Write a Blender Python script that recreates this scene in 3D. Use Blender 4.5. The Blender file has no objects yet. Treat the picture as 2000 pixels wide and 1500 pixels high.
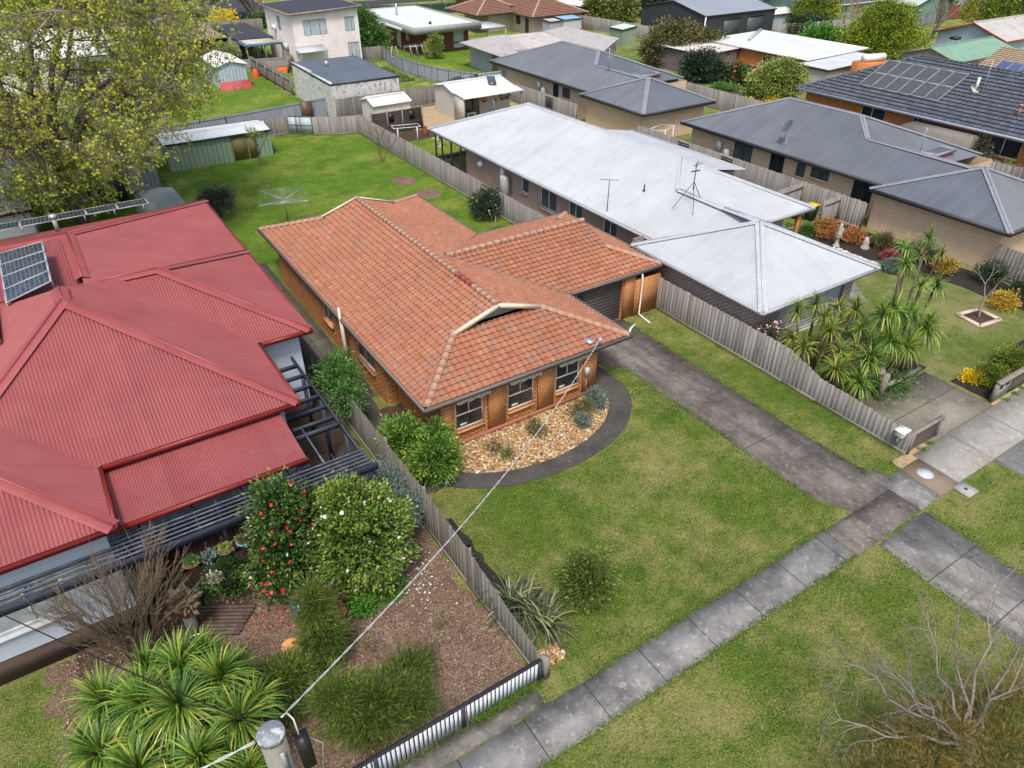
import bpy, math, random
import numpy as np
from mathutils import Vector
random.seed(7); RNG = np.random.default_rng(11)
SC = bpy.context.scene
# ---------------------------------------------------------------- camera, sky, sun, exposure
cam = bpy.data.cameras.new('camera'); co = bpy.data.objects.new('camera', cam); SC.collection.objects.link(co)
co.location = (0, 0, 17.0)
co.rotation_euler = (math.radians(90 - 34.62), 0, math.radians(-33.0))
cam.sensor_width = 36; cam.lens = 25.06; cam.clip_start = 0.1; cam.clip_end = 2000
SC.camera = co
SC.render.resolution_x = 1024; SC.render.resolution_y = 768
SUN_EL, SUN_AZ = 62.0, 215.0          # azimuth: degrees clockwise from +Y
w = bpy.data.worlds.new('World'); SC.world = w; w.use_nodes = True
nt = w.node_tree; bg = nt.nodes['Background']
sky = nt.nodes.new('ShaderNodeTexSky'); sky.sky_type = 'NISHITA'; sky.sun_disc = False
sky.altitude = 100; sky.sun_elevation = math.radians(SUN_EL); sky.sun_rotation = math.radians(SUN_AZ)
sky.air_density = 1.0; sky.dust_density = 4.0; sky.ozone_density = 0.6
nt.links.new(sky.outputs[0], bg.inputs[0]); bg.inputs[1].default_value = 0.10
sl = bpy.data.lights.new('sun', 'SUN'); sl.energy = 1.5; sl.angle = math.radians(12); sl.color = (1.0, 0.96, 0.9)
so = bpy.data.objects.new('sun', sl); SC.collection.objects.link(so)
a, e = math.radians(SUN_AZ), math.radians(SUN_EL)
so.rotation_euler = Vector((math.sin(a)*math.cos(e), math.cos(a)*math.cos(e), math.sin(e))).to_track_quat('Z', 'Y').to_euler()
SC.view_settings.view_transform = 'Standard'; SC.view_settings.look = 'None'
SC.view_settings.exposure = 1.06; SC.view_settings.gamma = 1.0
SC.render.engine = 'CYCLES'
SC.cycles.max_bounces = 5; SC.cycles.diffuse_bounces = 3; SC.cycles.transparent_max_bounces = 4

# ---------------------------------------------------------------- mesh helpers
ORG = {}
def V(*a): return np.array(a, float)
class MB:
    def __init__(s): s.v = []; s.f = []; s.r = []; s.n = 0; s.A = []
    def add(s, vs, fs, r=None):
        b = s.n; s.v.extend([tuple(map(float, p)) for p in vs]); s.n += len(vs)
        for i, f in enumerate(fs):
            s.f.append([b + k for k in f]); s.r.append(random.random() if r is None else (r[i] if hasattr(r, '__len__') else r))
        return s
    def quad(s, a, b, c, d, r=None): return s.add([a, b, c, d], [(0, 1, 2, 3)], r)
    def poly(s, ps, r=None): return s.add(ps, [tuple(range(len(ps)))], r)
    def box(s, x0, x1, y0, y1, z0, z1, r=None):
        r = random.random() if r is None else r
        v = [(x0,y0,z0),(x1,y0,z0),(x1,y1,z0),(x0,y1,z0),(x0,y0,z1),(x1,y0,z1),(x1,y1,z1),(x0,y1,z1)]
        return s.add(v, [(3,2,1,0),(4,5,6,7),(0,1,5,4),(1,2,6,5),(2,3,7,6),(3,0,4,7)], r)
    def bar(s, p, q, w, h=None, up=(0,0,1), r=None):
        h = w if h is None else h; r = random.random() if r is None else r
        p = V(*p); q = V(*q); d = q - p; L = np.linalg.norm(d)
        if L < 1e-6: return s
        d /= L; u = V(*up)
        if abs(d.dot(u)) > .99: u = V(0, 1, 0)
        a = np.cross(d, u); a /= np.linalg.norm(a); b = np.cross(a, d)
        a = a*w/2; b = b*h/2
        v = [p-a-b, p+a-b, p+a+b, p-a+b, q-a-b, q+a-b, q+a+b, q-a+b]
        return s.add(v, [(0,1,2,3),(7,6,5,4),(0,4,5,1),(1,5,6,2),(2,6,7,3),(3,7,4,0)], r)
    def tube(s, pts, r, n=6, cap=True, rv=None):
        pts = [V(*p) for p in pts]; m = len(pts); rr = r if hasattr(r, '__len__') else [r]*m
        vs = []; fs = []
        a = None
        for i, p in enumerate(pts):
            d = pts[min(i+1, m-1)] - pts[max(i-1, 0)]; d = d/(np.linalg.norm(d)+1e-9)
            if a is None:
                a = np.cross(d, V(0, 0, 1) if abs(d[2]) < .9 else V(1, 0, 0))
            a = a - d*a.dot(d); a /= (np.linalg.norm(a)+1e-9); b = np.cross(d, a)
            for k in range(n):
                t = 2*math.pi*k/n; vs.append(p + (a*math.cos(t) + b*math.sin(t))*rr[i])
        for i in range(m-1):
            for k in range(n):
                k2 = (k+1) % n; fs.append((i*n+k, i*n+k2, (i+1)*n+k2, (i+1)*n+k))
        if cap: fs.append(tuple(range(n))[::-1]); fs.append(tuple((m-1)*n+k for k in range(n)))
        return s.add(vs, fs, random.random() if rv is None else rv)
    def lathe(s, cx, cy, prof, n=16, r=None):
        vs = []; fs = []; m = len(prof)
        for (R, z) in prof:
            for k in range(n):
                t = 2*math.pi*k/n; vs.append((cx+R*math.cos(t), cy+R*math.sin(t), z))
        for i in range(m-1):
            for k in range(n):
                k2 = (k+1) % n; fs.append((i*n+k, i*n+k2, (i+1)*n+k2, (i+1)*n+k))
        fs.append(tuple(range(n))[::-1]); fs.append(tuple((m-1)*n+k for k in range(n)))
        return s.add(vs, fs, random.random() if r is None else r)
    def prism(s, poly, z0, z1, r=None):
        n = len(poly); vs = [(x, y, z0) for x, y in poly] + [(x, y, z1) for x, y in poly]
        fs = [tuple(range(n))[::-1], tuple(range(n, 2*n))] + [(i, (i+1) % n, n+(i+1) % n, n+i) for i in range(n)]
        return s.add(vs, fs, random.random() if r is None else r)
    def arr(s, vs, k, rnd):           # numpy block: vs (N*k,3), faces of k verts each
        s.A.append((np.asarray(vs, np.float32), k, np.asarray(rnd, np.float32))); return s
    def build(s, name, mat, parent=None, smooth=False, loc=None, mat2=None):
        me = bpy.data.meshes.new(name)
        vs = [np.array(s.v, np.float32).reshape(-1, 3)] + [a[0] for a in s.A]
        allv = np.concatenate(vs) if vs else np.zeros((0, 3))
        loops = [np.array([i for f in s.f for i in f], np.int32)]
        tot = [np.array([len(f) for f in s.f], np.int32)]; rn = [np.array(s.r, np.float32)]
        off = s.n
        for (av, k, r) in s.A:
            n = len(av)//k; loops.append(np.arange(off, off+n*k, dtype=np.int32)); tot.append(np.full(n, k, np.int32)); rn.append(r); off += n*k
        loops = np.concatenate(loops); tot = np.concatenate(tot); rn = np.concatenate(rn)
        if parent is None:
            if loc is None:
                mn = allv.min(0); mx = allv.max(0); loc = ((mn[0]+mx[0])/2, (mn[1]+mx[1])/2, mn[2])
            o3 = np.array(loc, np.float32)
        else: o3 = np.array(ORG[parent.name], np.float32)
        allv = allv - o3
        me.vertices.add(len(allv)); me.vertices.foreach_set('co', allv.astype(np.float32).ravel())
        me.loops.add(len(loops)); me.loops.foreach_set('vertex_index', loops)
        me.polygons.add(len(tot)); me.polygons.foreach_set('loop_start', np.concatenate([[0], np.cumsum(tot)[:-1]]).astype(np.int32))
        me.polygons.foreach_set('loop_total', tot)
        if smooth: me.polygons.foreach_set('use_smooth', np.ones(len(tot), bool))
        at = me.attributes.new('rnd', 'FLOAT', 'FACE'); at.data.foreach_set('value', rn)
        me.update(calc_edges=True); me.validate()
        me.materials.append(mat)
        if mat2:
            me.materials.append(mat2); mi = np.zeros(len(tot), np.int32); mi[:len(s.f)] = 1; me.polygons.foreach_set('material_index', mi)
        o = bpy.data.objects.new(name, me); SC.collection.objects.link(o)
        if parent is None: o.location = tuple(float(x) for x in o3)
        else: o.parent = parent
        ORG[o.name] = tuple(float(x) for x in o3)
        return o
def tag(o, label=None, cat=None, group=None, kind=None):
    if label: o['label'] = label
    if cat: o['category'] = cat
    if group: o['group'] = group
    if kind: o['kind'] = kind
    return o
def thing(name, label, cat, loc, group=None):
    o = bpy.data.objects.new(name, None); o.empty_display_size = .3; SC.collection.objects.link(o)
    o.location = loc; ORG[o.name] = loc; return tag(o, label, cat, group)
def struct(mb, name, mat, loc=(0, 0, 0)): return tag(mb.build(name, mat, loc=loc), kind='structure')
def solo(mb, name, mat, label, cat, group=None, smooth=False): return tag(mb.build(name, mat, smooth=smooth), label, cat, group)
def copy_tree(o, parent=None):
    c = o.copy(); SC.collection.objects.link(c)
    if parent: c.parent = parent
    for ch in o.children: copy_tree(ch, c)
    return c

# ---------------------------------------------------------------- materials
class NB:
    def __init__(s, name):
        s.m = bpy.data.materials.new(name); s.m.use_nodes = True; s.t = s.m.node_tree
        s.b = s.t.nodes['Principled BSDF']; s.pos = s.t.nodes.new('ShaderNodeNewGeometry')
        s.b.inputs['Specular IOR Level'].default_value = .3
    def n(s, typ, **kw):
        nd = s.t.nodes.new('ShaderNode'+typ)
        for k, v in kw.items(): setattr(nd, k, v)
        return nd
    def L(s, a, b): s.t.links.new(a, b)
    def val(s, sock, v):
        if isinstance(v, (int, float)): sock.default_value = v
        else: s.L(v, sock)
    def math(s, op, a, b=0.0, clamp=False):
        nd = s.n('Math', operation=op, use_clamp=clamp); s.val(nd.inputs[0], a); s.val(nd.inputs[1], b); return nd.outputs[0]
    def noise(s, scale, detail=3, rough=.6, vec=None, stretch=None, lo=.3, hi=.7):
        nd = s.n('TexNoise'); nd.inputs['Scale'].default_value = scale; nd.inputs['Detail'].default_value = detail; nd.inputs['Roughness'].default_value = rough
        v = s.pos.outputs['Position'] if vec is None else vec
        if stretch:
            mp = s.n('Mapping'); s.L(v, mp.inputs[0]); mp.inputs['Scale'].default_value = stretch; v = mp.outputs[0]
        s.L(v, nd.inputs['Vector'])
        mr = s.n('MapRange'); mr.inputs[1].default_value = lo; mr.inputs[2].default_value = hi; s.L(nd.outputs[0], mr.inputs[0])
        return mr.outputs[0]
    def ramp(s, fac, cols):
        r = s.n('ValToRGB'); el = r.color_ramp.elements
        while len(el) < len(cols): el.new(.5)
        for i, c in enumerate(cols):
            p, c = c if len(c) == 2 else (i/(len(cols)-1), c)
            el[i].position = p; el[i].color = (*c, 1)
        s.L(fac, r.inputs[0]); return r.outputs[0]
    def mix(s, fac, a, b, mode='MIX'):
        nd = s.n('Mix', data_type='RGBA', blend_type=mode); s.val(nd.inputs[0], fac)
        for k, c in ((6, a), (7, b)):
            if isinstance(c, tuple): nd.inputs[k].default_value = (*c, 1)
            else: s.L(c, nd.inputs[k])
        return nd.outputs[2]
    def col(s, c):
        if isinstance(c, tuple): s.b.inputs['Base Color'].default_value = (*c, 1)
        else: s.L(c, s.b.inputs['Base Color'])
    def bump(s, h, strength=.4, dist=.02):
        bm = s.n('Bump'); bm.inputs['Strength'].default_value = strength; bm.inputs['Distance'].default_value = dist
        s.L(h, bm.inputs['Height']); s.L(bm.outputs[0], s.b.inputs['Normal'])
    def rnd(s):
        a = s.n('Attribute'); a.attribute_name = 'rnd'; return a.outputs['Fac']
def M(name, cols, scale=4, fine=40, fw=.35, att=0.0, rough=.75, bump=0, bd=.01, metal=0, spec=.3, stretch=None, dirt=None, emit=0):
    b = NB(name); n1 = b.noise(scale, 4, stretch=stretch)
    f = n1
    if fw: f = b.math('ADD', b.math('MULTIPLY', n1, 1-fw), b.math('MULTIPLY', b.noise(fine, 2), fw))
    if att: f = b.math('ADD', b.math('MULTIPLY', f, 1-att), b.math('MULTIPLY', b.rnd(), att))
    c = b.ramp(f, cols)
    if dirt:
        dc, ds, lo, hi = dirt
        c = b.mix(b.noise(ds, 5, .65, lo=lo, hi=hi), c, dc)
    b.col(c); b.b.inputs['Roughness'].default_value = rough; b.b.inputs['Metallic'].default_value = metal
    b.b.inputs['Specular IOR Level'].default_value = spec
    if bump: b.bump(b.noise(fine, 3, lo=0, hi=1), bump, bd)
    return b.m
def brick(name, c1, c2, mortar, rough=.85, bw=.24, rh=.086, ms=.011, dirt=None, bias=0):
    b = NB(name)
    sp = b.n('SeparateXYZ'); b.L(b.pos.outputs['Position'], sp.inputs[0]); sn = b.n('SeparateXYZ'); b.L(b.pos.outputs['Normal'], sn.inputs[0])
    ax = b.math('ABSOLUTE', sn.outputs[0]); ay = b.math('ABSOLUTE', sn.outputs[1])
    u = b.math('ADD', b.math('MULTIPLY', sp.outputs[0], ay), b.math('MULTIPLY', sp.outputs[1], ax))
    cb = b.n('CombineXYZ'); b.L(u, cb.inputs[0]); b.L(sp.outputs[2], cb.inputs[1])
    t = b.n('TexBrick'); b.L(cb.outputs[0], t.inputs['Vector'])
    t.inputs['Scale'].default_value = 1; t.inputs['Brick Width'].default_value = bw; t.inputs['Row Height'].default_value = rh
    t.inputs['Mortar Size'].default_value = ms; t.inputs['Mortar Smooth'].default_value = .1; t.inputs['Bias'].default_value = bias
    t.inputs['Color1'].default_value = (*c1, 1); t.inputs['Color2'].default_value = (*c2, 1); t.inputs['Mortar'].default_value = (*mortar, 1)
    c = b.mix(b.math('MULTIPLY', b.noise(1.2, 4), .2), t.outputs[0], tuple(x*.6 for x in c2))
    c = b.mix(b.math('MULTIPLY', b.noise(30, 2), .3), c, tuple(min(1, x*1.3) for x in c1))
    if dirt: c = b.mix(b.noise(dirt[1], 5, .7, lo=dirt[2], hi=dirt[3], stretch=(1, 1, .5)), c, dirt[0])
    b.col(c); b.b.inputs['Roughness'].default_value = rough
    b.bump(b.math('SUBTRACT', 1.0, t.outputs['Fac']), .6, .008)
    return b.m
def boards(name, c1, c2, pitch=.15, rough=.6):     # weatherboards: lines run along the wall
    b = NB(name); sp = b.n('SeparateXYZ'); b.L(b.pos.outputs['Position'], sp.inputs[0])
    fr = b.math('FRACT', b.math('DIVIDE', sp.outputs[2], pitch))
    c = b.mix(b.math('MULTIPLY', b.noise(.9, 4), 1.0), c1, c2)
    b.col(c); b.b.inputs['Roughness'].default_value = rough; b.bump(b.math('SUBTRACT', 1.0, fr), .9, .02)
    return b.m
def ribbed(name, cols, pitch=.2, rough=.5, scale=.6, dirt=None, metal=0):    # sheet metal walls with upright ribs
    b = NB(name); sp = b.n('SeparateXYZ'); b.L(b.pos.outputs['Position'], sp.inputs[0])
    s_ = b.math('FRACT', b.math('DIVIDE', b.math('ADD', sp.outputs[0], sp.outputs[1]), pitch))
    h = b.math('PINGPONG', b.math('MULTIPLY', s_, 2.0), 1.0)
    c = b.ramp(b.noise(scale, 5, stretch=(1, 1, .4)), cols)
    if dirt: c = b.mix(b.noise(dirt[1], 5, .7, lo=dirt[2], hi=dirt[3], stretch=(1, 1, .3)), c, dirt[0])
    c = b.mix(b.math('LESS_THAN', s_, .13), c, tuple(x*.45 for x in cols[0]))  # groove shade of the ribs, painted in as dark lines
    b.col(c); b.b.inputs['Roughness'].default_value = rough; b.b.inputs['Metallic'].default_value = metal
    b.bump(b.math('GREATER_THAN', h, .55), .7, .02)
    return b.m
def grass(name, g1, g2, straw, amt_lo, amt_hi, dark=(.015, .04, .008)):
    b = NB(name)
    big = b.noise(.24, 6, .72, lo=.38, hi=.62); mid = b.noise(.9, 5, .75, lo=.36, hi=.64); clump = b.noise(4.5, 4, .8, lo=.36, hi=.64); fine = b.noise(14, 4, .75, lo=.32, hi=.68); ff = b.noise(42, 3, .7, lo=.32, hi=.68)
    c = b.mix(b.math('ADD', b.math('MULTIPLY', mid, .5), b.math('MULTIPLY', clump, .5)), g1, g2)
    c = b.mix(b.math('MULTIPLY', b.noise(.5, 6, .8, lo=.49, hi=.57), .75), c, (g1[0]*.8, g1[1]*1.1, g1[2]*.8))
    st = b.math('ADD', b.math('MULTIPLY', big, .44), b.math('ADD', b.math('MULTIPLY', b.noise(1.4, 5, .75, lo=.36, hi=.64), .25), b.math('MULTIPLY', fine, .31)))
    mr = b.n('MapRange'); mr.inputs[1].default_value = amt_lo; mr.inputs[2].default_value = amt_hi; b.L(st, mr.inputs[0])
    c = b.mix(mr.outputs[0], c, straw)
    dk = b.math('SUBTRACT', 1.0, b.math('ADD', b.math('MULTIPLY', fine, .45), b.math('MULTIPLY', ff, .55)))
    mr2 = b.n('MapRange'); mr2.inputs[1].default_value = .45; mr2.inputs[2].default_value = .98; b.L(dk, mr2.inputs[0])
    c = b.mix(mr2.outputs[0], c, dark)
    c = b.mix(b.math('MULTIPLY', b.noise(24, 3, .7, lo=.50, hi=.68), .7), c, tuple(min(1, x*1.35) for x in straw))
    c = b.mix(b.math('MULTIPLY', b.noise(1.1, 6, .85, lo=.66, hi=.72), .6), c, (.10, .075, .05))
    b.col(c); b.b.inputs['Roughness'].default_value = .9; b.b.inputs['Specular IOR Level'].default_value = .1
    b.bump(b.math('ADD', fine, ff), .9, .06)
    return b.m
def leafm(name, cols, rough=.5, spec=.35, trans=.0):
    b = NB(name); b.col(b.ramp(b.rnd(), cols)); b.b.inputs['Roughness'].default_value = rough
    b.b.inputs['Specular IOR Level'].default_value = spec
    if trans:
        tr = b.n('BsdfTranslucent'); b.L(b.b.inputs['Base Color'].links[0].from_socket, tr.inputs[0])
        mx = b.n('MixShader'); mx.inputs[0].default_value = trans; out = b.t.nodes['Material Output']
        b.L(b.b.outputs[0], mx.inputs[1]); b.L(tr.outputs[0], mx.inputs[2]); b.L(mx.outputs[0], out.inputs[0])
    return b.m
def concrete(name, c1, c2, stain, jp=None, jo=0, ax=0, lo=.45, hi=.75, streak=None):
    b = NB(name)
    c = b.mix(b.noise(1.0, 6, .7), c1, c2)
    c = b.mix(b.noise(.7, 5, .7, lo=lo, hi=hi), c, stain)
    if streak: c = b.mix(b.math('MULTIPLY', b.noise(2.2, 4, .65, stretch=streak, lo=.45, hi=.62), .6), c, tuple(x*.9 for x in stain)); c = b.mix(b.noise(1.7, 3, .6, lo=.66, hi=.74), c, tuple(x*.5 for x in stain))
    c = b.mix(b.math('MULTIPLY', b.noise(70, 2, lo=.35, hi=.65), .3), c, tuple(x*.6 for x in c1))
    c = b.mix(b.math('MULTIPLY', b.noise(3.0, 6, .9, lo=.495, hi=.505), .0), c, stain)
    c = b.mix(b.math('MULTIPLY', b.noise(5, 4, .8, lo=.56, hi=.7), .6), c, tuple(min(1, x*1.7) for x in c1))
    if jp:
        sp = b.n('SeparateXYZ'); b.L(b.pos.outputs['Position'], sp.inputs[0])
        for (p, o_, k) in jp:
            fr = b.math('FRACT', b.math('DIVIDE', b.math('SUBTRACT', sp.outputs[k], o_), p))
            ln = b.math('LESS_THAN', fr, .028/p); c = b.mix(ln, c, (.035, .035, .03))
    b.col(c); b.b.inputs['Roughness'].default_value = .9; b.bump(b.noise(60, 3), .3, .006)
    return b.m
G_ = {}
def simple(name, c, rough=.5, metal=0, spec=.4, var=.15):
    if name not in G_:
        G_[name] = M(name, [tuple(x*(1-var) for x in c), tuple(min(1, x*(1+var)) for x in c)], 3, 30, .3, rough=rough, metal=metal, spec=spec)
    return G_[name]
m_lawn = grass('lawn_grass', (.06, .165, .010), (.18, .33, .021), (.54, .48, .18), .36, .84)
m_lawn2 = grass('back_lawn_grass', (.06, .175, .009), (.175, .36, .020), (.42, .45, .10), .44, .94)
m_lawn3 = grass('worn_lawn_grass', (.085, .17, .015), (.20, .30, .035), (.44, .41, .17), .34, .78)
m_mulch = M('bark_mulch', [(.03, .02, .013), (.15, .098, .066), (.32, .235, .175)], 1.5, 28, .75, rough=.95, bump=.9, bd=.03)
m_blackm = M('black_mulch', [(.006, .006, .006), (.022, .019, .017), (.07, .05, .04)], 1.5, 30, .8, rough=.9, bump=.9, bd=.03)
m_soil = M('soil', [(.03, .02, .013), (.09, .06, .04)], 2, 25, .6, rough=.95, bump=.8, bd=.03)
m_sand = M('sandy_gravel', [(.28, .20, .11), (.42, .32, .19)], 1.2, 40, .5, rough=.95, bump=.5, bd=.01)
m_path = concrete('footpath_concrete', (.28, .275, .265), (.19, .185, .18), (.085, .082, .08), jp=[(1.87, 9.33, 0)], lo=.42, hi=.66)
m_path2 = concrete('new_concrete', (.33, .32, .29), (.26, .25, .23), (.17, .155, .13), jp=[(2.45, 25.45, 0)])
m_drive = concrete('old_driveway_concrete', (.20, .18, .16), (.135, .115, .10), (.062, .05, .044), jp=[(7.3, 5.07, 1)], lo=.42, hi=.66, streak=(1, .12, 1))
m_cross = concrete('crossover_concrete', (.27, .26, .245), (.21, .20, .185), (.085, .078, .07), jp=[(1.9, 3.2, 1)], streak=(1, .2, 1))
m_dpath = concrete('dark_path_concrete', (.085, .078, .068), (.055, .05, .045), (.028, .026, .026))
m_spath = concrete('side_path_concrete', (.15, .145, .12), (.10, .10, .08), (.045, .045, .035), jp=[(.62, 0, 1), (.62, .1, 0)])
m_ndrive = concrete('neighbour_driveway_concrete', (.24, .225, .18), (.17, .155, .12), (.085, .075, .06), jp=[(1.55, 8.8, 1)])
m_asph = M('asphalt', [(.025, .026, .028), (.06, .06, .062)], 2, 60, .6, rough=.9, bump=.4, bd=.01)
m_brick = brick('orange_brick', (.80, .365, .13), (.46, .15, .042), (.085, .045, .026), ms=.027, bw=.29, rh=.103)
m_brickr = brick('red_brick', (.19, .055, .036), (.12, .035, .026), (.16, .10, .08))
m_brickb = brick('brown_brick', (.20, .118, .088), (.10, .056, .044), (.62, .56, .50), ms=.022, bw=.27, rh=.10)
m_brickt = brick('tan_brick', (.70, .52, .355), (.58, .42, .28), (.40, .30, .20), ms=.014, bw=.29, rh=.10)
m_bricko = brick('burnt_orange_brick', (.56, .21, .06), (.42, .14, .04), (.20, .09, .04), ms=.012)
m_brickc = brick('cream_brick', (.52, .44, .33), (.46, .38, .28), (.48, .43, .34), ms=.009)
m_besser = brick('painted_block', (.62, .62, .60), (.56, .56, .54), (.42, .42, .40), bw=.4, rh=.2, ms=.012, dirt=((.22, .19, .17), 3.5, .50, .66))
m_tile = None
def tilem(name, cols, dirt=None, rough=.8):
    b = NB(name); f = b.math('ADD', b.math('MULTIPLY', b.rnd(), .24), b.math('MULTIPLY', b.noise(5, 4, .65, lo=.2, hi=.8), .76))
    c = b.ramp(f, cols)
    c = b.mix(b.math('MULTIPLY', b.noise(.5, 4), .3), c, cols[0] if len(cols[0]) == 3 else cols[0][1])
    if dirt: c = b.mix(b.noise(dirt[1], 6, .75, lo=dirt[2], hi=dirt[3]), c, dirt[0])
    b.col(c); b.b.inputs['Roughness'].default_value = rough; b.bump(b.noise(60, 3), .25, .006); return b.m
m_tile = tilem('terracotta_tile', [(.0, (.17, .068, .040)), (.3, (.29, .115, .062)), (.65, (.375, .160, .090)), (1.0, (.48, .25, .155))], dirt=((.22, .165, .135), 1.7, .50, .76))
m_tileg = tilem('grey_weathered_tile', [(.20, .20, .21), (.36, .33, .33)])
m_cap = tilem('ridge_cap_tile', [(.32, .15, .10), (.42, .24, .16), (.46, .32, .22)], dirt=((.20, .16, .13), 5, .48, .70))
m_capred = M('new_red_cap', [(.26, .055, .04), (.32, .07, .05)], 5, rough=.35)
m_tiled = tilem('dark_grey_tile', [(.035, .042, .058), (.08, .09, .11), (.20, .205, .21)], dirt=((.24, .23, .15), 2.2, .60, .80), rough=.6)
m_tileb = tilem('brown_tile', [(.15, .075, .05), (.25, .125, .085), (.34, .20, .14)], dirt=((.20, .17, .11), 2.5, .55, .75))
m_redr = M('red_roof_sheet', [(.21, .050, .050), (.31, .085, .082)], .5, 20, .2, att=.32, rough=.5, spec=.4, dirt=((.29, .095, .085), .8, .5, .95))
m_redcap = M('red_roof_cap', [(.245, .052, .051), (.305, .074, .071)], 1, 20, .2, rough=.42, spec=.5)
m_redgut = simple('dark_red_gutter', (.17, .018, .014), .4)
m_whiter = M('white_roof_sheet', [(.29, .31, .335), (.41, .43, .45)], .35, 25, .2, att=.30, rough=.5, spec=.4, dirt=((.26, .28, .31), 1.3, .52, .95))
m_greyr = M('grey_roof_sheet', [(.060, .073, .092), (.118, .136, .160)], .35, 25, .2, att=.4, rough=.45, spec=.5)
m_dgrey = simple('charcoal_trim', (.035, .037, .04), .5)
m_galv = M('galvanised_sheet', [(.36, .38, .40), (.50, .51, .52)], .8, 20, .3, rough=.5, dirt=((.33, .25, .20), 1.2, .60, .85))
m_creamr = M('cream_roof_sheet', [(.54, .535, .50), (.60, .595, .56)], .5, 25, .2, rough=.5)
m_rusty = M('rusty_sheet', [(.30, .28, .27), (.46, .44, .42)], 1.1, 12, .4, rough=.7, dirt=((.26, .12, .08), 1.0, .60, .70))
m_greenr = M('green_painted_sheet', [(.12, .24, .17), (.20, .33, .25)], 1.0, 14, .35, rough=.6, dirt=((.28, .20, .17), 1.3, .60, .75))
m_paling = M('weathered_paling', [(.13, .12, .105), (.215, .205, .185), (.31, .30, .28)], 2.5, 30, .25, att=.5, rough=.9, stretch=(1, 1, .2))
m_palingd = M('dark_paling', [(.085, .078, .065), (.15, .14, .12), (.22, .205, .18)], 2.5, 30, .25, att=.5, rough=.9, stretch=(1, 1, .2))
m_post = M('weathered_timber', [(.16, .135, .11), (.27, .24, .20)], 5, 30, .4, rough=.9)
m_cream = simple('cream_paint', (.60, .53, .40), .5)
m_fascia = simple('grey_brown_gutter', (.12, .105, .092), .5)
m_frame = simple('pale_window_frame', (.55, .50, .45), .5)
m_white = simple('white_paint', (.72, .72, .70), .45)
m_glass = NB('window_glass'); m_glass.col(m_glass.ramp(m_glass.noise(1.3, 3), [(.010, .012, .014), (.04, .045, .05)])); m_glass.b.inputs['Roughness'].default_value = .06; m_glass.b.inputs['Specular IOR Level'].default_value = .7; m_glass = m_glass.m
m_curt = simple('curtained_glass', (.42, .47, .50), .15, spec=.7, var=.25)
m_gpane = simple('greenish_glass', (.07, .10, .11), .1, spec=.7, var=.4)
m_roller = simple('dark_roller_door', (.085, .075, .070), .5)
m_wb = boards('pale_blue_weatherboard', (.40, .46, .52), (.46, .52, .58))
m_wbw = boards('white_weatherboard', (.80, .75, .71), (.68, .61, .57), .26)
m_wbg = boards('green_weatherboard', (.17, .28, .23), (.20, .32, .26), .2)
m_skirt = M('old_base_boards', [(.07, .045, .035), (.15, .105, .08)], 2, 25, .4, rough=.9, stretch=(.3, 1, 6))
m_navy = simple('navy_painted_timber', (.035, .045, .065), .6, var=.3)
m_batten = M('weathered_navy_batten', [(.05, .065, .095), (.11, .13, .17), (.30, .28, .25)], 2.2, 22, .3, rough=.7)
m_bark = M('bark', [(.06, .045, .035), (.16, .13, .105)], 4, 25, .5, rough=.95, bump=.6)
m_twig = M('grey_twig', [(.17, .14, .125), (.30, .26, .235)], 3, 20, .3, att=.3, rough=.9)
m_twigb = M('brown_twig', [(.13, .095, .06), (.27, .21, .14)], 3, 20, .3, att=.3, rough=.9)
m_black = simple('black_plastic', (.012, .012, .013), .45)
m_steel = simple('galvanised_steel', (.40, .41, .42), .4, metal=.5)
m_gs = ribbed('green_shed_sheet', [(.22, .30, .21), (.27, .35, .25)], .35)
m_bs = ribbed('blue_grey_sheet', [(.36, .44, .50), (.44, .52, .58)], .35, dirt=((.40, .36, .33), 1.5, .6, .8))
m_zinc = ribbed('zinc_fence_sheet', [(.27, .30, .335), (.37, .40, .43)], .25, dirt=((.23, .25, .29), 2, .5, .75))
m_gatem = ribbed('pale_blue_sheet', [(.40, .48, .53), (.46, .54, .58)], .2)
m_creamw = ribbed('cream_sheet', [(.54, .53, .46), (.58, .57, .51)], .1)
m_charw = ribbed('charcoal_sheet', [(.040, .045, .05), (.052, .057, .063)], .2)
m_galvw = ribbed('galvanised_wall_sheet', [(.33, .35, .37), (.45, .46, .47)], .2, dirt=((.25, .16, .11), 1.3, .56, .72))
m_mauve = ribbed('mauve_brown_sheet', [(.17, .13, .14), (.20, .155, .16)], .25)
m_terra = simple('terracotta_pot', (.42, .16, .085), .8)
m_blue = simple('blue_plastic', (.05, .22, .50), .4)
m_orange = simple('orange_cloth', (.75, .10, .02), .7)
m_red = simple('red_paint', (.50, .03, .025), .5)
m_bluep = simple('blue_paint', (.06, .16, .30), .6)
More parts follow.
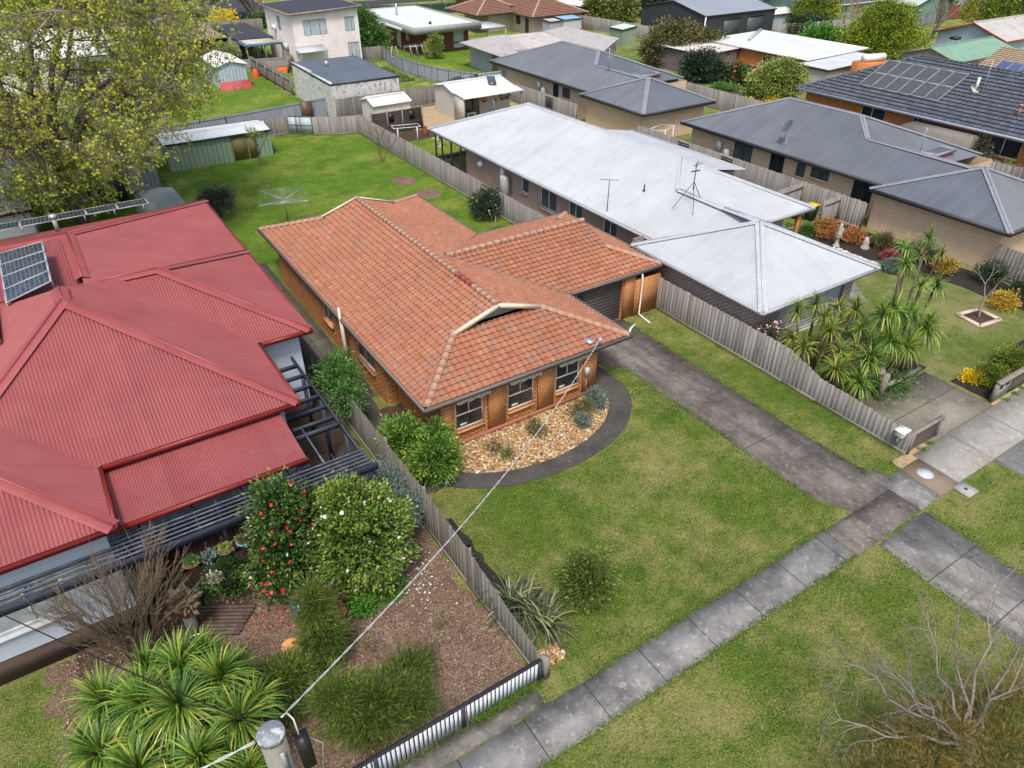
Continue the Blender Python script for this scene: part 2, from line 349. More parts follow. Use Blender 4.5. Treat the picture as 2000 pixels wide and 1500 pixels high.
# ---------------------------------------------------------------- roofs, walls, windows
def nrm(a): return a/(np.linalg.norm(a)+1e-12)
def roof_face(mb, poly, kind='corr', pitch=.076, course=.33):
    P = [V(*p) for p in poly]
    n = np.zeros(3)
    for i in range(len(P)): n += np.cross(P[i], P[(i+1) % len(P)])
    n = nrm(n); n = n if n[2] > 0 else -n
    u = nrm(np.cross(V(0, 0, 1), n)) if n[2] < .9999 else V(1, 0, 0)
    v = np.cross(n, u); o = P[0]
    U = np.array([p.dot(u) for p in P]); W = np.array([p.dot(v) for p in P]); d0 = o.dot(n)
    if kind == 'tile': step = pitch/6; prof = lambda x: .026*math.cos(2*math.pi*x/pitch)
    elif kind == 'flat': step = 1e9; prof = lambda x: 0
    elif kind == 'ktile': step = pitch/4; prof = lambda x: .014*math.cos(2*math.pi*x/pitch)
    else: step = pitch/4; prof = lambda x: (.012 if pitch < .09 else .015 if pitch < .105 else .022 if pitch < .145 else .02)*math.cos(2*math.pi*x/pitch)
    us = set(round(float(x), 5) for x in U)
    k = math.ceil(U.min()/step)
    while k*step < U.max(): us.add(round(k*step, 5)); k += 1
    us = sorted(us); us = [us[0]] + [b for a, b in zip(us, us[1:]) if b-a > 1e-4]
    def rng(x):
        vs = []
        for i in range(len(P)):
            a, b = U[i], U[(i+1) % len(P)]
            if abs(a-b) < 1e-6: continue
            lo, hi = min(a, b), max(a, b)
            if lo-1e-6 <= x <= hi+1e-6:
                t = (x-a)/(b-a); vs.append(W[i]+t*(W[(i+1) % len(P)]-W[i]))
        return (min(vs), max(vs)) if vs else None
    X = lambda uu, vv, h: u*uu + v*vv + n*(d0+h)
    for a, b in zip(us, us[1:]):
        e = 1e-4; ra = rng(a+e); rb = rng(b-e)
        if not ra or not rb: continue
        ha, hb = prof(a), prof(b)
        if kind in ('tile', 'ktile'):
            v0 = min(ra[0], rb[0]); v1 = max(ra[1], rb[1]); T = .055 if kind == 'tile' else .09
            j = math.floor(v0/course)
            while j*course < v1:
                c0, c1 = j*course, (j+1)*course
                cl = lambda x, r: min(max(x, r[0]), r[1])
                a0, a1, b0, b1 = cl(c0, ra), cl(c1, ra), cl(c0, rb), cl(c1, rb)
                if a1-a0 > 1e-5 or b1-b0 > 1e-5:
                    tl = lambda x: T*(1-(x-c0)/course)
                    h = math.sin(j*12.9898+math.floor((a+1e-4)/pitch+(.5 if kind == 'ktile' and j % 2 else 0))*78.233)*43758.5453; r = h-math.floor(h)
                    mb.quad(X(a, a0, ha+tl(a0)), X(b, b0, hb+tl(b0)), X(b, b1, hb+tl(b1)), X(a, a1, ha+tl(a1)), r)
                    if a0 == c0 and b0 == c0: mb.quad(X(a, c0, ha), X(b, c0, hb), X(b, c0, hb+T), X(a, c0, ha+T), r*.3)
                j += 1
        else:
            h = math.sin(math.floor(a/.76)*78.233)*43758.5453; h2 = math.sin(math.floor(a/.155)*12.9898)*24634.6345
            mb.quad(X(a, ra[0], ha), X(b, rb[0], hb), X(b, rb[1], hb), X(a, ra[1], ha), (h-math.floor(h))*.4+(h2-math.floor(h2))*.6)
def under(mb, poly, dz=.06):
    mb.poly([(p[0], p[1], p[2]-dz) for p in poly][::-1], .5)
def cap_tiles(mb, p, q, r=.13, L=.40):
    p, q = V(*p), V(*q); d = q-p; T = np.linalg.norm(d); d = d/T; k = max(1, int(round(T/L))); L = T/k
    a = nrm(np.cross(d, V(0, 0, 1))); b = np.cross(a, d)
    for i in range(k):
        s0 = p+d*(i*L-.02); s1 = p+d*((i+1)*L+.03); r0, r1 = r*1.12, r*.92
        vs = []
        for s_, rr in ((s0, r0), (s1, r1)):
            for t in range(7):
                th = math.pi*t/6; vs.append(s_ + a*math.cos(th)*rr + b*(math.sin(th)*rr*.75-.02))
        mb.add(vs, [(t, t+1, t+8, t+7) for t in range(6)] + [tuple(range(7)), tuple(range(7, 14))[::-1]], random.random())
def cap_metal(mb, p, q, w=.2, pitch=.45):
    p, q = V(*p), V(*q); d = nrm(q-p); a = nrm(np.cross(d, V(0, 0, 1))); b = np.cross(a, d)
    k = .30 if abs(d[2]) < .05 else .22
    up = b*.04; l = a*w - b*w*k*1.35; r_ = -a*w - b*w*k*1.35
    e = d*.02; p = p-e; q = q+e
    mb.add([p+up, q+up, q+up+l, p+up+l, q+up+r_, p+up+r_], [(0, 1, 2, 3), (1, 0, 5, 4)], .5)
    mb.tube([p+up, q+up], .035, 6, rv=.5)
def gutter(mb, pts, h=.14, w=.11, out=None):
    for a, b in zip(pts, pts[1:]): mb.bar((a[0], a[1], a[2]-h*.35), (b[0], b[1], b[2]-h*.35), w, h, r=.5)
def hip_roof(x0, x1, y0, y1, z, s, ridge='auto'):
    """faces, hips, ridge of a hip roof; returns (faces, caps)"""
    W, D = x1-x0, y1-y0; h = min(W, D)/2
    if W <= D: r0 = ((x0+x1)/2, y0+h, z+s*h); r1 = ((x0+x1)/2, y1-h, z+s*h)
    else: r0 = (x0+h, (y0+y1)/2, z+s*h); r1 = (x1-h, (y0+y1)/2, z+s*h)
    A, B, C, D_ = (x0, y0, z), (x1, y0, z), (x1, y1, z), (x0, y1, z)
    if W <= D: F = [[A, B, r0], [B, C, r1, r0], [C, D_, r1], [D_, A, r0, r1]]; H = [(A, r0), (B, r0), (C, r1), (D_, r1)]
    else: F = [[A, B, r1, r0], [B, C, r1], [C, D_, r0, r1], [D_, A, r0]]; H = [(A, r0), (D_, r0), (B, r1), (C, r1)]
    if math.dist(r0, r1) > .05: H.append((r0, r1))
    else: F = [[p for i, p in enumerate(f) if i == 0 or math.dist(p, f[i-1]) > .05] for f in F]
    return F, H, [A, B, C, D_, A]
def walls(poly, z0, z1, mat, parent, openings=(), name='wall', depth=.09):
    """closed outer wall of a building; poly counter-clockwise; openings: (edge, u0, u1, v0, v1)"""
    mb = MB(); n = len(poly)
    for i in range(n):
        a = V(*poly[i], 0); b = V(*poly[(i+1) % n], 0); L = np.linalg.norm(b-a); d = (b-a)/L; nn = V(d[1], -d[0], 0)
        ops = [o for o in openings if o[0] == i]
        us = sorted({0, L, *[o[1] for o in ops], *[o[2] for o in ops]}); vs = sorted({z0, z1, *[o[3] for o in ops], *[o[4] for o in ops]})
        for u0, u1 in zip(us, us[1:]):
            for v0, v1 in zip(vs, vs[1:]):
                um, vm = (u0+u1)/2, (v0+v1)/2
                if any(o[1] < um < o[2] and o[3] < vm < o[4] for o in ops): continue
                p, q = a+d*u0, a+d*u1
                mb.quad((p[0], p[1], v0), (q[0], q[1], v0), (q[0], q[1], v1), (p[0], p[1], v1), .5)
        for o in ops:
            p, q = a+d*o[1], a+d*o[2]; P, Q = p-nn*depth*1.6, q-nn*depth*1.6
            f = lambda t, z: (t[0], t[1], z)
            mb.quad(f(p, o[3]), f(q, o[3]), f(Q, o[3]), f(P, o[3]), .5); mb.quad(f(p, o[4]), f(P, o[4]), f(Q, o[4]), f(q, o[4]), .5)
            mb.quad(f(p, o[3]), f(P, o[3]), f(P, o[4]), f(p, o[4]), .5); mb.quad(f(q, o[3]), f(q, o[4]), f(Q, o[4]), f(Q, o[3]), .5)
    return mb.build(name, mat, parent)
def window(parent, poly, op, frame=None, glass=None, sill=None, cols=(.5,), rows=(), depth=.09, name='window', fw=.05, sillproj=.09):
    frame = frame or m_frame; glass = glass or m_glass
    i, u0, u1, v0, v1 = op; a = V(*poly[i], 0); b = V(*poly[(i+1) % len(poly)], 0); d = nrm(b-a); nn = V(d[1], -d[0], 0)
    p, q = a+d*u0-nn*depth*.6, a+d*u1-nn*depth*.6; f = lambda t, z: (t[0], t[1], z)
    mb = MB(); L = u1-u0
    mb.bar(f(p, v0+fw/2), f(q, v0+fw/2), .05, fw); mb.bar(f(p, v1-fw/2), f(q, v1-fw/2), .05, fw)
    for t in (fw/2/L, 1-fw/2/L): x = p+d*L*t; mb.bar(f(x, v0+fw), f(x, v1-fw), .05 if abs(d[1]) > .5 else fw, fw if abs(d[1]) > .5 else .05, up=(0, 1, 0))
    for t in cols: x = p+d*L*t; mb.bar(f(x, v0+fw), f(x, v1-fw), .046, .046, up=(0, 1, 0))
    for t in rows: z = v0+(v1-v0)*t; mb.bar(f(p+d*fw, z), f(q-d*fw, z), .04, fw)
    fr = mb.build(name, frame, parent)
    g = MB(); p2, q2 = p-nn*.012, q-nn*.012
    g.quad(f(p2, v0+.01), f(q2, v0+.01), f(q2, v1-.01), f(p2, v1-.01)); g.build('pane', glass, fr)
    if sill:
        s = MB(); p3, q3 = a+d*u0, a+d*u1
        c = lambda t, k, z: f(t+nn*k, z)
        s.add([c(p3, -.05, v0+.012), c(q3, -.05, v0+.012), c(q3, sillproj, v0-.045), c(p3, sillproj, v0-.045), c(p3, -.05, v0-.12), c(q3, -.05, v0-.12), c(q3, sillproj, v0-.12), c(p3, sillproj, v0-.12)],
              [(0, 3, 2, 1), (3, 7, 6, 2), (0, 4, 7, 3), (1, 2, 6, 5), (4, 5, 6, 7)]); s.build('sill', sill, fr)
    return fr
def fence(name, label, pts, h, mat=None, w=.10, group=None, base=True, gap=.004, postmat=None, jit=.03, side=1, rail=True, cat='fence', lap=True, z0=0):
    """paling fence along pts [(x,y)] or [(x,y,h)]"""
    mat = mat or m_paling; P = [(p[0], p[1], p[2] if len(p) > 2 else h) for p in pts]
    t = thing(name, label, cat, (P[0][0], P[0][1], z0), group)
    mb = MB(); pl_ = []; rm = MB()
    for (xa, ya, ha), (xb, yb, hb) in zip(P, P[1:]):
        L = math.hypot(xb-xa, yb-ya); d = ((xb-xa)/L, (yb-ya)/L); nn = (-d[1]*side, d[0]*side); k = max(1, int(L/w))
        for i in range(k):
            f0, f1 = i/k, (i+1)/k; hh = ha+(hb-ha)*(f0+f1)/2 + random.uniform(-jit, jit)
            o = .012 if (i % 2 and lap) else 0.0; o2 = o+.014; tl = random.uniform(-.006, .006)
            ov = .012 if (i % 2 and lap) else -gap
            x0, y0 = xa+d[0]*(f0*L-ov), ya+d[1]*(f0*L-ov); x1, y1 = xa+d[0]*(f1*L+ov), ya+d[1]*(f1*L+ov)
            q = lambda x, y, s_: (x+nn[0]*s_, y+nn[1]*s_)
            a, b, c, e = q(x0, y0, -o2), q(x1, y1, -o2), q(x1, y1, -o), q(x0, y0, -o)
            zb = .12 if base else 0
            mb.add([(*a, z0+zb), (*b, z0+zb), (*c, z0+zb), (*e, z0+zb), (a[0]+tl, a[1], z0+hh), (b[0]+tl, b[1], z0+hh), (c[0]+tl, c[1], z0+hh), (e[0]+tl, e[1], z0+hh)],
                   [(0, 1, 5, 4), (1, 2, 6, 5), (2, 3, 7, 6), (3, 0, 4, 7), (4, 5, 6, 7)], random.random())
        if base: rm.bar((xa-nn[0]*.03, ya-nn[1]*.03, z0+.07), (xb-nn[0]*.03, yb-nn[1]*.03, z0+.07), .03, .15)
        if rail:
            for fz in (.22, .82): rm.bar((xa+nn[0]*.03, ya+nn[1]*.03, z0+ha*fz), (xb+nn[0]*.03, yb+nn[1]*.03, z0+hb*fz), .045, .075)
        n = max(1, int(L/2.6))
        for i in range(n+1):
            hh = ha+(hb-ha)*i/n; x, y = xa+(xb-xa)*i/n+nn[0]*.1, ya+(yb-ya)*i/n+nn[1]*.1
            pl_.append((x, y, hh))
    mb.build('palings', mat, t)
    for x, y, hh in pl_: pm = MB(); pm.box(x-.05, x+.05, y-.05, y+.05, z0, z0+hh-.08); pm.build('post', postmat or m_post, t)
    if rm.n: rm.build('rails', m_post, t)
    return t
def metal_fence(name, label, pts, h, mat, group=None, cat='fence', t_=.03, railm=None, zig=True, z0=0):
    t = thing(name, label, cat, (pts[0][0], pts[0][1], z0), group); mb = MB(); pm = MB()
    for (xa, ya), (xb, yb) in zip(pts, pts[1:]):
        L = math.hypot(xb-xa, yb-ya); d = V((xb-xa)/L, (yb-ya)/L, 0); nn = V(-d[1], d[0], 0); k = max(2, int(L/.12)); a = V(xa, ya, 0)
        vs = []; o = .018 if zig else 0
        for i in range(k+1):
            p = a+d*L*i/k + nn*(o if i % 2 else -o); hh = h+random.uniform(-.012, .012)
            vs += [(p[0], p[1], z0+.03), (p[0], p[1], z0+hh)]
        mb.add(vs, [(2*i, 2*i+2, 2*i+3, 2*i+1) for i in range(k)], [math.sin(i//6*91.7)*.5+.5 for i in range(k)])
        for z in (.25, h-.15): pm.bar((xa, ya, z0+z), (xb, yb, z0+z), .05, .04)
        n = max(1, int(L/2.4))
        for i in range(n+1): pm.bar((xa+(xb-xa)*i/n, ya+(yb-ya)*i/n, z0), (xa+(xb-xa)*i/n, ya+(yb-ya)*i/n, z0+h-.02), .05)
    mb.build('sheets', mat, t); pm.build('frame', railm or m_post, t); return t
def panel(parent, c0, c1, c2, c3, nx, ny, name='solar_panel'):
    """solar panel array on quad c0..c3 (c0->c1 across, c0->c3 up): every panel a part"""
    C = [V(*c) for c in (c0, c1, c2, c3)]; n = nrm(np.cross(C[1]-C[0], C[3]-C[0])); n = n if n[2] > 0 else -n
    L = lambda u, v: C[0]*(1-u)*(1-v)+C[1]*u*(1-v)+C[2]*u*v+C[3]*(1-u)*v
    out = []
    for i in range(nx):
        for j in range(ny):
            u0, u1, v0, v1 = (i+.012)/nx, (i+.988)/nx, (j+.008)/ny, (j+.992)/ny
            a, b, c, d = L(u0, v0), L(u1, v0), L(u1, v1), L(u0, v1)
            fr = MB(); k = n*.02
            for p, q in ((a, b), (b, c), (c, d), (d, a)): fr.bar(p, q, .05, .04, up=n)
            out.append((fr, a, b, c, d, n))
    return out
def solar_array(label, c, nx, ny, group=None, cellm=None, legs=0.0):
    t = thing('solar_array', label, 'solar panels', tuple(c[0]), group)
    for fr, a, b, cc, d, n in panel(None, *c, nx, ny):
        p = fr.build('solar_panel', m_alu, t)
        g = MB(); k = n*.015
        la, lb = np.linalg.norm(b-a), np.linalg.norm(d-a); NU, NV = max(4, round(la/.165)), max(4, round(lb/.165))
        Lp = lambda u, v: a*(1-u)*(1-v)+b*u*(1-v)+cc*u*v+d*(1-u)*v
        bk = MB(); bk.quad(*[Lp(u, v)+n*.008 for u, v in ((0, 0), (1, 0), (1, 1), (0, 1))]); bk.build('backing_sheet', m_gridl, p)
        for i in range(NU):
            for j in range(NV):
                e = .045; q = [Lp((i+uu)/NU*.96+.02, (j+vv)/NV*.96+.02)+k for uu, vv in ((e, e), (1-e, e), (1-e, 1-e), (e, 1-e))]; g.quad(*q)
        g.build('cells', cellm or m_cell, p)
    if legs:
        lg = MB(); C = [V(*x) for x in c]
        for f in np.linspace(.03, .97, nx+1):
            for q in (C[0]*(1-f)+C[1]*f, C[3]*(1-f)+C[2]*f): lg.bar(q-V(0, 0, .02), q-V(0, 0, legs), .04)
        lg.build('mounting_frame', m_steel, t)
    return t
m_alu = simple('panel_frame', (.34, .35, .36), .4)
m_cell = NB('solar_cell'); m_cell.col(m_cell.ramp(m_cell.rnd(), [(.018, .026, .045), (.045, .06, .09)])); m_cell.b.inputs['Roughness'].default_value = .15; m_cell.b.inputs['Specular IOR Level'].default_value = .6; m_cell = m_cell.m
m_cellg = NB('grey_solar_cell'); m_cellg.col(m_cellg.ramp(m_cellg.rnd(), [(.045, .052, .056), (.075, .082, .085)])); m_cellg.b.inputs['Roughness'].default_value = .2; m_cellg = m_cellg.m
m_cellb = NB('blue_solar_cell'); m_cellb.col((.06, .09, .20)); m_cellb.b.inputs['Roughness'].default_value = .2; m_cellb = m_cellb.m
m_gridl = simple('panel_grid_lines', (.22, .24, .25), .4)

# ---------------------------------------------------------------- plants
def rdir(n):
    v = RNG.normal(size=(n, 3)); return v/np.linalg.norm(v, axis=1, keepdims=True)
def leaf_quads(mb, P, D, L, W, rnd):
    n = len(P); D = D/np.linalg.norm(D, axis=1, keepdims=True)
    S = np.cross(D, rdir(n)); S /= np.linalg.norm(S, axis=1, keepdims=True)+1e-9
    L = np.asarray(L).reshape(-1, 1)*np.ones((n, 1)); W = np.asarray(W).reshape(-1, 1)*np.ones((n, 1))
    v = np.stack([P, P+D*L*.45+S*W/2, P+D*L, P+D*L*.45-S*W/2], 1).reshape(-1, 3)
    return mb.arr(v, 4, rnd)
def clumps(centers, K, spread, nper, shell=(.72, 1.02), zcut=None):
    """clump centres over a union of ellipsoids; returns leaf positions, outward dirs, per-clump value"""
    Ps = []; Ds = []; Cs = []
    vol = np.array([r[0]*r[1]+r[1]*r[2]+r[0]*r[2] for c, r in centers]); vol = vol/vol.sum()
    for (c, r), f in zip(centers, vol):
        k = max(3, int(K*f)); d = rdir(k); rad = RNG.uniform(shell[0], shell[1], (k, 1))
        nz = 1+.14*np.sin(d[:, :1]*5+c[0])*np.cos(d[:, 1:2]*6+c[1]) + RNG.normal(0, .05, (k, 1))
        cc = V(*c)+d*rad*nz*V(*r)
        keep = np.ones(k, bool)
        if zcut is not None: keep = cc[:, 2] > zcut
        for (c2, r2) in centers:
            if c2 is c: continue
            q = np.linalg.norm((cc-V(*c2))/V(*r2), axis=1); keep &= q > .62
        cc = cc[keep]; d = d[keep]; k = len(cc)
        if k == 0: continue
        m = RNG.poisson(nper, k)+2; idx = np.repeat(np.arange(k), m); n = len(idx)
        off = RNG.normal(0, 1, (n, 3))*spread; off[:, 2] *= .7
        Ps.append(cc[idx]+off); Ds.append(d[idx]*.8+off/spread*.5+V(0, 0, .1)+RNG.normal(0, .35, (n, 3))); Cs.append(RNG.uniform(0, 1, k)[idx])
    return np.concatenate(Ps), np.concatenate(Ds), np.concatenate(Cs)
def rndmix(C, n=None, f=.5): return np.clip(C*f+RNG.uniform(0, 1, len(C))*(1-f), 0, 1)
def branchy(mb, base, top_pts, r0=.05, bend=.15, n=5, r1=.01, segs=4):
    b = V(*base)
    for tp in top_pts:
        t = V(*tp); pts = [b+(t-b)*k/segs+(rdir(1)[0]*bend*np.linalg.norm(t-b)*(.5 if 0 < k < segs else 0)) for k in range(segs+1)]
        for k in range(1, segs): pts[k][2] += .1*np.linalg.norm(t-b)*math.sin(math.pi*k/segs)
        mb.tube(pts, [r0+(r1-r0)*k/segs for k in range(segs+1)], n)
def bush(name, label, cat, base, blobs, mat, K=150, spread=.12, nper=18, L=.09, W=.05, group=None, trunk=.05, zcut=.03, shell=(.72, 1.02), core=None, flowers=None, ftype=None, trunkm=None, cf=.5, drop=0.0):
    t = thing(name, label, cat, base, group)
    cs = [((base[0]+c[0], base[1]+c[1], base[2]+c[2]), r) for c, r in blobs]
    P, D, C = clumps(cs, K, spread, nper, shell, zcut=(base[2]+zcut))
    if drop: D[:, 2] -= drop
    mb = MB(); leaf_quads(mb, P, D, RNG.uniform(L*.7, L*1.25, len(P)), RNG.uniform(W*.7, W*1.2, len(P)), rndmix(C, f=cf))
    # sparse inner leaves so that no daylight shines straight through
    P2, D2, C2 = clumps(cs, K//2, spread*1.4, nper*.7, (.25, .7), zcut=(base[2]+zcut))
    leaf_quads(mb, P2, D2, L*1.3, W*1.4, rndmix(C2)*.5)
    if not flowers: mb.build('crown', mat, t)
    tb = MB(); tips = [(c[0]+random.uniform(-.4, .4)*r[0], c[1]+random.uniform(-.4, .4)*r[1], c[2]+random.uniform(-.3, .4)*r[2]) for c, r in cs for _ in range(4)]
    branchy(tb, base, tips, trunk, .12); tb.build('trunk', trunkm or m_bark, t)
    if flowers:
        nf, fm, fr = flowers; P3, D3, C3 = clumps(cs, nf, .03, 0, (.98, 1.1), zcut=(base[2]+zcut)); D3 /= np.linalg.norm(D3, axis=1, keepdims=True)
        fb = mb; zz_ = list(zip(P3, D3)); random.shuffle(zz_)
        for p, d in zz_[:int(nf*1.3)]:
            s_ = fr*random.uniform(.6, 1.2); a = nrm(np.cross(d, V(.3, .2, 1))); b_ = np.cross(d, a); r = random.random()
            for k in range(5):
                t0, t1, t2 = 2*math.pi*k/5, 2*math.pi*(k+.5)/5, 2*math.pi*(k+1)/5
                fb.add([p+d*.02, p+(a*math.cos(t0)+b_*math.sin(t0))*s_+d*s_*.3, p+(a*math.cos(t1)+b_*math.sin(t1))*s_*1.2+d*s_*.5, p+(a*math.cos(t2)+b_*math.sin(t2))*s_+d*s_*.3], [(0, 1, 2, 3)], r)
        mb.build('crown', mat, t, mat2=fm)
    return t
def straps(mb, c, n, L, W, droop=.7, up=.55, low=-.4, seg=4, axis=(0, 0, 1), rnd=None, stiff=0.0, old=0):
    """rosette of long leaves round c"""
    n = int(n); az = RNG.uniform(0, 2*math.pi, n); el = RNG.uniform(math.asin(max(-1, low)), math.asin(min(1, up+.42)), n)
    ax = nrm(V(*axis)); q = Vector((0, 0, 1)).rotation_difference(Vector(ax)); 
    Ls = L*RNG.uniform(.7, 1.1, n); rr = RNG.uniform(0, 1, n) if rnd is None else rnd(n)
    vs = []; rs = []
    for i in range(n):
        d = Vector((math.cos(az[i])*math.cos(el[i]), math.sin(az[i])*math.cos(el[i]), math.sin(el[i]))); d.rotate(q); d = V(*d)
        s_ = np.cross(d, V(0, 0, 1)); s_ = nrm(s_) if np.linalg.norm(s_) > .05 else V(1, 0, 0)
        s_ = nrm(s_+.3*rdir(1)[0]); p = V(*c); dd = d.copy(); wprev = W*.45; prev = (p-s_*wprev/2, p+s_*wprev/2)
        hor = nrm(V(d[0], d[1], 0)+1e-6)
        for k in range(seg):
            p = p+dd*Ls[i]/seg; dd = nrm(dd+V(0, 0, -droop/seg)*(1.0+k*.5)*(.6+.8*abs(math.cos(el[i]))))
            wk = W*(1.0 if k == 0 else (1-((k+1)/seg)**2.2))+.002
            cur = (p-s_*wk/2, p+s_*wk/2); vs += [prev[0], prev[1], cur[1], cur[0]]; rs.append(rr[i] if k < seg-1 else min(1, rr[i]*1.02+.03)); prev = cur
    mb.arr(np.array(vs), 4, np.array(rs))
def grow(mb, p, d, L, r, depth, tips, spread=.5, n=5, shrink=.74, nb=(2, 3), grav=0.0, jit=.18, minr=.004, segs=2):
    pts = [p]; dd = nrm(d); q = p
    for k in range(segs):
        dd = nrm(dd+rdir(1)[0]*jit+V(0, 0, grav)); q = q+dd*L/segs; pts.append(q)
    r1 = max(minr, r*.68); mb.tube(pts, [r+(r1-r)*k/segs for k in range(segs+1)], n, cap=False)
    if depth == 0: tips.append((q, dd)); return
    for _ in range(random.randint(*nb)):
        a = nrm(dd+rdir(1)[0]*spread*random.uniform(.6, 1.3)); grow(mb, q, a, L*shrink*random.uniform(.75, 1.2), r1, depth-1, tips, spread, max(3, n-1), shrink, nb, grav, jit, minr, segs)
def blades(mb, P, h=.2, w=.02, lean=.5):
    n = len(P); D = np.stack([RNG.normal(0, lean, n), RNG.normal(0, lean, n), np.ones(n)], 1); D /= np.linalg.norm(D, axis=1, keepdims=True)
    leaf_quads(mb, P, D, RNG.uniform(h*.6, h*1.3, n), w, RNG.uniform(0, 1, n))
# ---------------------------------------------------------------- ground, lawns, paths
def wob(poly, step=.5, amp=.05):
    out = []
    for (a, b) in zip(poly, poly[1:]+poly[:1]):
        L = math.dist(a, b); k = max(1, int(L/step))
        for i in range(k):
            f = i/k; j = 0 if i == 0 else 1
            out.append((a[0]+(b[0]-a[0])*f+random.uniform(-amp, amp)*j, a[1]+(b[1]-a[1])*f+random.uniform(-amp, amp)*j))
    return out
def sheet(name, poly, mat, z, step=.5, amp=0.0, thick=0):
    p = wob(poly, step, amp) if amp else poly; mb = MB()
    if thick: mb.prism(p, z-thick, z)
    else: mb.poly([(x, y, z) for x, y in p])
    return struct(mb, name, mat)
R4 = lambda x0, x1, y0, y1: [(x0, y0), (x1, y0), (x1, y1), (x0, y1)]
sheet('ground', R4(-500, 700, -300, 900), m_lawn, 0)
sheet('lawn', R4(6.7, 22.97, 35, 62.2), m_lawn2, .004)
sheet('lawn', R4(-14, 6.6, 41, 62), m_lawn2, .004)
sheet('lawn', R4(11, 22.8, 64.8, 105), m_lawn2, .004)
sheet('lawn', R4(23.1, 39.9, 8.85, 24), m_lawn3, .004)
sheet('lawn', R4(23.1, 33, 49, 58), m_lawn2, .004)
sheet('lawn', R4(37, 56, 66, 92), m_lawn2, .004)
sheet('lawn', R4(56, 77, 70, 93), m_lawn3, .004)
sheet('ground_beyond', R4(40.2, 120, 10, 58), m_lawn3, .006)
sheet('garden_mulch', R4(-4.2, 6.45, 8.95, 16.3), m_mulch, .012, .4, .25)
sheet('garden_soil', R4(-3.5, 6.45, 15.3, 25), m_soil, .016, .4, .15)
sheet('black_mulch_bed', R4(6.72, 7.5, 10.6, 15.2), m_blackm, .014, .3, .09)
sheet('soil_patch', [(8.9, 18.4), (8.9, 22), (8.0, 22), (7.6, 18), (8.2, 16.9)], m_soil, .012, .3, .08)
sheet('dirt_patch', [(20.9+.85*math.cos(t*.52)*(1+.12*math.sin(t*2.3)), 46.3+1.0*math.sin(t*.52)) for t in range(12)], m_mulch, .012, .2, .05)
sheet('dirt_patch', [(21.1+.85*math.cos(t*.52)*(1+.12*math.sin(t*2.9)), 43.0+1.1*math.sin(t*.52)) for t in range(12)], m_mulch, .012, .2, .05)
sheet('side_path', R4(7.0, 8.34, 23, 38), m_spath, .03, .5, .01, .05)
sheet('side_path', R4(6.8, 8.0, 16.6, 23), m_dpath, .02, .5, .05)
m_strip = concrete('dirty_strip_concrete', (.20, .19, .165), (.13, .125, .105), (.06, .055, .045), lo=.4, hi=.6)
# footpath of large slabs along the street, the newer stretch to the right
sheet('footpath', R4(-60, 17.25, 6.92, 8.14), m_path, .03, .16, .035, .06)
sheet('footpath', R4(-60, 6.3, 8.16, 8.78), m_strip, .022, .2, .05, .05)
sheet('footpath', R4(20.85, 22.0, 7.0, 8.55), m_path, .03, .2, .03, .06)
sheet('footpath_infill', [(22.02, 7.0), (23.15, 7.0), (23.3, 8.55), (22.1, 8.55)], M('brown_concrete', [(.17, .125, .09), (.25, .19, .14)], 2, 50, .5, rough=.9, bump=.3), .03, 5, 0, .06)
sheet('new_footpath', R4(23.2, 60, 7.05, 8.80), m_path2, .034, 5, 0, .06)
sheet('new_crossover', R4(25.4, 30.5, -3, 7.02), m_path2, .034, 5, 0, .06)
sheet('driveway', [(18.9, 8.16), (20.84, 8.16), (21.2, 8.58), (21.5, 8.6), (20.95, 9.5), (20.82, 12.4), (20.86, 19), (20.9, 22.4), (18.1, 22.4), (17.4, 21.6), (17.5, 19.8), (18.2, 19.0), (18.2, 12.3), (18.25, 9.3)], m_drive, .026, .22, .035, .06)
sheet('driveway', [(17.3, 6.9), (20.8, 6.98), (20.83, 8.14), (18.6, 8.14), (17.3, 8.14)], m_drive, .034, .25, .02, .06)
sheet('crossover', [(18.25, -3), (20.5, -3), (20.78, 5.0), (20.85, 6.86), (18.3, 6.82), (18.15, 5)], m_cross, .03, .22, .035, .06)
sheet('neighbour_driveway', [(24.6, 8.84), (28.75, 8.84), (28.75, 11.75), (27.6, 11.75), (24.2, 12.0), (24.2, 9.3)], m_ndrive, .03, 5, 0, .06)
sheet('pebble_strip', R4(22.2, 24.2, 8.58, 9.0), m_sand, .012)
sheet('road', R4(-300, 400, -14, -4.2), m_asph, .02, 5, 0, .02)
# curved dark path around the pebble bed
def ell(cx, cy, a, b, t0, t1, n=30): return [(cx+a*math.cos(math.radians(t0+(t1-t0)*i/n)), cy+b*math.sin(math.radians(t0+(t1-t0)*i/n))) for i in range(n+1)]
outer = ell(12.3, 18.45, 5.0, 3.38, 205, 366); inner = ell(12.25, 18.4, 4.0, 2.58, 200, 360)
mb = MB(); o2 = [(x+random.uniform(-.02, .02), y+random.uniform(-.02, .02)) for x, y in outer]
for i in range(30): mb.quad((*o2[i], .03), (*o2[i+1], .03), (*inner[i+1], .03), (*inner[i], .03)); mb.quad((*o2[i], 0), (*o2[i+1], 0), (*o2[i+1], .03), (*o2[i], .03)); mb.quad((*inner[i+1], 0), (*inner[i], 0), (*inner[i], .03), (*inner[i+1], .03))
struct(mb, 'curved_path', m_dpath)
sheet('path', R4(16.35, 17.3, 18.5, 21.5), m_dpath, .028, .3, .02, .04)
sheet('pebble_bed', inner+[(16.2, 18.44), (8.4, 18.44)], m_sand, .012)
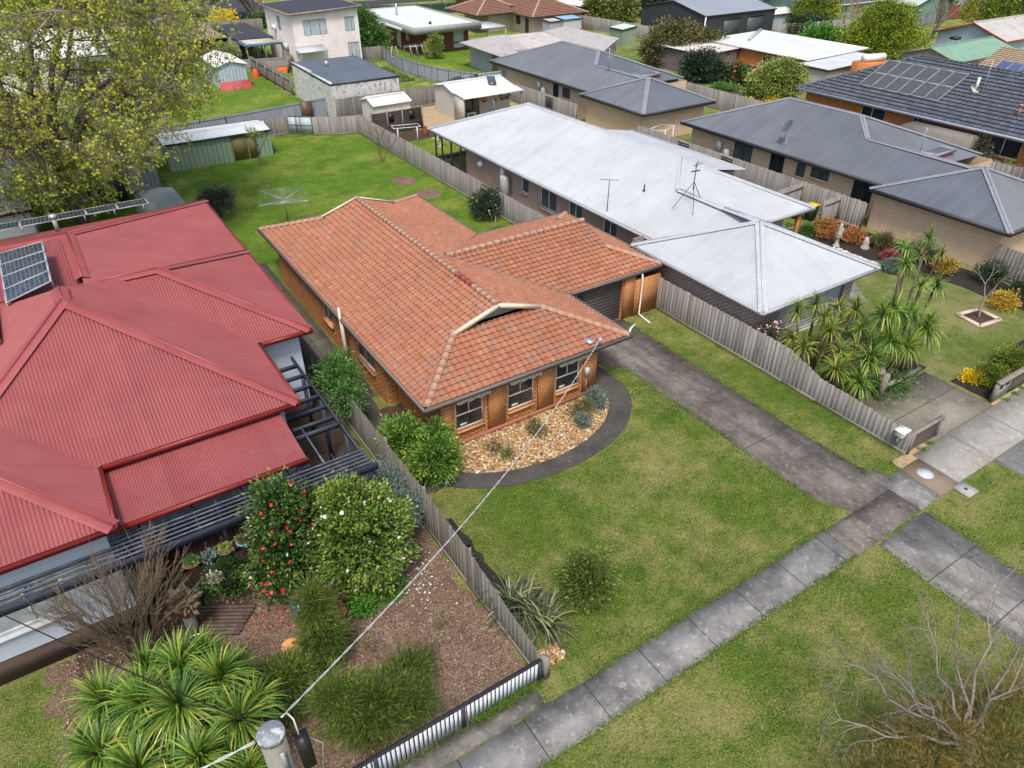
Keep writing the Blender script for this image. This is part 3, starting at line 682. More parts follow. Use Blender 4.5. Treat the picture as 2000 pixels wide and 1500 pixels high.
# pebbles nobody could count
m_peb = NB('pebble'); m_peb.col(m_peb.ramp(m_peb.rnd(), [(.0, (.10, .045, .016)), (.3, (.26, .135, .045)), (.6, (.36, .225, .09)), (.88, (.44, .34, .21)), (1, (.62, .58, .50))])); m_peb.b.inputs['Roughness'].default_value = .6; m_peb = m_peb.m
def pebbles(name, test, box, n, r0, r1, mat, z=.02):
    x = RNG.uniform(box[0], box[1], n*2); y = RNG.uniform(box[2], box[3], n*2); k = np.array([test(a, b) for a, b in zip(x, y)]); x, y = x[k][:n], y[k][:n]; n = len(x)
    O = np.array([(1, 0, 0), (0, 1, 0), (-1, 0, 0), (0, -1, 0), (.1, .1, .75)]); O2 = np.array([(.7, .7, .35), (-.7, .7, .35), (-.7, -.7, .35), (.7, -.7, .35)])
    r = RNG.uniform(r0, r1, (n, 1))*RNG.uniform(.7, 1.3, (n, 3)); a = RNG.uniform(0, 6.28, n); ca, sa = np.cos(a), np.sin(a)
    def tr(o):
        q = o*r; X = q[:, 0]*ca-q[:, 1]*sa+x; Y = q[:, 0]*sa+q[:, 1]*ca+y; return np.stack([X, Y, q[:, 2]+z], 1)
    E_ = [tr(o) for o in O[:4]]; T_ = [tr(o) for o in O2]; top = tr(O[4]); mb = MB(); c = RNG.uniform(0, 1, n)
    for i in range(4):
        j = (i+1) % 4
        mb.arr(np.stack([E_[i], E_[j], T_[i]], 1).reshape(-1, 3), 3, c); mb.arr(np.stack([E_[j], T_[j], T_[i]], 1).reshape(-1, 3), 3, c); mb.arr(np.stack([T_[i], T_[j], top], 1).reshape(-1, 3), 3, c)
    return tag(mb.build(name, mat, loc=((box[0]+box[1])/2, (box[2]+box[3])/2, 0)), kind='stuff')
pebbles('pebbles', lambda a, b: ((a-12.25)/3.98)**2+((b-18.4)/2.56)**2 < 1 and b < 18.4 and a < 16.15, (8.3, 16.2, 15.8, 18.42), 9000, .025, .06, m_peb)
pebbles('pebbles', lambda a, b: True, (6.75, 7.6, 9.0, 9.5), 260, .03, .08, m_peb)
m_pebw = NB('white_pebble'); m_pebw.col(m_pebw.ramp(m_pebw.rnd(), [(.30, .24, .19), (.55, .50, .45), (.7, .68, .64)])); m_pebw = m_pebw.m
pebbles('white_pebbles', lambda a, b: (a-33) < (22.5-b)*.9+3.2, (33.2, 36.8, 19.2, 24.0), 1600, .04, .10, m_pebw)
# bark chips scattered over the mulch, stray grass at the path edges
m_chip = NB('bark_chip'); m_chip.col(m_chip.ramp(m_chip.rnd(), [(.0, (.045, .022, .014)), (.5, (.20, .125, .085)), (1, (.46, .34, .26))])); m_chip = m_chip.m
n = 26000; P = np.stack([RNG.uniform(-4, 6.4, n), RNG.uniform(9.0, 16.2, n), RNG.uniform(.02, .035, n)], 1); D = rdir(n); D[:, 2] *= .25
mb = MB(); leaf_quads(mb, P, D, RNG.uniform(.04, .11, n), RNG.uniform(.015, .035, n), RNG.uniform(0, 1, n)); tag(mb.build('bark_chips', m_chip, loc=(1, 12, 0)), kind='stuff')
m_blade = leafm('grass_blade', [(.03, .085, .008), (.08, .17, .015), (.17, .24, .04)], .6)
m_blades = leafm('pale_grass_blade', [(.04, .12, .012), (.10, .21, .02), (.20, .29, .04), (.40, .37, .14)], .6)
def tufts(name, n, f, h, mat=m_blade, w=.016, lean=.7):
    P = np.array([f() for _ in range(n)]); mb = MB(); blades(mb, P, h, w, lean); return tag(mb.build(name, mat, loc=(0, 0, 0)), kind='stuff')
def edge(x0, y0, x1, y1, s_=.06):
    def f():
        t = random.random(); return (x0+(x1-x0)*t+random.gauss(0, s_), y0+(y1-y0)*t+random.gauss(0, s_), .02)
    return f
tufts('edge_grass', 5200, edge(-8, 6.9, 17.3, 6.9), .10); tufts('edge_grass', 2600, edge(7.6, 8.17, 17.4, 8.17), .09)
tufts('edge_grass', 1500, edge(18.2, 8.4, 18.2, 19.0, .07), .10); tufts('edge_grass', 1500, edge(20.9, 9, 20.9, 22, .07), .10)
tufts('edge_grass', 1200, edge(22.85, 9.0, 22.9, 22.3, .06), .14); tufts('edge_grass', 900, edge(18.22, -1, 18.22, 6.8, .06), .10); tufts('edge_grass', 800, edge(20.8, 0, 20.85, 6.8, .06), .09)
tufts('edge_grass', 1300, edge(4.6, 8.72, 6.5, 8.72, .07), .22); tufts('edge_grass', 700, edge(-2, 8.72, 4.6, 8.72, .05), .12)
tufts('edge_grass', 900, edge(22.9, 30, 22.9, 59, .08), .2); tufts('edge_grass', 700, edge(16.5, 62, 22.5, 59.6, .12), .2)
# short grass over the front lawn and the nature strip, blades too many to count
def area(x0, x1, y0, y1, bad=lambda x, y: False):
    def f():
        while True:
            x, y = random.uniform(x0, x1), random.uniform(y0, y1)
            if not bad(x, y): return (x, y, .0)
    return f
onl = lambda x, y: (18.1 < x < 20.95) or ((x-12.3)/5.0)**2+((y-18.45)/3.38)**2 < 1 or (x < 7.5)
tufts('lawn_blades', 40000, area(7.3, 22.9, 8.25, 19, onl), .055, m_lawn, .02, 1.2)
tufts('lawn_blades', 46000, area(3, 26, -2, 6.85, lambda x, y: 18.1 < x < 20.9 or (x > 25.3)), .055, m_lawn, .02, 1.2)
tufts('lawn_blades', 16000, area(-10, -3.5, 9.5, 16), .06, m_blade, .02, 1.1)

tufts('lawn_weeds', 2600, area(7.4, 22.8, 8.4, 15, onl), .10, m_blade, .035, .9); tufts('lawn_weeds', 2600, area(3, 25, -2, 6.7, lambda x, y: 18.1 < x < 20.9), .10, m_blade, .035, .9)
def clumpy(cx, cy, r): return lambda: (random.gauss(cx, r), random.gauss(cy, r), .0)
for cx, cy, r_ in ((9.4, 9.2, .5), (20.4, 21.0, .3), (17.6, 17.2, .45), (18.0, 15.6, .3), (16.6, 20.8, .2), (13.0, 9.0, .4), (11.9, 5.0, .5), (15.6, 4.6, .6), (8.3, 12.8, .5), (22.3, 21.8, .4), (10, 47, .5), (16, 52, .6), (18.2, 39, .5)):
    tufts('grass_clump', 420, clumpy(cx, cy, r_), .12, m_blade, .02, .8)
P = np.stack([RNG.uniform(7, 23, 260), RNG.uniform(-1, 20, 260), np.full(260, .06)], 1); D = rdir(260); D[:, 2] *= .2; mb = MB(); leaf_quads(mb, P, D, .06, .045, RNG.uniform(0, 1, 260)); tag(mb.build('fallen_leaves', leafm('fallen_leaf', [(.16, .09, .04), (.40, .28, .14)]), loc=(15, 9, 0)), kind='stuff')
# ---------------------------------------------------------------- the brick house in the middle
H = thing('brick_house', 'large orange brick house with terracotta tiled roof and three front windows, in the middle', 'house', (12.8, 26, 0))
E0 = 2.35; S = .337
wp = [(8.9, 18.43), (15.98, 18.43), (15.98, 22.45), (21.5, 22.45), (21.5, 29.8), (17.0, 29.8), (17.0, 35.1), (8.42, 35.1), (8.42, 22.15), (8.9, 22.15)]
fw_ = [(0, .62, 1.80, .62, 2.02), (0, 2.88, 4.07, .62, 2.02), (0, 5.12, 6.27, .62, 2.02)]
sd = [(7, 6.3, 7.4, .9, 1.95), (7, 10.2, 12.0, .95, 2.05)]
gd = (2, 2.1, 4.78, .02, 2.12)
walls(wp, 0, 2.42, m_brick, H, fw_+sd+[gd])
for o in fw_:
    window(H, wp, o, m_frame, m_glass, m_brick, cols=(), rows=(.46,))
    a = wp[0][0]+o[1]; mid = a+(o[2]-o[1])*.5
    mb = MB(); mb.bar((mid, 18.50, .62+1.4*.46), (mid, 18.50, 2.0), .045, .045, up=(0, 1, 0)); mb.build('glazing_bar', m_frame, H)
    v = MB(); v.box(a+.2, a+.48, 18.46, 18.475, .74, .84); v.build('floor_vent', m_cream, H)
for o in sd: window(H, wp, o, m_frame, m_glass, m_brick, cols=(.5,))
# piers beside the windows: the wall panels stand a little proud
for x0, x1 in ((8.9, 9.46), (10.8, 11.72), (13.04, 13.96), (15.26, 15.98)):
    mb = MB(); mb.box(x0+(.002 if x0 == 8.9 else .09), x1-(.002 if x1 == 15.98 else .09), 18.33, 18.428, 0, 2.3); mb.build('brick_pier', m_brick, H)
mb = MB(); mb.box(8.9, 15.98, 18.28, 18.325, 0, .22); mb.build('base_course', brick('red_base_brick', (.36, .13, .07), (.28, .09, .05), (.30, .2, .15)), H)
mb = MB(); x0 = 15.98+2.1
for i in range(24): mb.box(x0+.02, x0+2.66, 22.50+(.012 if i % 2 else 0), 22.56, .03+i*.087, .03+(i+1)*.087-.004)
mb.build('garage_door', m_roller, H)
mb = MB(); mb.box(20.85, 21.5, 22.36, 22.448, 0, 2.3); mb.box(21.5, 23.02, 22.30, 22.5, 0, 1.9); mb.build('wing_wall', m_brick, H)
mb = MB(); mb.tube([(21.72, 22.2, 2.25), (21.72, 22.15, 1.9), (21.72, 22.15, .15), (21.76, 21.9, .06), (21.7, 21.3, .05)], .036, 8); mb.build('downpipe', m_white, H)
mb = MB(); mb.tube([(17.25, 18.6, 2.2), (16.3, 19.0, 1.7), (16.2, 19.0, .1)], .04, 8); mb.build('downpipe', m_white, H)
mb = MB(); mb.tube([(19.9, 20.8, .07), (20.5, 21.35, .07), (20.9, 21.5, .12)], .05, 8); mb.build('drain_pipe', m_white, H)
mb = MB(); mb.box(8.08, 8.18, 25.62, 25.70, 0, 2.9); mb.tube([(8.13, 25.5, 0), (8.13, 25.5, 2.3)], .045); mb.build('vent_pipe', m_cream, H)
mb = MB(); mb.box(15.35, 15.52, 18.18, 18.33, 1.05, 1.42); mb.tube([(15.43, 18.27, .1), (15.43, 18.27, 1.05)], .015); mb.build('meter_box', simple('grey_box', (.45, .46, .46), .4), H)
for i, o in enumerate(fw_):      # scalloped awning valances under the eave
    a = wp[0][0]+o[1]-.08; b = a+1.42; mb = MB(); k = 26
    for j in range(k):
        x0_, x1_ = a+(b-a)*j/k, a+(b-a)*(j+1)/k; dz = lambda t: 2.03-.05*abs(math.sin(t*k*.42)); y = 18.16
        mb.quad((x0_, y-.02, dz(j/k)), (x1_, y-.02, dz((j+1)/k)), (x1_, y, 2.27), (x0_, y, 2.27), (j % 2)*.9)
    mb.build('awning_valance', M('striped_canvas', [(.26, .22, .17), (.62, .56, .46)], 2, 20, .1, att=.9), H)
RX0, RX1, RY0, RY1 = 8.2, 17.42, 18.1, 37.1; RC = (RX0+RX1)/2; t_ = 2.68; hw = (RX1-RX0)/2; zr = E0+S*hw; zg = E0+S*t_
roof = MB()
roof_face(roof, [(RX0, RY0, E0), (RX1, RY0, E0), (RX1-t_, RY0+t_, zg), (RX0+t_, RY0+t_, zg)], 'tile', .27, .272)
roof_face(roof, [(RX1, RY1, E0), (RX0, RY1, E0), (RX0+t_, RY1-t_, zg), (RX1-t_, RY1-t_, zg)], 'tile', .27, .272)
roof_face(roof, [(RX0, RY1, E0), (RX0, RY0, E0), (RX0+t_, RY0+t_, zg), (RC, RY0+t_-.12, zr), (RC, RY1-t_+.12, zr), (RX0+t_, RY1-t_, zg)], 'tile', .27, .272)
roof_face(roof, [(RX1, RY0, E0), (RX1, RY1, E0), (RX1-t_, RY1-t_, zg), (RC, RY1-t_+.12, zr), (RC, RY0+t_-.12, zr), (RX1-t_, RY0+t_, zg)], 'tile', .27, .272)
GY0, GY1, GX1 = 22.3, 30.15, 23.1; GC = (GY0+GY1)/2; zg2 = E0+S*(GY1-GY0)/2; tg = 2.0; zgg = E0+S*tg; xm = RX1-(GY1-GY0)/2
roof_face(roof, [(RX1-.0, GY0, E0), (GX1, GY0, E0), (GX1-tg, GY0+tg, zgg), (GX1-tg+.1, GC, zg2), (xm, GC, zg2)], 'tile', .27, .272)
roof_face(roof, [(GX1, GY1, E0), (RX1, GY1, E0), (xm, GC, zg2), (GX1-tg+.1, GC, zg2), (GX1-tg, GY1-tg, zgg)], 'tile', .27, .272)
roof_face(roof, [(GX1, GY0, E0), (GX1, GY1, E0), (GX1-tg, GY1-tg, zgg), (GX1-tg, GY0+tg, zgg)], 'tile', .27, .272)
under(roof, [(RX0, RY0, E0), (RX1, RY0, E0), (RX1, RY1, E0), (RX0, RY1, E0)], .03); under(roof, [(RX1, GY0, E0), (GX1, GY0, E0), (GX1, GY1, E0), (RX1, GY1, E0)], .034)
rf = roof.build('tiled_roof', m_tile, H)
cp = MB(); hz = .05
for p, q in [((RX0+.05, RY0+.05, E0+hz), (RX0+t_, RY0+t_, zg+hz)), ((RX1-.05, RY0+.05, E0+hz), (RX1-t_, RY0+t_, zg+hz)), ((RX0+.05, RY1-.05, E0+hz), (RX0+t_, RY1-t_, zg+hz)), ((RX1-.05, RY1-.05, E0+hz), (RX1-t_, RY1-t_, zg+hz)),
             ((RC, RY0+t_-.1, zr+hz), (RC, 22.6, zr+hz)), ((RC, 23.85, zr+hz), (RC, RY1-t_+.1, zr+hz)), ((xm, GC, zg2+hz), (GX1-tg+.1, GC, zg2+hz)), ((GX1-.05, GY0+.05, E0+hz), (GX1-tg, GY0+tg, zgg+hz)), ((GX1-.05, GY1-.05, E0+hz), (GX1-tg, GY1-tg, zgg+hz))]:
    cp = MB(); cap_tiles(cp, p, q); cp.build('ridge_caps', m_cap, rf)
c2 = MB(); cap_tiles(c2, (RC, 22.6, zr+hz), (RC, 23.85, zr+hz)); tag(c2.build('ridge_caps', m_capred, rf), 'three newer dark red ridge caps')
def gablet(y, dy):
    g = MB(); g.poly([(RX0+t_+.1, y+dy*.25, zg), (RX1-t_-.1, y+dy*.25, zg), (RC, y+dy*.25, zr-.02)]); g.build('gablet', simple('grey_gable_board', (.30, .30, .30), .7), H)
    b = MB(); yy = y-dy*.16
    for sx in (-1, 1): b.bar((RC+sx*(hw-t_+.05), yy, zg+.02), (RC, yy, zr+.0), .05, .17)
    for sx in (-1, 1): b.bar((RC+sx*(hw-t_+.05), yy+dy*.05, zg+.09), (RC, yy+dy*.05, zr+.07), .13, .03)
    b.build('bargeboard', m_cream, H)
gablet(RY0+t_, 1); gablet(RY1-t_, -1)
g = MB(); g.poly([(GX1-tg-.1, GY0+tg+.1, zgg), (GX1-tg-.1, GY1-tg-.1, zgg), (GX1-tg-.1, GC, zg2)]); g.build('gablet', simple('grey_gable_board', (.30, .30, .30)), H)
# grey guttering all round, valley gutters
g = MB(); gx = .05
gutter(g, [(RX0-gx, RY1+gx, E0+.03), (RX0-gx, RY0-gx, E0+.03), (RX1+gx, RY0-gx, E0+.03), (RX1+gx, GY0-gx, E0+.03), (GX1+gx, GY0-gx, E0+.03), (GX1+gx, GY1+gx, E0+.03), (RX1+gx, GY1+gx, E0+.03), (RX1+gx, RY1+gx, E0+.03), (RX0-gx, RY1+gx, E0+.03)])
g.build('gutter', m_fascia, H)
g = MB(); g.bar((RX1, GY0, E0+.055), (xm, GC, zg2+.055), .09, .02); g.bar((RX1, GY1, E0+.055), (xm, GC, zg2+.055), .09, .02); g.build('valley_gutter', simple('valley_metal', (.20, .17, .15)), rf)
g = MB(); g.box(15.45, 15.75, 18.25, 18.75, 2.47, 2.56); g.tube([(15.85, 18.1, 2.45), (15.85, 18.1, 2.75)], .07, 8); g.build('cable_bracket', m_steel, H)
# ---------------------------------------------------------------- weatherboard house with the red roof (left)
def RS(x, y, z): k = .956; return (x*k, y*k, 17-(17-z)*k)
Rd = thing('weatherboard_house', 'pale blue weatherboard house under a big red corrugated roof, at the left', 'house', (0, 26, 0))
rp = [(-30, 16.35), (-1.75, 16.35), (-1.75, 19.1), (3.8, 19.1), (3.8, 23.2), (5.7, 23.2), (5.7, 38.0), (-14, 38.0), (-30, 38.0)]
rw = [(0, 21.0, 23.9, 1.55, 2.75), (0, 24.3, 27.0, 1.55, 2.75)]
walls(rp, .75, 3.85, m_wb, Rd, rw)
for o in rw: window(Rd, rp, o, m_white, m_curt, m_white, cols=(.33, .67), rows=(), fw=.09)
mb = MB(); n_ = len(rp)
for i in range(n_):
    a, b = rp[i], rp[(i+1) % n_]; d = (V(*b, 0)-V(*a, 0)); d /= np.linalg.norm(d); nn = V(d[1], -d[0], 0)*.03
    mb.bar((a[0]+nn[0], a[1]+nn[1], .37), (b[0]+nn[0], b[1]+nn[1], .37), .05, .74)
mb.build('base_boards', m_skirt, Rd)
def add_roof(root, faces, caps, mat, capm, gutters=None, gm=None, pitch=.076, undz=.05, kind='corr', cw=.2, name='roof', gh=.14):
    mb = MB()
    for f in faces: roof_face(mb, f, kind, pitch)
    r = mb.build(name, mat, root)
    for p, q in caps:
        c = MB(); up = V(0, 0, .03); cap_metal(c, V(*p)+up, V(*q)+up, cw); c.build('ridge_cap', capm, r)
    if gutters:
        for g_ in gutters:
            g = MB(); gutter(g, g_, gh); g.build('gutter', gm or capm, root)
    return r
t_ = lambda L: [RS(*p) for p in L]
s1 = .525; z0 = 3.3
pk = (-1.03, 25.03, 6.15); pk2 = (-1.03, 26.1, 6.15)
F = [t_([(-6.46, 19.6, z0), (4.4, 19.6, z0), pk]), t_([(4.4, 19.6, z0), (4.4, 31.5, z0), pk2, pk]), t_([(-6.46, 31.5, z0), (-6.46, 19.6, z0), pk, pk2]), t_([(4.4, 31.5, z0), (-6.46, 31.5, z0), pk2])]
C = [t_([(4.4, 19.6, z0), pk]), t_([(-6.46, 19.6, z0), pk]), t_([pk, pk2])]
# east wing
F += [t_([(-12, 23.9, z0), (6.36, 23.9, z0), (2.2, 28.15, 5.17), (-12, 28.15, 5.17)]), t_([(6.36, 23.9, z0), (6.36, 32.4, z0), (2.2, 28.15, 5.17)]), t_([(6.36, 32.4, z0), (-12, 32.4, z0), (-12, 28.15, 5.17), (2.2, 28.15, 5.17)])]
C += [t_([(6.36, 23.9, z0), (2.2, 28.15, 5.17)]), t_([(6.36, 32.4, z0), (2.2, 28.15, 5.17)]), t_([(2.2, 28.15, 5.17), (-.3, 28.15, 5.17)]), t_([(-1.9, 28.15, 5.17), (-12, 28.15, 5.17)])]
# north wing
sN = .31; zr_ = z0+sN*6.7
F += [t_([(6.4, 28.3, z0), (6.4, 40.2, z0), (-.3, 33.2, zr_), (-.3, 27.6, zr_)]), t_([(6.4, 40.2, z0), (-14, 40.2, z0), (-14, 33.2, zr_), (-.3, 33.2, zr_)]), t_([(-14, 27.6, 5.12), (-.3, 27.6, 5.12), (-.3, 33.2, zr_), (-14, 33.2, zr_)])]
C += [t_([(6.4, 40.2, z0), (-.3, 33.2, zr_)]), t_([(-.3, 33.2, zr_), (-.3, 28.4, zr_)]), t_([(-.3, 33.2, zr_), (-9, 33.2, zr_)])]
# front bay (hips run up to the main roof)
bz = z0+s1*5.2
F += [t_([(-12.0, 16.8, z0), (-1.55, 16.8, z0), (-6.75, 22.0, bz)]), t_([(-1.55, 16.8, z0), (-1.55, 23, z0), (-6.75, 23, bz), (-6.75, 22.0, bz)])]
C += [t_([(-1.55, 16.8, z0), (-6.75, 22.0, bz)])]
add_roof(Rd, F, C, m_redr, m_redcap, [t_([(4.42, 24, z0), (4.42, 19.56, z0), (-1.5, 19.56, z0)]), t_([(-1.5, 19.56, z0), (-1.5, 16.76, z0), (-26, 16.76, z0)]), t_([(4.4, 23.85, z0), (6.4, 23.85, z0), (6.4, 40.2, z0)])], m_redgut, cw=.24, pitch=.1)
# verandah roof below the gutter
mb = MB(); roof_face(mb, t_([(-1.5, 17.28, 2.87), (3.78, 17.28, 2.87), (3.78, 19.75, 3.05), (-1.5, 19.75, 3.05)]), 'corr'); v = mb.build('verandah_roof', m_redr, Rd)
mb = MB(); gutter(mb, t_([(-1.5, 17.25, 2.85), (3.82, 17.25, 2.85)])); mb.build('gutter', m_redgut, Rd)
for x in (-1.3, 1.0, 3.5): mb = MB(); mb.box(x*.956-.05, x*.956+.05, 16.55, 16.65, 0, 3.4); mb.build('verandah_post', m_navy, Rd)
mb = MB(); mb.tube([RS(-.6, 35.2, 4.9), RS(-.6, 35.2, 5.5)], .09, 10); mb.lathe(RS(-.6, 35.2, 0)[0], RS(-.6, 35.2, 0)[1], [(.14, RS(0, 0, 5.5)[2]), (.16, RS(0, 0, 5.56)[2]), (.12, RS(0, 0, 5.66)[2])], 10); mb.build('roof_flue', m_steel, Rd)
mb = MB()
for i in range(14): mb.bar(RS(-1.2+.36*i, 17.3, 2.95), RS(-1.2+.36*i, 17.3, 3.4), .01)
# solar panels
solar_array('bank of four solar panels tilted on the west slope of the red roof', [RS(*p) for p in ((-1.2, 27.2, 6.0), (-1.15, 30.9, 6.1), (-2.72, 31.9, 5.6), (-2.72, 27.5, 5.45))], 4, 1, legs=.35)
solar_array('solar panel at the left picture edge lying on the red roof', [RS(*p) for p in ((-3.08, 25.2, 5.30), (-3.08, 27.9, 5.30), (-4.75, 27.9, 4.6), (-4.75, 25.2, 4.6))], 2, 1, legs=.2)
solar_array('long row of solar panels along the far gutter of the red roof', [RS(*p) for p in ((-6.4, 39.6, 3.92), (3.62, 39.6, 3.92), (3.62, 41.1, 3.72), (-6.4, 41.1, 3.72))], 7, 1, legs=.25, cellm=m_cell)
# deck and pergola
t = thing('pergola', 'dark blue timber pergola with weathered battens along the red roofed house', 'pergola', (5, 18, 0))
for x, y in ((5.28, 16.05), (5.28, 17.9), (5.28, 20.1), (5.28, 22.0), (1.9, 16.0), (-1.6, 16.0)):
    mb = MB(); mb.box(x-.06, x+.06, y-.06, y+.06, 0, 2.72); mb.build('post', m_navy, t)
def tb(a, b, w, h, m, nm='beam', r=None): mb = MB(); mb.bar(a, b, w, h, r=r); return mb.build(nm, m, t)
tb((5.28, 15.6, 2.8), (5.28, 23.1, 2.8), .06, .16, m_navy); tb((4.1, 15.7, 2.98), (4.1, 18.6, 2.98), .05, .05, m_batten, 'batten'); 
for y in (18.75, 19.45, 20.15, 20.9, 21.65, 22.4): tb((3.86, y, 2.86), (5.25, y, 2.86), .05, .16, m_navy, 'rafter')
tb((3.8, 18.3, 2.86), (5.3, 18.3, 2.86), .07, .18, m_navy)
tb((-30, 15.62, 3.0), (5.4, 15.62, 3.0), .07, .24, m_navy)
for i, y in enumerate(np.linspace(15.78, 16.62, 6)): tb((-30+2*(i % 3), y, 3.08), (5.3-(.0 if i < 5 else 1.6), y, 3.08), .055, .05, m_batten, 'batten')
for x in np.arange(-28, 5.3, 1.35): tb((x, 15.65, 3.02), (x, 16.8, 3.02), .05, .07, m_navy, 'rafter')
mb = MB()
for i in range(30): mb.box(-1.6+i*.125, -1.6+i*.125+.118, 17.5, 19.0, .2, .24)
for i in range(12): mb.box(2.2+i*.125, 2.2+i*.125+.118, 17.5, 23.0, .2, .24)
solo(mb, 'deck', M('red_brown_decking', [(.055, .03, .022), (.13, .075, .055)], 3, 25, .3, att=.4, rough=.85), 'narrow dark decking under the pergola of the red roofed house', 'deck')

# ---------------------------------------------------------------- white roofed brick house (right of the middle)
Wh = thing('white_roof_house', 'long brown brick house with a pale corrugated roof, beside the terracotta one', 'house', (29, 32, 0))
wh = [(23.5, 16.9), (30.4, 16.9), (30.4, 24.0), (34.0, 24.0), (34.0, 44.3), (24.9, 44.3), (24.9, 25.0), (23.5, 25.0)]
Lw = 44.3
wo = [(5, Lw-35.6, Lw-34.4, 1.2, 2.1), (5, Lw-32.9, Lw-31.1, .95, 2.1), (5, Lw-29.9, Lw-28.3, .1, 2.1), (5, Lw-26.9, Lw-25.9, .1, 2.1), (5, Lw-37.0, Lw-36.2, 1.35, 2.1)]
wo = [(5, 7.1, 7.9, 1.15, 2.1), (5, 9.2, 10.9, .85, 2.1), (5, 12.1, 13.4, .1, 2.1), (5, 15.3, 16.5, .5, 2.1)]
wgd = (0, 1.6, 6.2, .02, 2.2)
walls(wh, 0, 2.62, m_brickb, Wh, wo+[wgd])
for o in wo: window(Wh, wh, o, m_white, m_gpane, m_brickb if o[3] > .3 else None, cols=(.5,) if o[2]-o[1] > 1 else ())
mb = MB()
for i in range(12): mb.box(25.12, 29.68, 17.0+(.01 if i % 2 else 0), 17.05, .03+i*.18, .03+(i+1)*.18-.006)
mb.build('garage_door', simple('pale_garage_door', (.50, .55, .60), .45), Wh)
ze = 2.55; cz = 4.75
Pq = (29.6, 28.2, cz); Pn = (29.6, 43.3, cz); Q = (27.55, 26.15, 4.0); gp = (27.1, 20.4, 4.22); sQ = (27.3, 21.0, 4.1)
F = [[(24.35, 49.0, ze), (24.35, 24.0, ze), (27.5, 20.9, 4.0), Q, Pq, Pn], [(34.9, 48.9, ze), (24.35, 48.9, ze), Pn], [(34.9, 22.9, ze), (34.9, 48.9, ze), Pn, Pq], [Q, (27.5, 22.5, 4.0), (28.3, 22.5, 3.7), (34.9, 22.9, ze), Pq]]
F[3] = [Q, (31.0, 22.9, ze), (34.9, 22.9, ze), Pq]; F.append([(27.5, 20.9, 4.0), (31.0, 20.9, ze), (31.0, 22.9, ze), Q])
G0 = [(23.05, 16.25, ze), (31.0, 16.25, ze), (31.0, 24.55, ze), (23.05, 24.55, ze)]
gp = (27.1, 20.4, 4.25)
F += [[G0[0], G0[1], gp], [G0[1], G0[2], gp], [G0[2], G0[3], gp], [G0[3], G0[0], gp]]
C = [(G0[0], gp), (G0[1], gp), (G0[3], gp), (gp, (27.5, 22.9, 4.0)), ((27.5, 22.9, 4.0), Q), (Q, Pq), (Pq, Pn), (Pn, (24.35, 48.9, ze)), (Pq, (34.9, 22.9, ze))]
add_roof(Wh, F, C, m_whiter, simple('white_ridge_metal', (.40, .42, .45), .4), [[(24.3, 49, ze), (24.3, 24.6, ze)], [(23.0, 24.6, ze), (23.0, 16.2, ze), (31.05, 16.2, ze), (31.05, 22.9, ze), (34.95, 22.85, ze), (34.95, 48.95, ze), (24.3, 48.95, ze)]], simple('pale_gutter', (.33, .35, .37), .4), cw=.2, pitch=.13)
# lower wing on the far side
F2 = [[(35.9, 29.0, 2.85), (35.9, 39.5, 2.85), (32.6, 39.5, 3.42), (32.6, 29.0, 3.42)]]
mb = MB(); roof_face(mb, F2[0], 'corr'); mb.build('wing_roof', m_whiter, Wh); mb = MB(); gutter(mb, [(35.95, 28.9, 2.9), (35.95, 39.6, 2.9)]); mb.build('gutter', G_['pale_gutter'], Wh)
mb = MB(); mb.box(34.05, 35.5, 29.3, 39.2, 0, 2.85); mb.build('wing_wall', m_brickb, Wh)
for y in (44.9, 46.3, 47.7, 48.7): mb = MB(); mb.box(24.75, 24.85, y-.05, y+.05, 0, 2.5); mb.build('verandah_post', simple('brown_post', (.13, .075, .055)), Wh)
mb = MB(); mb.box(33.9, 34.1, 23.0, 23.2, 0, 2.5); mb.build('verandah_post', simple('orange_post', (.42, .15, .04)), Wh)
mb = MB(); mb.tube([(26.7, 27.9, 3.4), (26.7, 27.9, 3.95)], .04); mb.lathe(26.7, 27.9, [(.12, 3.5), (.1, 3.6), (.04, 3.68)], 8); mb.build('roof_vent', m_dgrey, Wh)
mb = MB(); mb.poly([(23.3, 44.3, .05), (26, 44.3, .05), (26, 49.5, .05), (23.3, 49.5, .05)]); struct(mb, 'patio', M('patio_pavers', [(.14, .09, .08), (.22, .16, .14)], 3, 20, .5))
sheet('garden_bed', R4(23.1, 24.9, 24.9, 44), m_sand, .012)

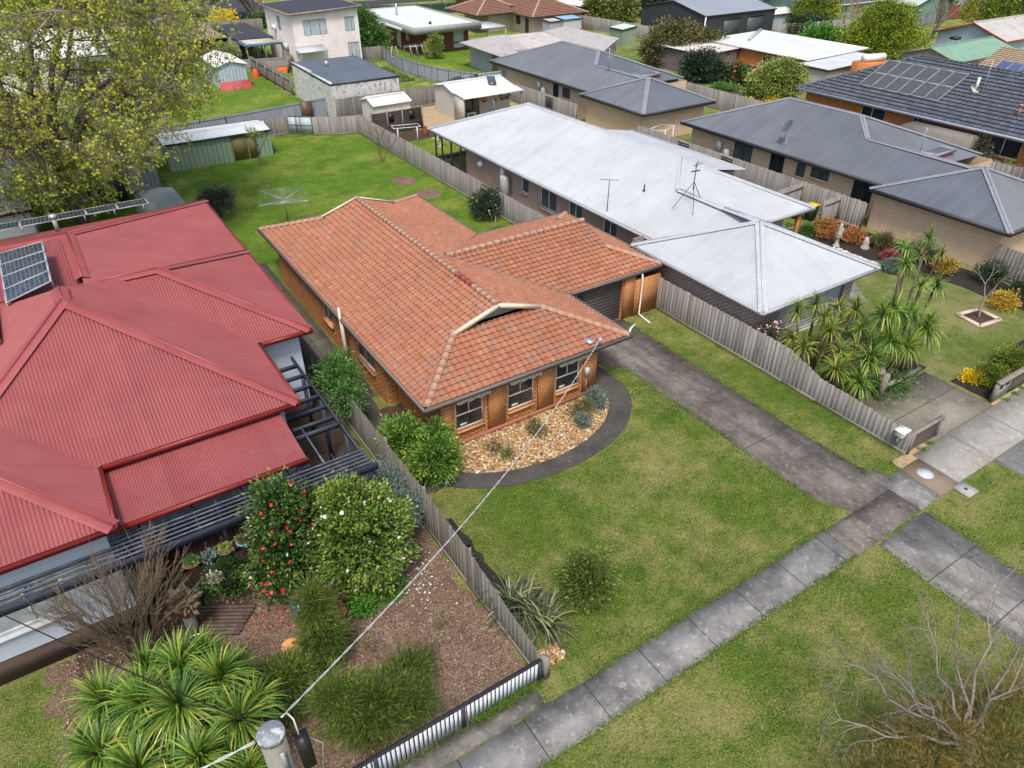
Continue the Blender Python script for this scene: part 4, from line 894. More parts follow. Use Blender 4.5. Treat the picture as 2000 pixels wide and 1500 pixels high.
# ---------------------------------------------------------------- the two tan brick units with dark grey roofs
def unit(label, dx, dy, wins, dish=False):
    r = thing('tan_brick_unit', label, 'house', (46+dx, 30+dy, 0), 'tan brick units with grey metal roofs')
    q = lambda x, y, z=None: (x+dx, y+dy) if z is None else (x+dx, y+dy, z)
    wl = [q(40.4, 15.6), q(47.2, 15.6), q(47.2, 22.2), q(51.6, 22.2), q(51.6, 39.6), q(41.7, 39.6), q(41.7, 23.0), q(40.4, 23.0)]
    Ly = 39.6
    ops = [(5, Ly-w_[0], Ly-w_[1], w_[2], w_[3]) for w_ in wins]
    walls(wl, 0, 2.52, m_brickt, r, ops)
    for o in ops: window(r, wl, o, m_dgrey, m_gpane if o[3] > .3 else m_glass, m_brickt if o[3] > .3 else None, cols=(.5,) if o[2]-o[1] > .9 else ())
    e = 2.5; P_ = q(46.3, 28.9, 4.6); N_ = q(46.3, 34.8, 4.6); Q_ = q(44.35, 26.85, 3.83); R_ = q(44.2, 19.9, 3.82)
    g = [q(39.85, 15.05, e), q(47.9, 15.05, e), q(47.9, 23.2, e), q(39.85, 23.2, e)]; pk_ = q(43.9, 19.2, 4.1)
    F = [[q(41.1, 40.2, e), q(41.1, 21.5, e), R_, Q_, P_, N_], [q(52.1, 40.2, e), q(41.1, 40.2, e), N_], [q(52.1, 23.2, e), q(52.1, 40.2, e), N_, P_], [q(47.6, 23.4, e), q(52.1, 23.2, e), P_, Q_], [q(47.6, 19.9, e), q(47.6, 23.4, e), Q_, R_],
         [g[0], g[1], pk_], [g[1], g[2], pk_], [g[2], g[3], pk_], [g[3], g[0], pk_]]
    C = [(g[0], pk_), (g[1], pk_), (g[3], pk_), (pk_, R_), (R_, Q_), (Q_, P_), (P_, N_), (N_, q(41.1, 40.2, e)), (P_, q(52.1, 23.2, e))]
    add_roof(r, F, C, m_greyr, m_greycap, [[q(41.05, 40.25, e), q(41.05, 23.3, e)], [g[3], g[0], g[1], g[2]], [q(52.15, 23.2, e), q(52.15, 40.25, e), q(41.05, 40.25, e)]], m_dgrey, cw=.17, pitch=.14, gh=.22)
    # small box over the porch
    mb = MB(); x, y, _ = q(48.6, 24.0, 0); mb.box(x-1.2, x+1.0, y-.15, y+1.6, 0, 3.0); mb.build('porch_block',  simple('red_orange_render', (.46, .13, .06), .8), r)
    mb = MB(); mb.box(x-1.19, x+.99, y-.14, y+1.6, 3.003, 3.03); mb.build('porch_lid', m_greyr, r)
    mb = MB(); mb.box(x-1.3, x+1.1, y-.25, y-.15, 2.9, 3.12); mb.box(x-1.3, x-1.2, y-.15, y+1.7, 2.9, 3.12); mb.box(x+1.0, x+1.1, y-.15, y+1.7, 2.9, 3.12); mb.build('porch_parapet', m_greycap, r)
    mb = MB(); px_, py_, _ = q(41.6, 36.6 if dy == 0 else 31.9, 0); mb.box(px_-.16, px_+.05, py_-.2, py_+.2, 1.2, 1.85); mb.build('gas_heater', m_white, r)
    mb = MB(); mb.lathe(px_-.15, py_-.95, [(.28, .05), (.28, 1.35), (.22, 1.5), (.02, 1.52)], 14); mb.build('hot_water_tank', simple('pale_tank', (.42, .48, .52), .4), r)
    return r
m_greycap = simple('grey_ridge_metal', (.22, .235, .26), .45)
unit('tan brick unit with grey hipped roof and a satellite dish, nearer of the two units', .55, 0, [(35.3, 33.6, .5, 2.1), (32.0, 30.8, .05, 2.1), (29.75, 29.05, 1.15, 2.05), (28.6, 27.2, 1.4, 2.05), (25.4, 24.0, .2, 2.1)])
unit('tan brick unit with grey hipped roof, farther of the two units', .75, 28.4, [(29.8, 28.9, .05, 2.1), (28.3, 27.1, 1.1, 2.0)])

# ---------------------------------------------------------------- house with the dark tiled roof and twelve solar panels
Dk = thing('dark_tile_house', 'burnt orange brick house with dark mossy tiled roof and twelve solar panels', 'house', (64, 30, 0))
dp = [(58.7, 5), (70.4, 5), (70.4, 42.0), (58.7, 42.0)]
dw = [(3, 5.6, 7.8, .9, 2.3), (3, 10.2, 11.0, .9, 2.3), (3, 16.3, 18.6, 1.0, 2.3), (3, 24, 26.5, .9, 2.3)]
walls(dp, 0, 2.7, m_bricko, Dk, dw)
for o in dw: window(Dk, dp, o, m_white, m_glass, m_bricko, cols=(.45,))
F, Hh, ring = hip_roof(58.0, 71.0, 4, 42.6, 2.65, .45)
mb = MB()
for f in F: roof_face(mb, f, 'ktile', .34, .45)
r = mb.build('tiled_roof', m_tiled, Dk)
for p, q in Hh: c = MB(); cap_tiles(c, V(*p)+V(0, 0, .05), V(*q)+V(0, 0, .05), .13, .42); c.build('ridge_caps', m_tiled, r)
mb = MB(); gutter(mb, ring, .2); mb.build('gutter', simple('pale_blue_gutter', (.36, .42, .50), .5), Dk)
mb = MB(); mb.tube([(61.9, 29.4, 4.3), (61.9, 29.4, 5.3)], .10, 10); mb.build('roof_flue', m_white, Dk); mb = MB(); mb.bar((61.6, 29.1, 4.3), (62.2, 29.7, 4.55), .6, .06); mb.build('flue_flashing', m_cream, Dk)
mb = MB(); mb.tube([(60.0, 25.0, 3.5), (60.0, 25.0, 4.35)], .09, 8); mb.lathe(60, 25, [(.17, 4.3), (.17, 4.42)], 8); mb.build('roof_vent', m_terra, Dk)
zz = lambda x: 2.65+.45*(x-58)+.14
solar_array('two rows of six grey solar panels on the dark tiled roof', [(x, y, zz(x)) for x, y in ((59.7, 37.9), (59.7, 30.9), (63.2, 30.9), (63.2, 37.9))], 6, 2, cellm=m_cellg)
mb = MB(); mb.box(56.2, 58.35, 26.2, 31.2, 0, 2.2); r = tag(mb.build('lean_to_shape', m_palingd), 'grey timber lean-to under the gutter of the dark tiled roof', 'shed')
# ---------------------------------------------------------------- generic smaller buildings
def bldg(name, label, cat, bx, zw, wm, rm, axis='y', s=.3, ov=.25, style='gable', ops=(), ofr=None, ogl=None, kind='corr', pitch=.15, trim=None, capm=None, ez=None, cols=(.5,), course=.33, group=None, gutm=None, z0=0):
    x0, x1, y0, y1 = bx; t = thing(name, label, cat, ((x0+x1)/2, (y0+y1)/2, z0), group)
    poly = [(x0, y0), (x1, y0), (x1, y1), (x0, y1)]
    ww = walls(poly, z0, zw, wm, t, ops)
    for o in ops: window(t, poly, o, ofr or m_dgrey, ogl or m_glass, None, cols=cols if o[2]-o[1] > .8 else ())
    X0, X1, Y0, Y1 = x0-ov, x1+ov, y0-ov, y1+ov; e = ez or zw+.02-(s*ov if style != 'flat' else 0); trim = trim or m_dgrey; capm = capm or rm
    caps = []; g = MB()
    if style == 'gable':
        if axis == 'y':
            xm_ = (X0+X1)/2; zr = e+s*(X1-X0)/2; F = [[(X0, Y1, e), (X0, Y0, e), (xm_, Y0, zr), (xm_, Y1, zr)], [(X1, Y0, e), (X1, Y1, e), (xm_, Y1, zr), (xm_, Y0, zr)]]; caps = [((xm_, Y0, zr), (xm_, Y1, zr))]
            zt = zw+s*(x1-x0)/2; G = MB(); G.poly([(x0, y0, zw), (x1, y0, zw), (xm_, y0, zt)]); G.build('gable_wall', wm, t); G = MB(); G.poly([(x1, y1, zw), (x0, y1, zw), (xm_, y1, zt)])
            for yy in (Y0, Y1):
                g.bar((X0, yy, e-.05), (xm_, yy, zr-.05), .04, .16); g.bar((X1, yy, e-.05), (xm_, yy, zr-.05), .04, .16)
            for xx in (X0, X1): g.bar((xx, Y0, e-.04), (xx, Y1, e-.04), .1, .12)
        else:
            ym_ = (Y0+Y1)/2; zr = e+s*(Y1-Y0)/2; F = [[(X0, Y0, e), (X1, Y0, e), (X1, ym_, zr), (X0, ym_, zr)], [(X1, Y1, e), (X0, Y1, e), (X0, ym_, zr), (X1, ym_, zr)]]; caps = [((X0, ym_, zr), (X1, ym_, zr))]
            zt = zw+s*(y1-y0)/2; G = MB(); G.poly([(x0, y1, zw), (x0, y0, zw), (x0, ym_, zt)]); G.build('gable_wall', wm, t); G = MB(); G.poly([(x1, y0, zw), (x1, y1, zw), (x1, ym_, zt)])
            for xx in (X0, X1):
                g.bar((xx, Y0, e-.05), (xx, ym_, zr-.05), .04, .16); g.bar((xx, Y1, e-.05), (xx, ym_, zr-.05), .04, .16)
            for yy in (Y0, Y1): g.bar((X0, yy, e-.04), (X1, yy, e-.04), .1, .12)
        G.build('gable_wall', wm, t)
    elif style == 'hip':
        F, caps, ring = hip_roof(X0, X1, Y0, Y1, e, s); gutter(g, ring)
    else:   # single slope, rising to +y or +x by s
        dz = (lambda x, y: s*(y-Y0)) if axis == 'y' else (lambda x, y: s*(x-X0))
        c4 = [(X0, Y0), (X1, Y0), (X1, Y1), (X0, Y1)]; F = [[(x, y, e+dz(x, y)) for x, y in c4]]
        if s: 
            G = MB(); c = [(x, y, zw+max(0, dz(x, y))) for x, y in poly]
            for i in range(4):
                a, b = poly[i], poly[(i+1) % 4]; G.quad((*a, zw), (*b, zw), c[(i+1) % 4], c[i])
            G.build('upper_wall', wm, t)
        for i in range(4): a, b = F[0][i], F[0][(i+1) % 4]; g.bar((a[0], a[1], a[2]-.06), (b[0], b[1], b[2]-.06), .06, .16)
    mb = MB()
    for f in F: roof_face(mb, f, kind, pitch, course)
    r = mb.build('roof', rm, t)
    for p, q in caps:
        c = MB(); u = V(0, 0, .03)
        (cap_tiles(c, V(*p)+u, V(*q)+u) if 'tile' in kind else cap_metal(c, V(*p)+u, V(*q)+u, .16)); c.build('ridge_cap', capm, r)
    g.build('fascia', gutm or trim, t)
    return t
# ------- fences of the middle block
fence('paling_fence', 'long grey paling fence on the right of the terracotta house, stepping down to the street', [(23.0, 22.5, 1.72), (23.0, 14.6, 1.68), (23.0, 12.9, 1.15), (23.0, 8.95, .98)], 1.7, side=1)
fence('paling_fence', 'grey paling fence along the right side of the back lawn', [(23.0, 59.35), (23.0, 30.3)], 1.62, side=1)
fence('paling_fence', 'greenish brown paling fence between the red roofed house and the brick one', [(6.62, 8.85, .95), (6.6, 12.6, 1.6), (6.62, 15.5, 1.72), (6.62, 41, 1.72)], 1.7, mat=m_palingd, side=-1)
fence('paling_fence', 'short angled piece of grey palings in the far corner of the back lawn', [(23.0, 59.4), (21.1, 60.0), (19.6, 61.0)], 1.5, side=-1)
fence('paling_fence', 'short dark paling piece between the green shed and the pale metal gates', [(17.9, 62.4), (15.6, 62.7)], 1.45, mat=m_palingd, side=-1)
t = thing('metal_gate', 'pair of pale blue metal gates with dark frames at the end of the back lawn', 'gate', (18.8, 61.7, 0))
for (xa, ya), (xb, yb) in (((19.55, 61.05), (18.78, 61.7)), ((18.75, 61.72), (17.98, 62.38))):
    mb = MB(); mb.bar((xa, ya, .8), (xb, yb, .8), .03, 1.45); gl = mb.build('gate_leaf', m_gatem, t)
    mb = MB()
    for z in (.08, .8, 1.52): mb.bar((xa-.03, ya-.03, z), (xb-.03, yb-.03, z), .03, .04)
    mb.bar((xa-.03, ya-.03, .05), (xa-.03, ya-.03, 1.55), .04); mb.build('gate_frame', m_palingd, gl)
metal_fence('metal_fence', 'high zinc sheet fence behind the green shed and the gates', [(6, 62.7), (13.2, 63.4), (22.4, 65.0)], 1.95, m_zinc)
mb = MB(); mb.box(19.9, 20.9, 64.4, 64.52, .2, 1.95); solo(mb, 'metal_door', simple('brown_sheet', (.10, .06, .045)), 'brown metal sheet door leaning in the zinc fence', 'door')
bldg('garden_shed', 'green metal garden shed with pale ribbed roof at the back of the lawn', 'shed', (7.3, 14.95, 57.4, 60.6), 1.95, m_gs, M('zincalume', [(.50, .52, .53), (.60, .62, .62)], 2, 20, .3, rough=.4), 'x', .12, .12, ops=(), pitch=.15)
mb = MB(); mb.box(12.0, 13.1, 57.35, 57.39, .05, 1.85); mb.box(13.2, 13.8, 57.35, 57.39, .05, 1.85, .2)
tag(mb.build('shed_door', simple('olive_door', (.17, .14, .05), .6), bpy.data.objects['garden_shed']), 'olive brown door')
for x in (6.62, 6.62): pass
fence('paling_fence', 'grey paling fence beyond the zinc fence beside the pale blue shed', [(22.9, 75.8), (22.9, 90)], 1.65, mat=m_palingd)
# picket fence at the left street front
t = thing('picket_fence', 'low pale blue picket fence with a dark top rail along the footpath', 'fence', (2, 8.8, 0))
mb = MB(); x = -14.0
while x < 6.55: mb.box(x, x+.078, 8.78, 8.80, .06, .83); x += .118
mb.build('pickets', M('pale_blue_picket', [(.52, .55, .60), (.66, .69, .72)], 4, 20, .3, att=.3, rough=.6), t)
mb = MB(); mb.box(-14, 6.6, 8.77, 8.86, .83, .885); mb.build('top_rail', m_dgrey, t)
for x in (6.56, 4.28, 2.0, -.3, -2.6, -5): mb = MB(); mb.box(x-.05, x+.05, 8.74, 8.86, 0, .86); mb.build('post', m_navy, t)
mb = MB(); mb.box(6.68, 6.84, 8.72, 8.86, 0, .84); solo(mb, 'timber_post', m_post, 'square weathered timber post at the end of the picket fence', 'post')
# ------- white neighbour's back yard
St = bldg('garden_studio', 'cream metal garden studio with white roof and open verandah', 'shed', (32.1, 38.0, 58.9, 62.6), 2.35, m_creamw, m_creamr, 'x', .22, .15, trim=m_white, pitch=.2, ops=[(0, .35, 2.6, .1, 2.1)], ofr=m_steel)
mb = MB(); roof_face(mb, [(31.95, 57.0, 2.2), (38.2, 57.0, 2.2), (38.2, 58.78, 2.34), (31.95, 58.78, 2.34)], 'corr', .2); mb.build('verandah_roof', m_creamr, St)
mb = MB(); gutter(mb, [(31.95, 56.95, 2.18), (38.25, 56.95, 2.18)], .1); mb.build('gutter', m_white, St)
for x in (32.1, 35.1, 38.1): mb = MB(); mb.box(x-.05, x+.05, 57.05, 57.15, 0, 2.15); mb.build('verandah_post', simple('slate_post', (.18, .22, .26)), St)
mb = MB(); mb.box(32.03, 32.09, 57.1, 58.9, .05, 2.25); mb.build('end_wall', m_creamw, St)
mb = MB(); mb.bar((36.2, 59.0, 2.56), (36.9, 60.5, 2.88), .75, .03); mb.build('skylight', simple('dark_skylight', (.06, .075, .09), .2), St)
for i, (x, c) in enumerate(((34.4, .1), (35.6, .4), (36.3, .7), (36.9, .9))):
    t = thing('hanging_basket', ['hanging basket with dry pink plant nearest the studio doors', 'hanging basket spilling yellow flowers under the studio verandah', 'hanging basket with dark plant, third under the studio verandah', 'hanging basket with purple plant at the right end of the studio verandah'][i], 'hanging basket', (x, 57.6, 1.5), 'hanging baskets under the studio verandah')
    mb = MB(); mb.lathe(x, 57.6, [(.05, 1.4), (.17, 1.5), (.2, 1.6)], 10); mb.build('basket', simple('coir', (.10, .06, .035)), t)
    P, D, C = clumps([((x, 57.6, 1.68), (.24, .24, .2))], 12, .06, 12); mb = MB(); leaf_quads(mb, P, D, .09, .06, rndmix(C)); mb.build('plant', leafm('basket_leaf', [[(.20, .10, .06), (.5, .25, .18)], [(.55, .42, .02), (.8, .65, .05)], [(.04, .06, .02), (.12, .14, .05)], [(.10, .04, .05), (.22, .08, .09)]][i]), t)
    mb = MB(); mb.bar((x, 57.6, 1.7), (x, 57.6, 2.2), .012); mb.build('hanger', m_dgrey, t)
bldg('garden_shed', 'small white garden shed beside the timber screen', 'shed', (25.1, 28.6, 60.7, 63.4), 1.75, simple('white_sheet', (.60, .57, .52)), m_creamr, 'x', .3, .1, pitch=.2, trim=m_white)
t = thing('timber_screen', 'dark brown timber screen wall in front of the small white shed', 'screen', (25.8, 57.8, 0))
mb = MB()
for i in range(12): mb.box(23.5, 28.25, 57.8, 57.84, .05+i*.148, .05+i*.148+.14)
mb.build('boards', M('dark_screen_board', [(.05, .038, .032), (.10, .08, .07)], 3, 20, .3, att=.4), t)
for x in (23.55, 25.0, 26.4, 28.25): mb = MB(); mb.box(x-.05, x+.05, 57.7, 57.8, 0, 1.95); mb.build('post', m_post, t)
for x in (25.4, 27.3): mb = MB(); mb.box(x-.25, x+.25, 57.74, 57.79, 1.0, 1.6); mb.build('wall_plaque', m_black, t)
sheet('gravel_yard', R4(27.5, 39.8, 53.8, 64.5), m_sand, .012, .5, .1)
sheet('garden_bed', R4(23.1, 29, 54.9, 57.7), m_soil, .014, .5, .1)
fence('paling_fence', 'grey paling fence between the besser block garage and the white studio', [(40.0, 64.9), (30.0, 64.7), (23.2, 64.6)], 1.75, mat=m_palingd, side=-1)
fence('paling_fence', 'grey paling fence beyond the long white roof, by the farther tan unit', [(40.35, 64.5), (40.35, 51.8)], 1.7)
fence('paling_fence', 'grey paling fence between the two tan units and the white roofed house', [(40.3, 43.6), (40.3, 23.1)], 1.7)
fence('paling_fence', 'short fence across the side yard behind the bins', [(40.2, 27.5), (37.4, 27.3)], 1.7)
fence('paling_fence', 'short paling screen standing out from the side fence', [(40.2, 24.7), (38.3, 24.6)], 1.7)
fence('paling_fence', 'dark grey paling fence in front of the nearer tan unit', [(40.6, 15.4, 1.75), (40.4, 8.8, 1.6)], 1.7, mat=m_palingd)
for y, l in ((55.6, 'square black lattice hung on the fence opposite the studio'), (38.3, 'square black lattice hung on the fence by the clothesline'), (34.0, 'black lattice hung on the fence near the satellite dish')):
    mb = MB()
    for i in range(6): mb.bar((40.14, y-.5+i*.2, .75), (40.14, y-.5+i*.2, 1.55), .03, .02); mb.bar((40.14, y-.55, .75+i*.16), (40.14, y+.55, .75+i*.16), .02, .1)
    solo(mb, 'wall_lattice', m_black, l, 'lattice')
fence('paling_fence', 'weathered fence behind the nearer tan unit towards the dark tiled house', [(54.9, 62), (54.6, 22)], 1.7)
fence('paling_fence', 'low slatted grey fence in front of the dark tiled house', [(55.6, 26), (55.8, 12)], 1.5, mat=m_palingd, w=.2)
# ------- painted block garage and the yard behind
Bs = bldg('block_garage', 'long white painted block garage with flat grey roof', 'garage', (23.1, 29.8, 65.3, 75.6), 2.85, m_besser, m_greyr, 'y', .02, .0, style='flat', ez=2.9, pitch=.3)
mb = MB()
for a, b in (((23.1, 65.3, 3.0), (23.1, 70.4, 3.0)), ((23.1, 70.4, 3.15), (23.1, 75.6, 3.15))): mb.bar((a[0]+.09, a[1], a[2]-.1), (b[0]+.09, b[1], b[2]-.1), .2, .3)
mb.build('parapet', m_besser, Bs); mb = MB(); mb.box(25.4, 25.7, 72.3, 72.6, 3.0, 3.5); mb.build('roof_vent', m_steel, Bs)
bldg('metal_shed', 'small pale blue metal shed with white gable roof and red base', 'shed', (17.4, 20.3, 82.3, 88.5), 2.3, m_bs, m_creamr, 'y', .3, .15, trim=m_white)
mb = MB(); mb.add([(17.3, 81.6, 0), (20.45, 81.6, 0), (20.45, 82.27, .75), (17.3, 82.27, .75), (17.3, 82.27, 0), (20.45, 82.27, 0)], [(0, 1, 2, 3), (0, 3, 4), (1, 5, 2)]); tag(mb.build('red_skirting', simple('faded_red_boards', (.36, .06, .06), .7, var=.3), bpy.data.objects['metal_shed']))
for x in (18.5, 19.3): mb = MB(); mb.bar((x, 81.5, .1), (x, 82.0, .75), .1, .03); tag(mb.build('ramp_plank', m_post, bpy.data.objects['metal_shed']))
# white two storey house
W2 = bldg('two_storey_house', 'white weatherboard two storey house with dark flat roof', 'house', (27.4, 35.2, 87.0, 97.0), 5.9, m_wbw, simple('charcoal_roof_felt', (.035, .037, .045), .7, var=.3), 'x', .04, .45, style='flat', ez=5.95, kind='flat', ops=[(0, 1.2, 3.9, 3.6, 5.2), (0, 6.1, 7.3, 3.7, 5.2), (0, 6.2, 7.6, .7, 2.5), (3, 4.5, 5.6, 3.7, 5.2)], ofr=simple('grey_blue_frame', (.16, .18, .20)), ogl=m_curt, cols=(.3, .7), trim=simple('peeling_fascia', (.34, .24, .19), .9, var=.5))
mb = MB(); mb.bar((28.8, 85.2, 2.2), (28.8, 87.0, 2.55), 3.4, .06); mb.build('porch_roof', m_galv, W2)
for x, y in ((27.3, 85.3), (30.3, 85.3)): mb = MB(); mb.box(x-.06, x+.06, y-.06, y+.06, 0, 2.2); mb.build('porch_post', m_post, W2)
mb = MB(); mb.box(27.05, 27.38, 93.2, 94.0, 3.6, 4.1); mb.build('air_conditioner', m_white, W2); mb = MB(); mb.box(27.0, 27.38, 89.6, 90.6, 1.9, 2.6); mb.build('air_conditioner', m_galv, W2)
Cp = thing('carport', 'dark roofed open carport with bare rafters beside the white two storey house', 'carport', (25, 97, 0))
mb = MB(); roof_face(mb, [(22.9, 94.5, 2.7), (27.2, 94.5, 2.7), (27.2, 106, 2.9), (22.9, 106, 2.9)], 'flat'); mb.box(22.9, 27.2, 94.5, 106, 2.5, 2.66); mb.build('roof', G_['charcoal_roof_felt'], Cp)
for x in (23.0, 25.1, 27.1):
    for y in (91.2, 94.5, 100): mb = MB(); mb.box(x-.07, x+.07, y-.07, y+.07, 0, 2.5); mb.build('post', m_palingd, Cp)
mb = MB(); mb.box(22.9, 27.2, 91.0, 91.15, 2.4, 2.6); mb.box(22.8, 22.95, 91.0, 94.4, 2.4, 2.6); mb.build('blue_beam', m_bluep, Cp)
for i in range(5): mb = MB(); mb.box(23.0+.25*(i % 2), 27.0-.3*(i % 3), 91.4+i*.6, 91.6+i*.6+.2, 2.6, 2.66); mb.build('rafter', simple('pale_board', (.50, .47, .42)), Cp)
mb = MB(); mb.box(22.9, 23.0, 95, 105, 0, 2.4); mb.box(23, 27.1, 104, 104.1, 0, 2.4); mb.build('back_wall', m_palingd, Cp)
metal_fence('wire_gate', 'old galvanised gate frames before the dark carport', [(21.9, 91), (27.0, 89.6)], 1.2, m_steel, cat='gate', zig=False)
# yards
fence('paling_fence', 'short brown paling fence beside the white two storey house', [(35.3, 88.4), (38.2, 88.0)], 1.6, mat=m_palingd)
metal_fence('metal_fence', 'curved grey metal fence sweeping between the vegetable yard and the rusty sheds', [(38.3, 88.0), (37.6, 84), (37.2, 80), (37.3, 76.5), (37.9, 73), (39.2, 69.5), (41.0, 66.9)], 1.6, m_zinc)
metal_fence('metal_fence', 'blue grey sheet fence behind the studio, with two dark doors', [(37.6, 66.8), (44.5, 66.6), (47.5, 66.4)], 1.85, m_bs)
for x in (38.3, 43.1): mb = MB(); mb.box(x, x+.8, 66.55, 66.6, .1, 1.9); solo(mb, 'metal_door', simple('dark_sheet', (.045, .042, .05)), 'dark sheet door set in the blue grey fence, %s' % ('near the curved fence' if x < 40 else 'near the tan unit'), 'door')
mb = MB(); mb.prism([(33.3, 65.2), (37.5, 65.2), (37.5, 67.8)], 1.5, 1.62); mb.box(37.4, 37.5, 65.2, 67.8, 0, 1.5); mb.box(33.4, 33.5, 65.2, 65.3, 0, 1.5); solo(mb, 'lean_to_shape', m_dgrey, 'low dark triangle added for the triangular shade behind the white studio', 'shed')  # solid triangle on supports, added for a dark triangular shade
sheet('vegetable_patch', R4(31.5, 36.5, 75.5, 83), m_soil, .012, .5, .25)
# rusty shed cluster
Rs = thing('rusty_shed', 'big patched shed complex with rusty low roofs and wire walls', 'shed', (50, 73, 0))
walls([(45.2, 67.6), (54.0, 66.4), (61.5, 72), (60, 81), (45.4, 79)], 0, 2.15, m_galvw, Rs)
for f, nm in (([(44.3, 67.0, 2.3), (49.0, 66.6, 2.3), (49.6, 80.5, 2.75), (44.2, 79.4, 2.55)], 'roof'), ([(49.0, 66.6, 2.36), (54.2, 66.0, 2.3), (56, 72, 2.6), (57, 80.5, 2.5), (49.6, 80.5, 2.8)], 'roof'), ([(54.2, 66.0, 2.2), (62, 71.8, 2.3), (61, 81.5, 2.8), (57, 80.5, 2.4)], 'roof')):
    mb = MB(); roof_face(mb, f, 'corr', .15); under(mb, f, .05); mb.build(nm, m_rusty, Rs)
mb = MB()
for i in range(8): mb.bar((46.6, 68.6+i*.35, 2.68), (48.2, 68.6+i*.35, 2.68), .03)
for x in (46.6, 47.4, 48.2): mb.bar((x, 68.5, 2.66), (x, 71.2, 2.68), .03)
solo(mb, 'roof_rack', simple('rusty_rack', (.12, .06, .045)), 'rusty rack frame lying on the patched shed roof', 'rack')
mb = MB(); mb.box(44.9, 45.18, 71, 73.2, 0, 2.2); mb.box(45.0, 45.19, 67.6, 68.6, 0, 2.2); mb.build('plywood_panel', simple('plywood', (.20, .13, .06)), Rs)
# flat roofed red brick house
Fr = thing('flat_roof_house', 'red brick house with a flat white roof and wide grey fascia', 'house', (47.5, 97, 0))
fp = [(43.7, 89.0), (51.0, 89.0), (51.0, 105), (43.7, 105)]
fo = [(0, 5.1, 6.6, 1.0, 2.3), (0, 5.1, 6.6, .3, .8), (3, 9.6, 11.0, .1, 2.2), (3, 12.5, 13.3, 1.2, 2.2)]
walls(fp, 0, 2.5, m_brickr, Fr, fo)
for o in fo: window(Fr, fp, o, m_white, m_curt, None, cols=(.5,))
g = MB()
for a, b in (((42.3, 87.2), (51.9, 87.2)), ((51.9, 87.2), (52.3, 106.8)), ((52.3, 106.8), (43.2, 106.0)), ((43.2, 106.0), (42.3, 87.2))): g.bar((*a, 2.95), (*b, 2.95), .14, .8)
g.build('fascia', simple('warm_grey_fascia', (.27, .28, .26), .6), Fr)
mb = MB(); roof_face(mb, [(42.4, 87.3, 3.05), (51.8, 87.3, 3.05), (52.2, 106.7, 3.2), (43.3, 105.9, 3.2)], 'flat'); mb.box(42.4, 51.8, 87.3, 105.8, 2.5, 2.9); mb.build('roof', M('white_flat_roof', [(.52, .54, .56), (.62, .64, .66)], .4, 20, .2, rough=.5), Fr)
mb = MB(); mb.tube([(45.9, 99.5, 3.1), (45.9, 99.5, 4.6)], .13, 8); mb.build('chimney_flue', m_steel, Fr); mb = MB(); mb.lathe(46.3, 90.5, [(.2, 3.1), (.2, 3.35), (.1, 3.4)], 8); mb.build('roof_vent', m_dgrey, Fr)
mb = MB(); mb.box(52.1, 56.3, 88.0, 93, 2.3, 2.42); 
for x, y in ((56.2, 88.1), (56.2, 92.9)): mb.box(x-.05, x+.05, y-.05, y+.05, 0, 2.3)
mb.build('carport', m_galv, Fr)
metal_fence('metal_fence', 'olive and grey fence behind the patched shed', [(52, 85.2), (58.5, 84.5), (63.5, 80.5), (66, 77)], 1.3, m_zinc)
# brown tiled house
Bt = thing('brown_tile_house', 'cream brick house with brown hipped tile roof in the background', 'house', (68, 98, 0))
walls([(64.2, 93.2), (72.6, 93.2), (72.6, 106), (60.2, 106), (60.2, 99.0), (64.2, 99.0)], 0, 2.45, m_brickc, Bt, [(5, 1.2, 2.4, 1.0, 2.1), (5, 3.6, 4.6, .1, 2.1)])
for o in [(5, 1.2, 2.4, 1.0, 2.1), (5, 3.6, 4.6, .1, 2.1)]: window(Bt, [(64.2, 93.2), (72.6, 93.2), (72.6, 106), (60.2, 106), (60.2, 99.0), (64.2, 99.0)], o, m_dgrey, m_glass, None)
for bx in ((63.4, 73.4, 92.4, 107.0), (57.6, 66.5, 98.0, 107.1)):
    F, Hh, ring = hip_roof(*bx, 2.45, .40); mb = MB()
    for f in F: roof_face(mb, f, 'ktile', .5, .38)
    r = mb.build('tiled_roof', m_tileb, Bt); mb = MB(); gutter(mb, ring); mb.build('gutter', m_dgrey, Bt)
    for p, q in Hh: c = MB(); cap_tiles(c, p, q, .16, .6); c.build('ridge_caps', M('pale_mortared_cap', [(.30, .25, .19), (.40, .34, .27)], 5), r)
mb = MB(); mb.lathe(63.0, 97.3, [(.03, 2.9), (.03, 3.4)], 6); mb.lathe(63, 97.0, [(.05, 3.3), (.45, 3.5)], 12); mb.build('satellite_dish', m_dgrey, Bt)
bldg('tin_shed', 'narrow rusty topped tin shed with open door, by the cream brick wall', 'shed', (64.2, 66.0, 89.2, 90.9), 2.2, m_galvw, m_rusty, 'y', .06, .08, style='flat', kind='corr')
bldg('tin_shed', 'pale tin shed with blue topped roof, beside the rusty topped one', 'shed', (66.5, 69.6, 89.0, 91.2), 2.3, simple('pale_tin', (.50, .53, .52), .5), simple('blue_grey_top', (.22, .34, .48), .5), 'y', .06, .08, style='flat')
bldg('garden_shed', 'small green metal shed on the dry lawn in the background', 'shed', (69.0, 71.4, 79.4, 82.0), 2.0, m_gs, M('pale_green_sheet', [(.34, .44, .38), (.42, .50, .45)], 2), 'x', .1, .08, style='flat')
sheet('dry_lawn', R4(58, 75.5, 74, 90), m_lawn3, .010, 1, .3); sheet('garden_path', R4(67.0, 67.8, 82, 92), m_cross, .016)
fence('paling_fence', 'brown paling fence behind the small green metal shed', [(74.0, 97), (75.2, 86), (76.0, 73)], 1.7, mat=m_paling, w=.14)
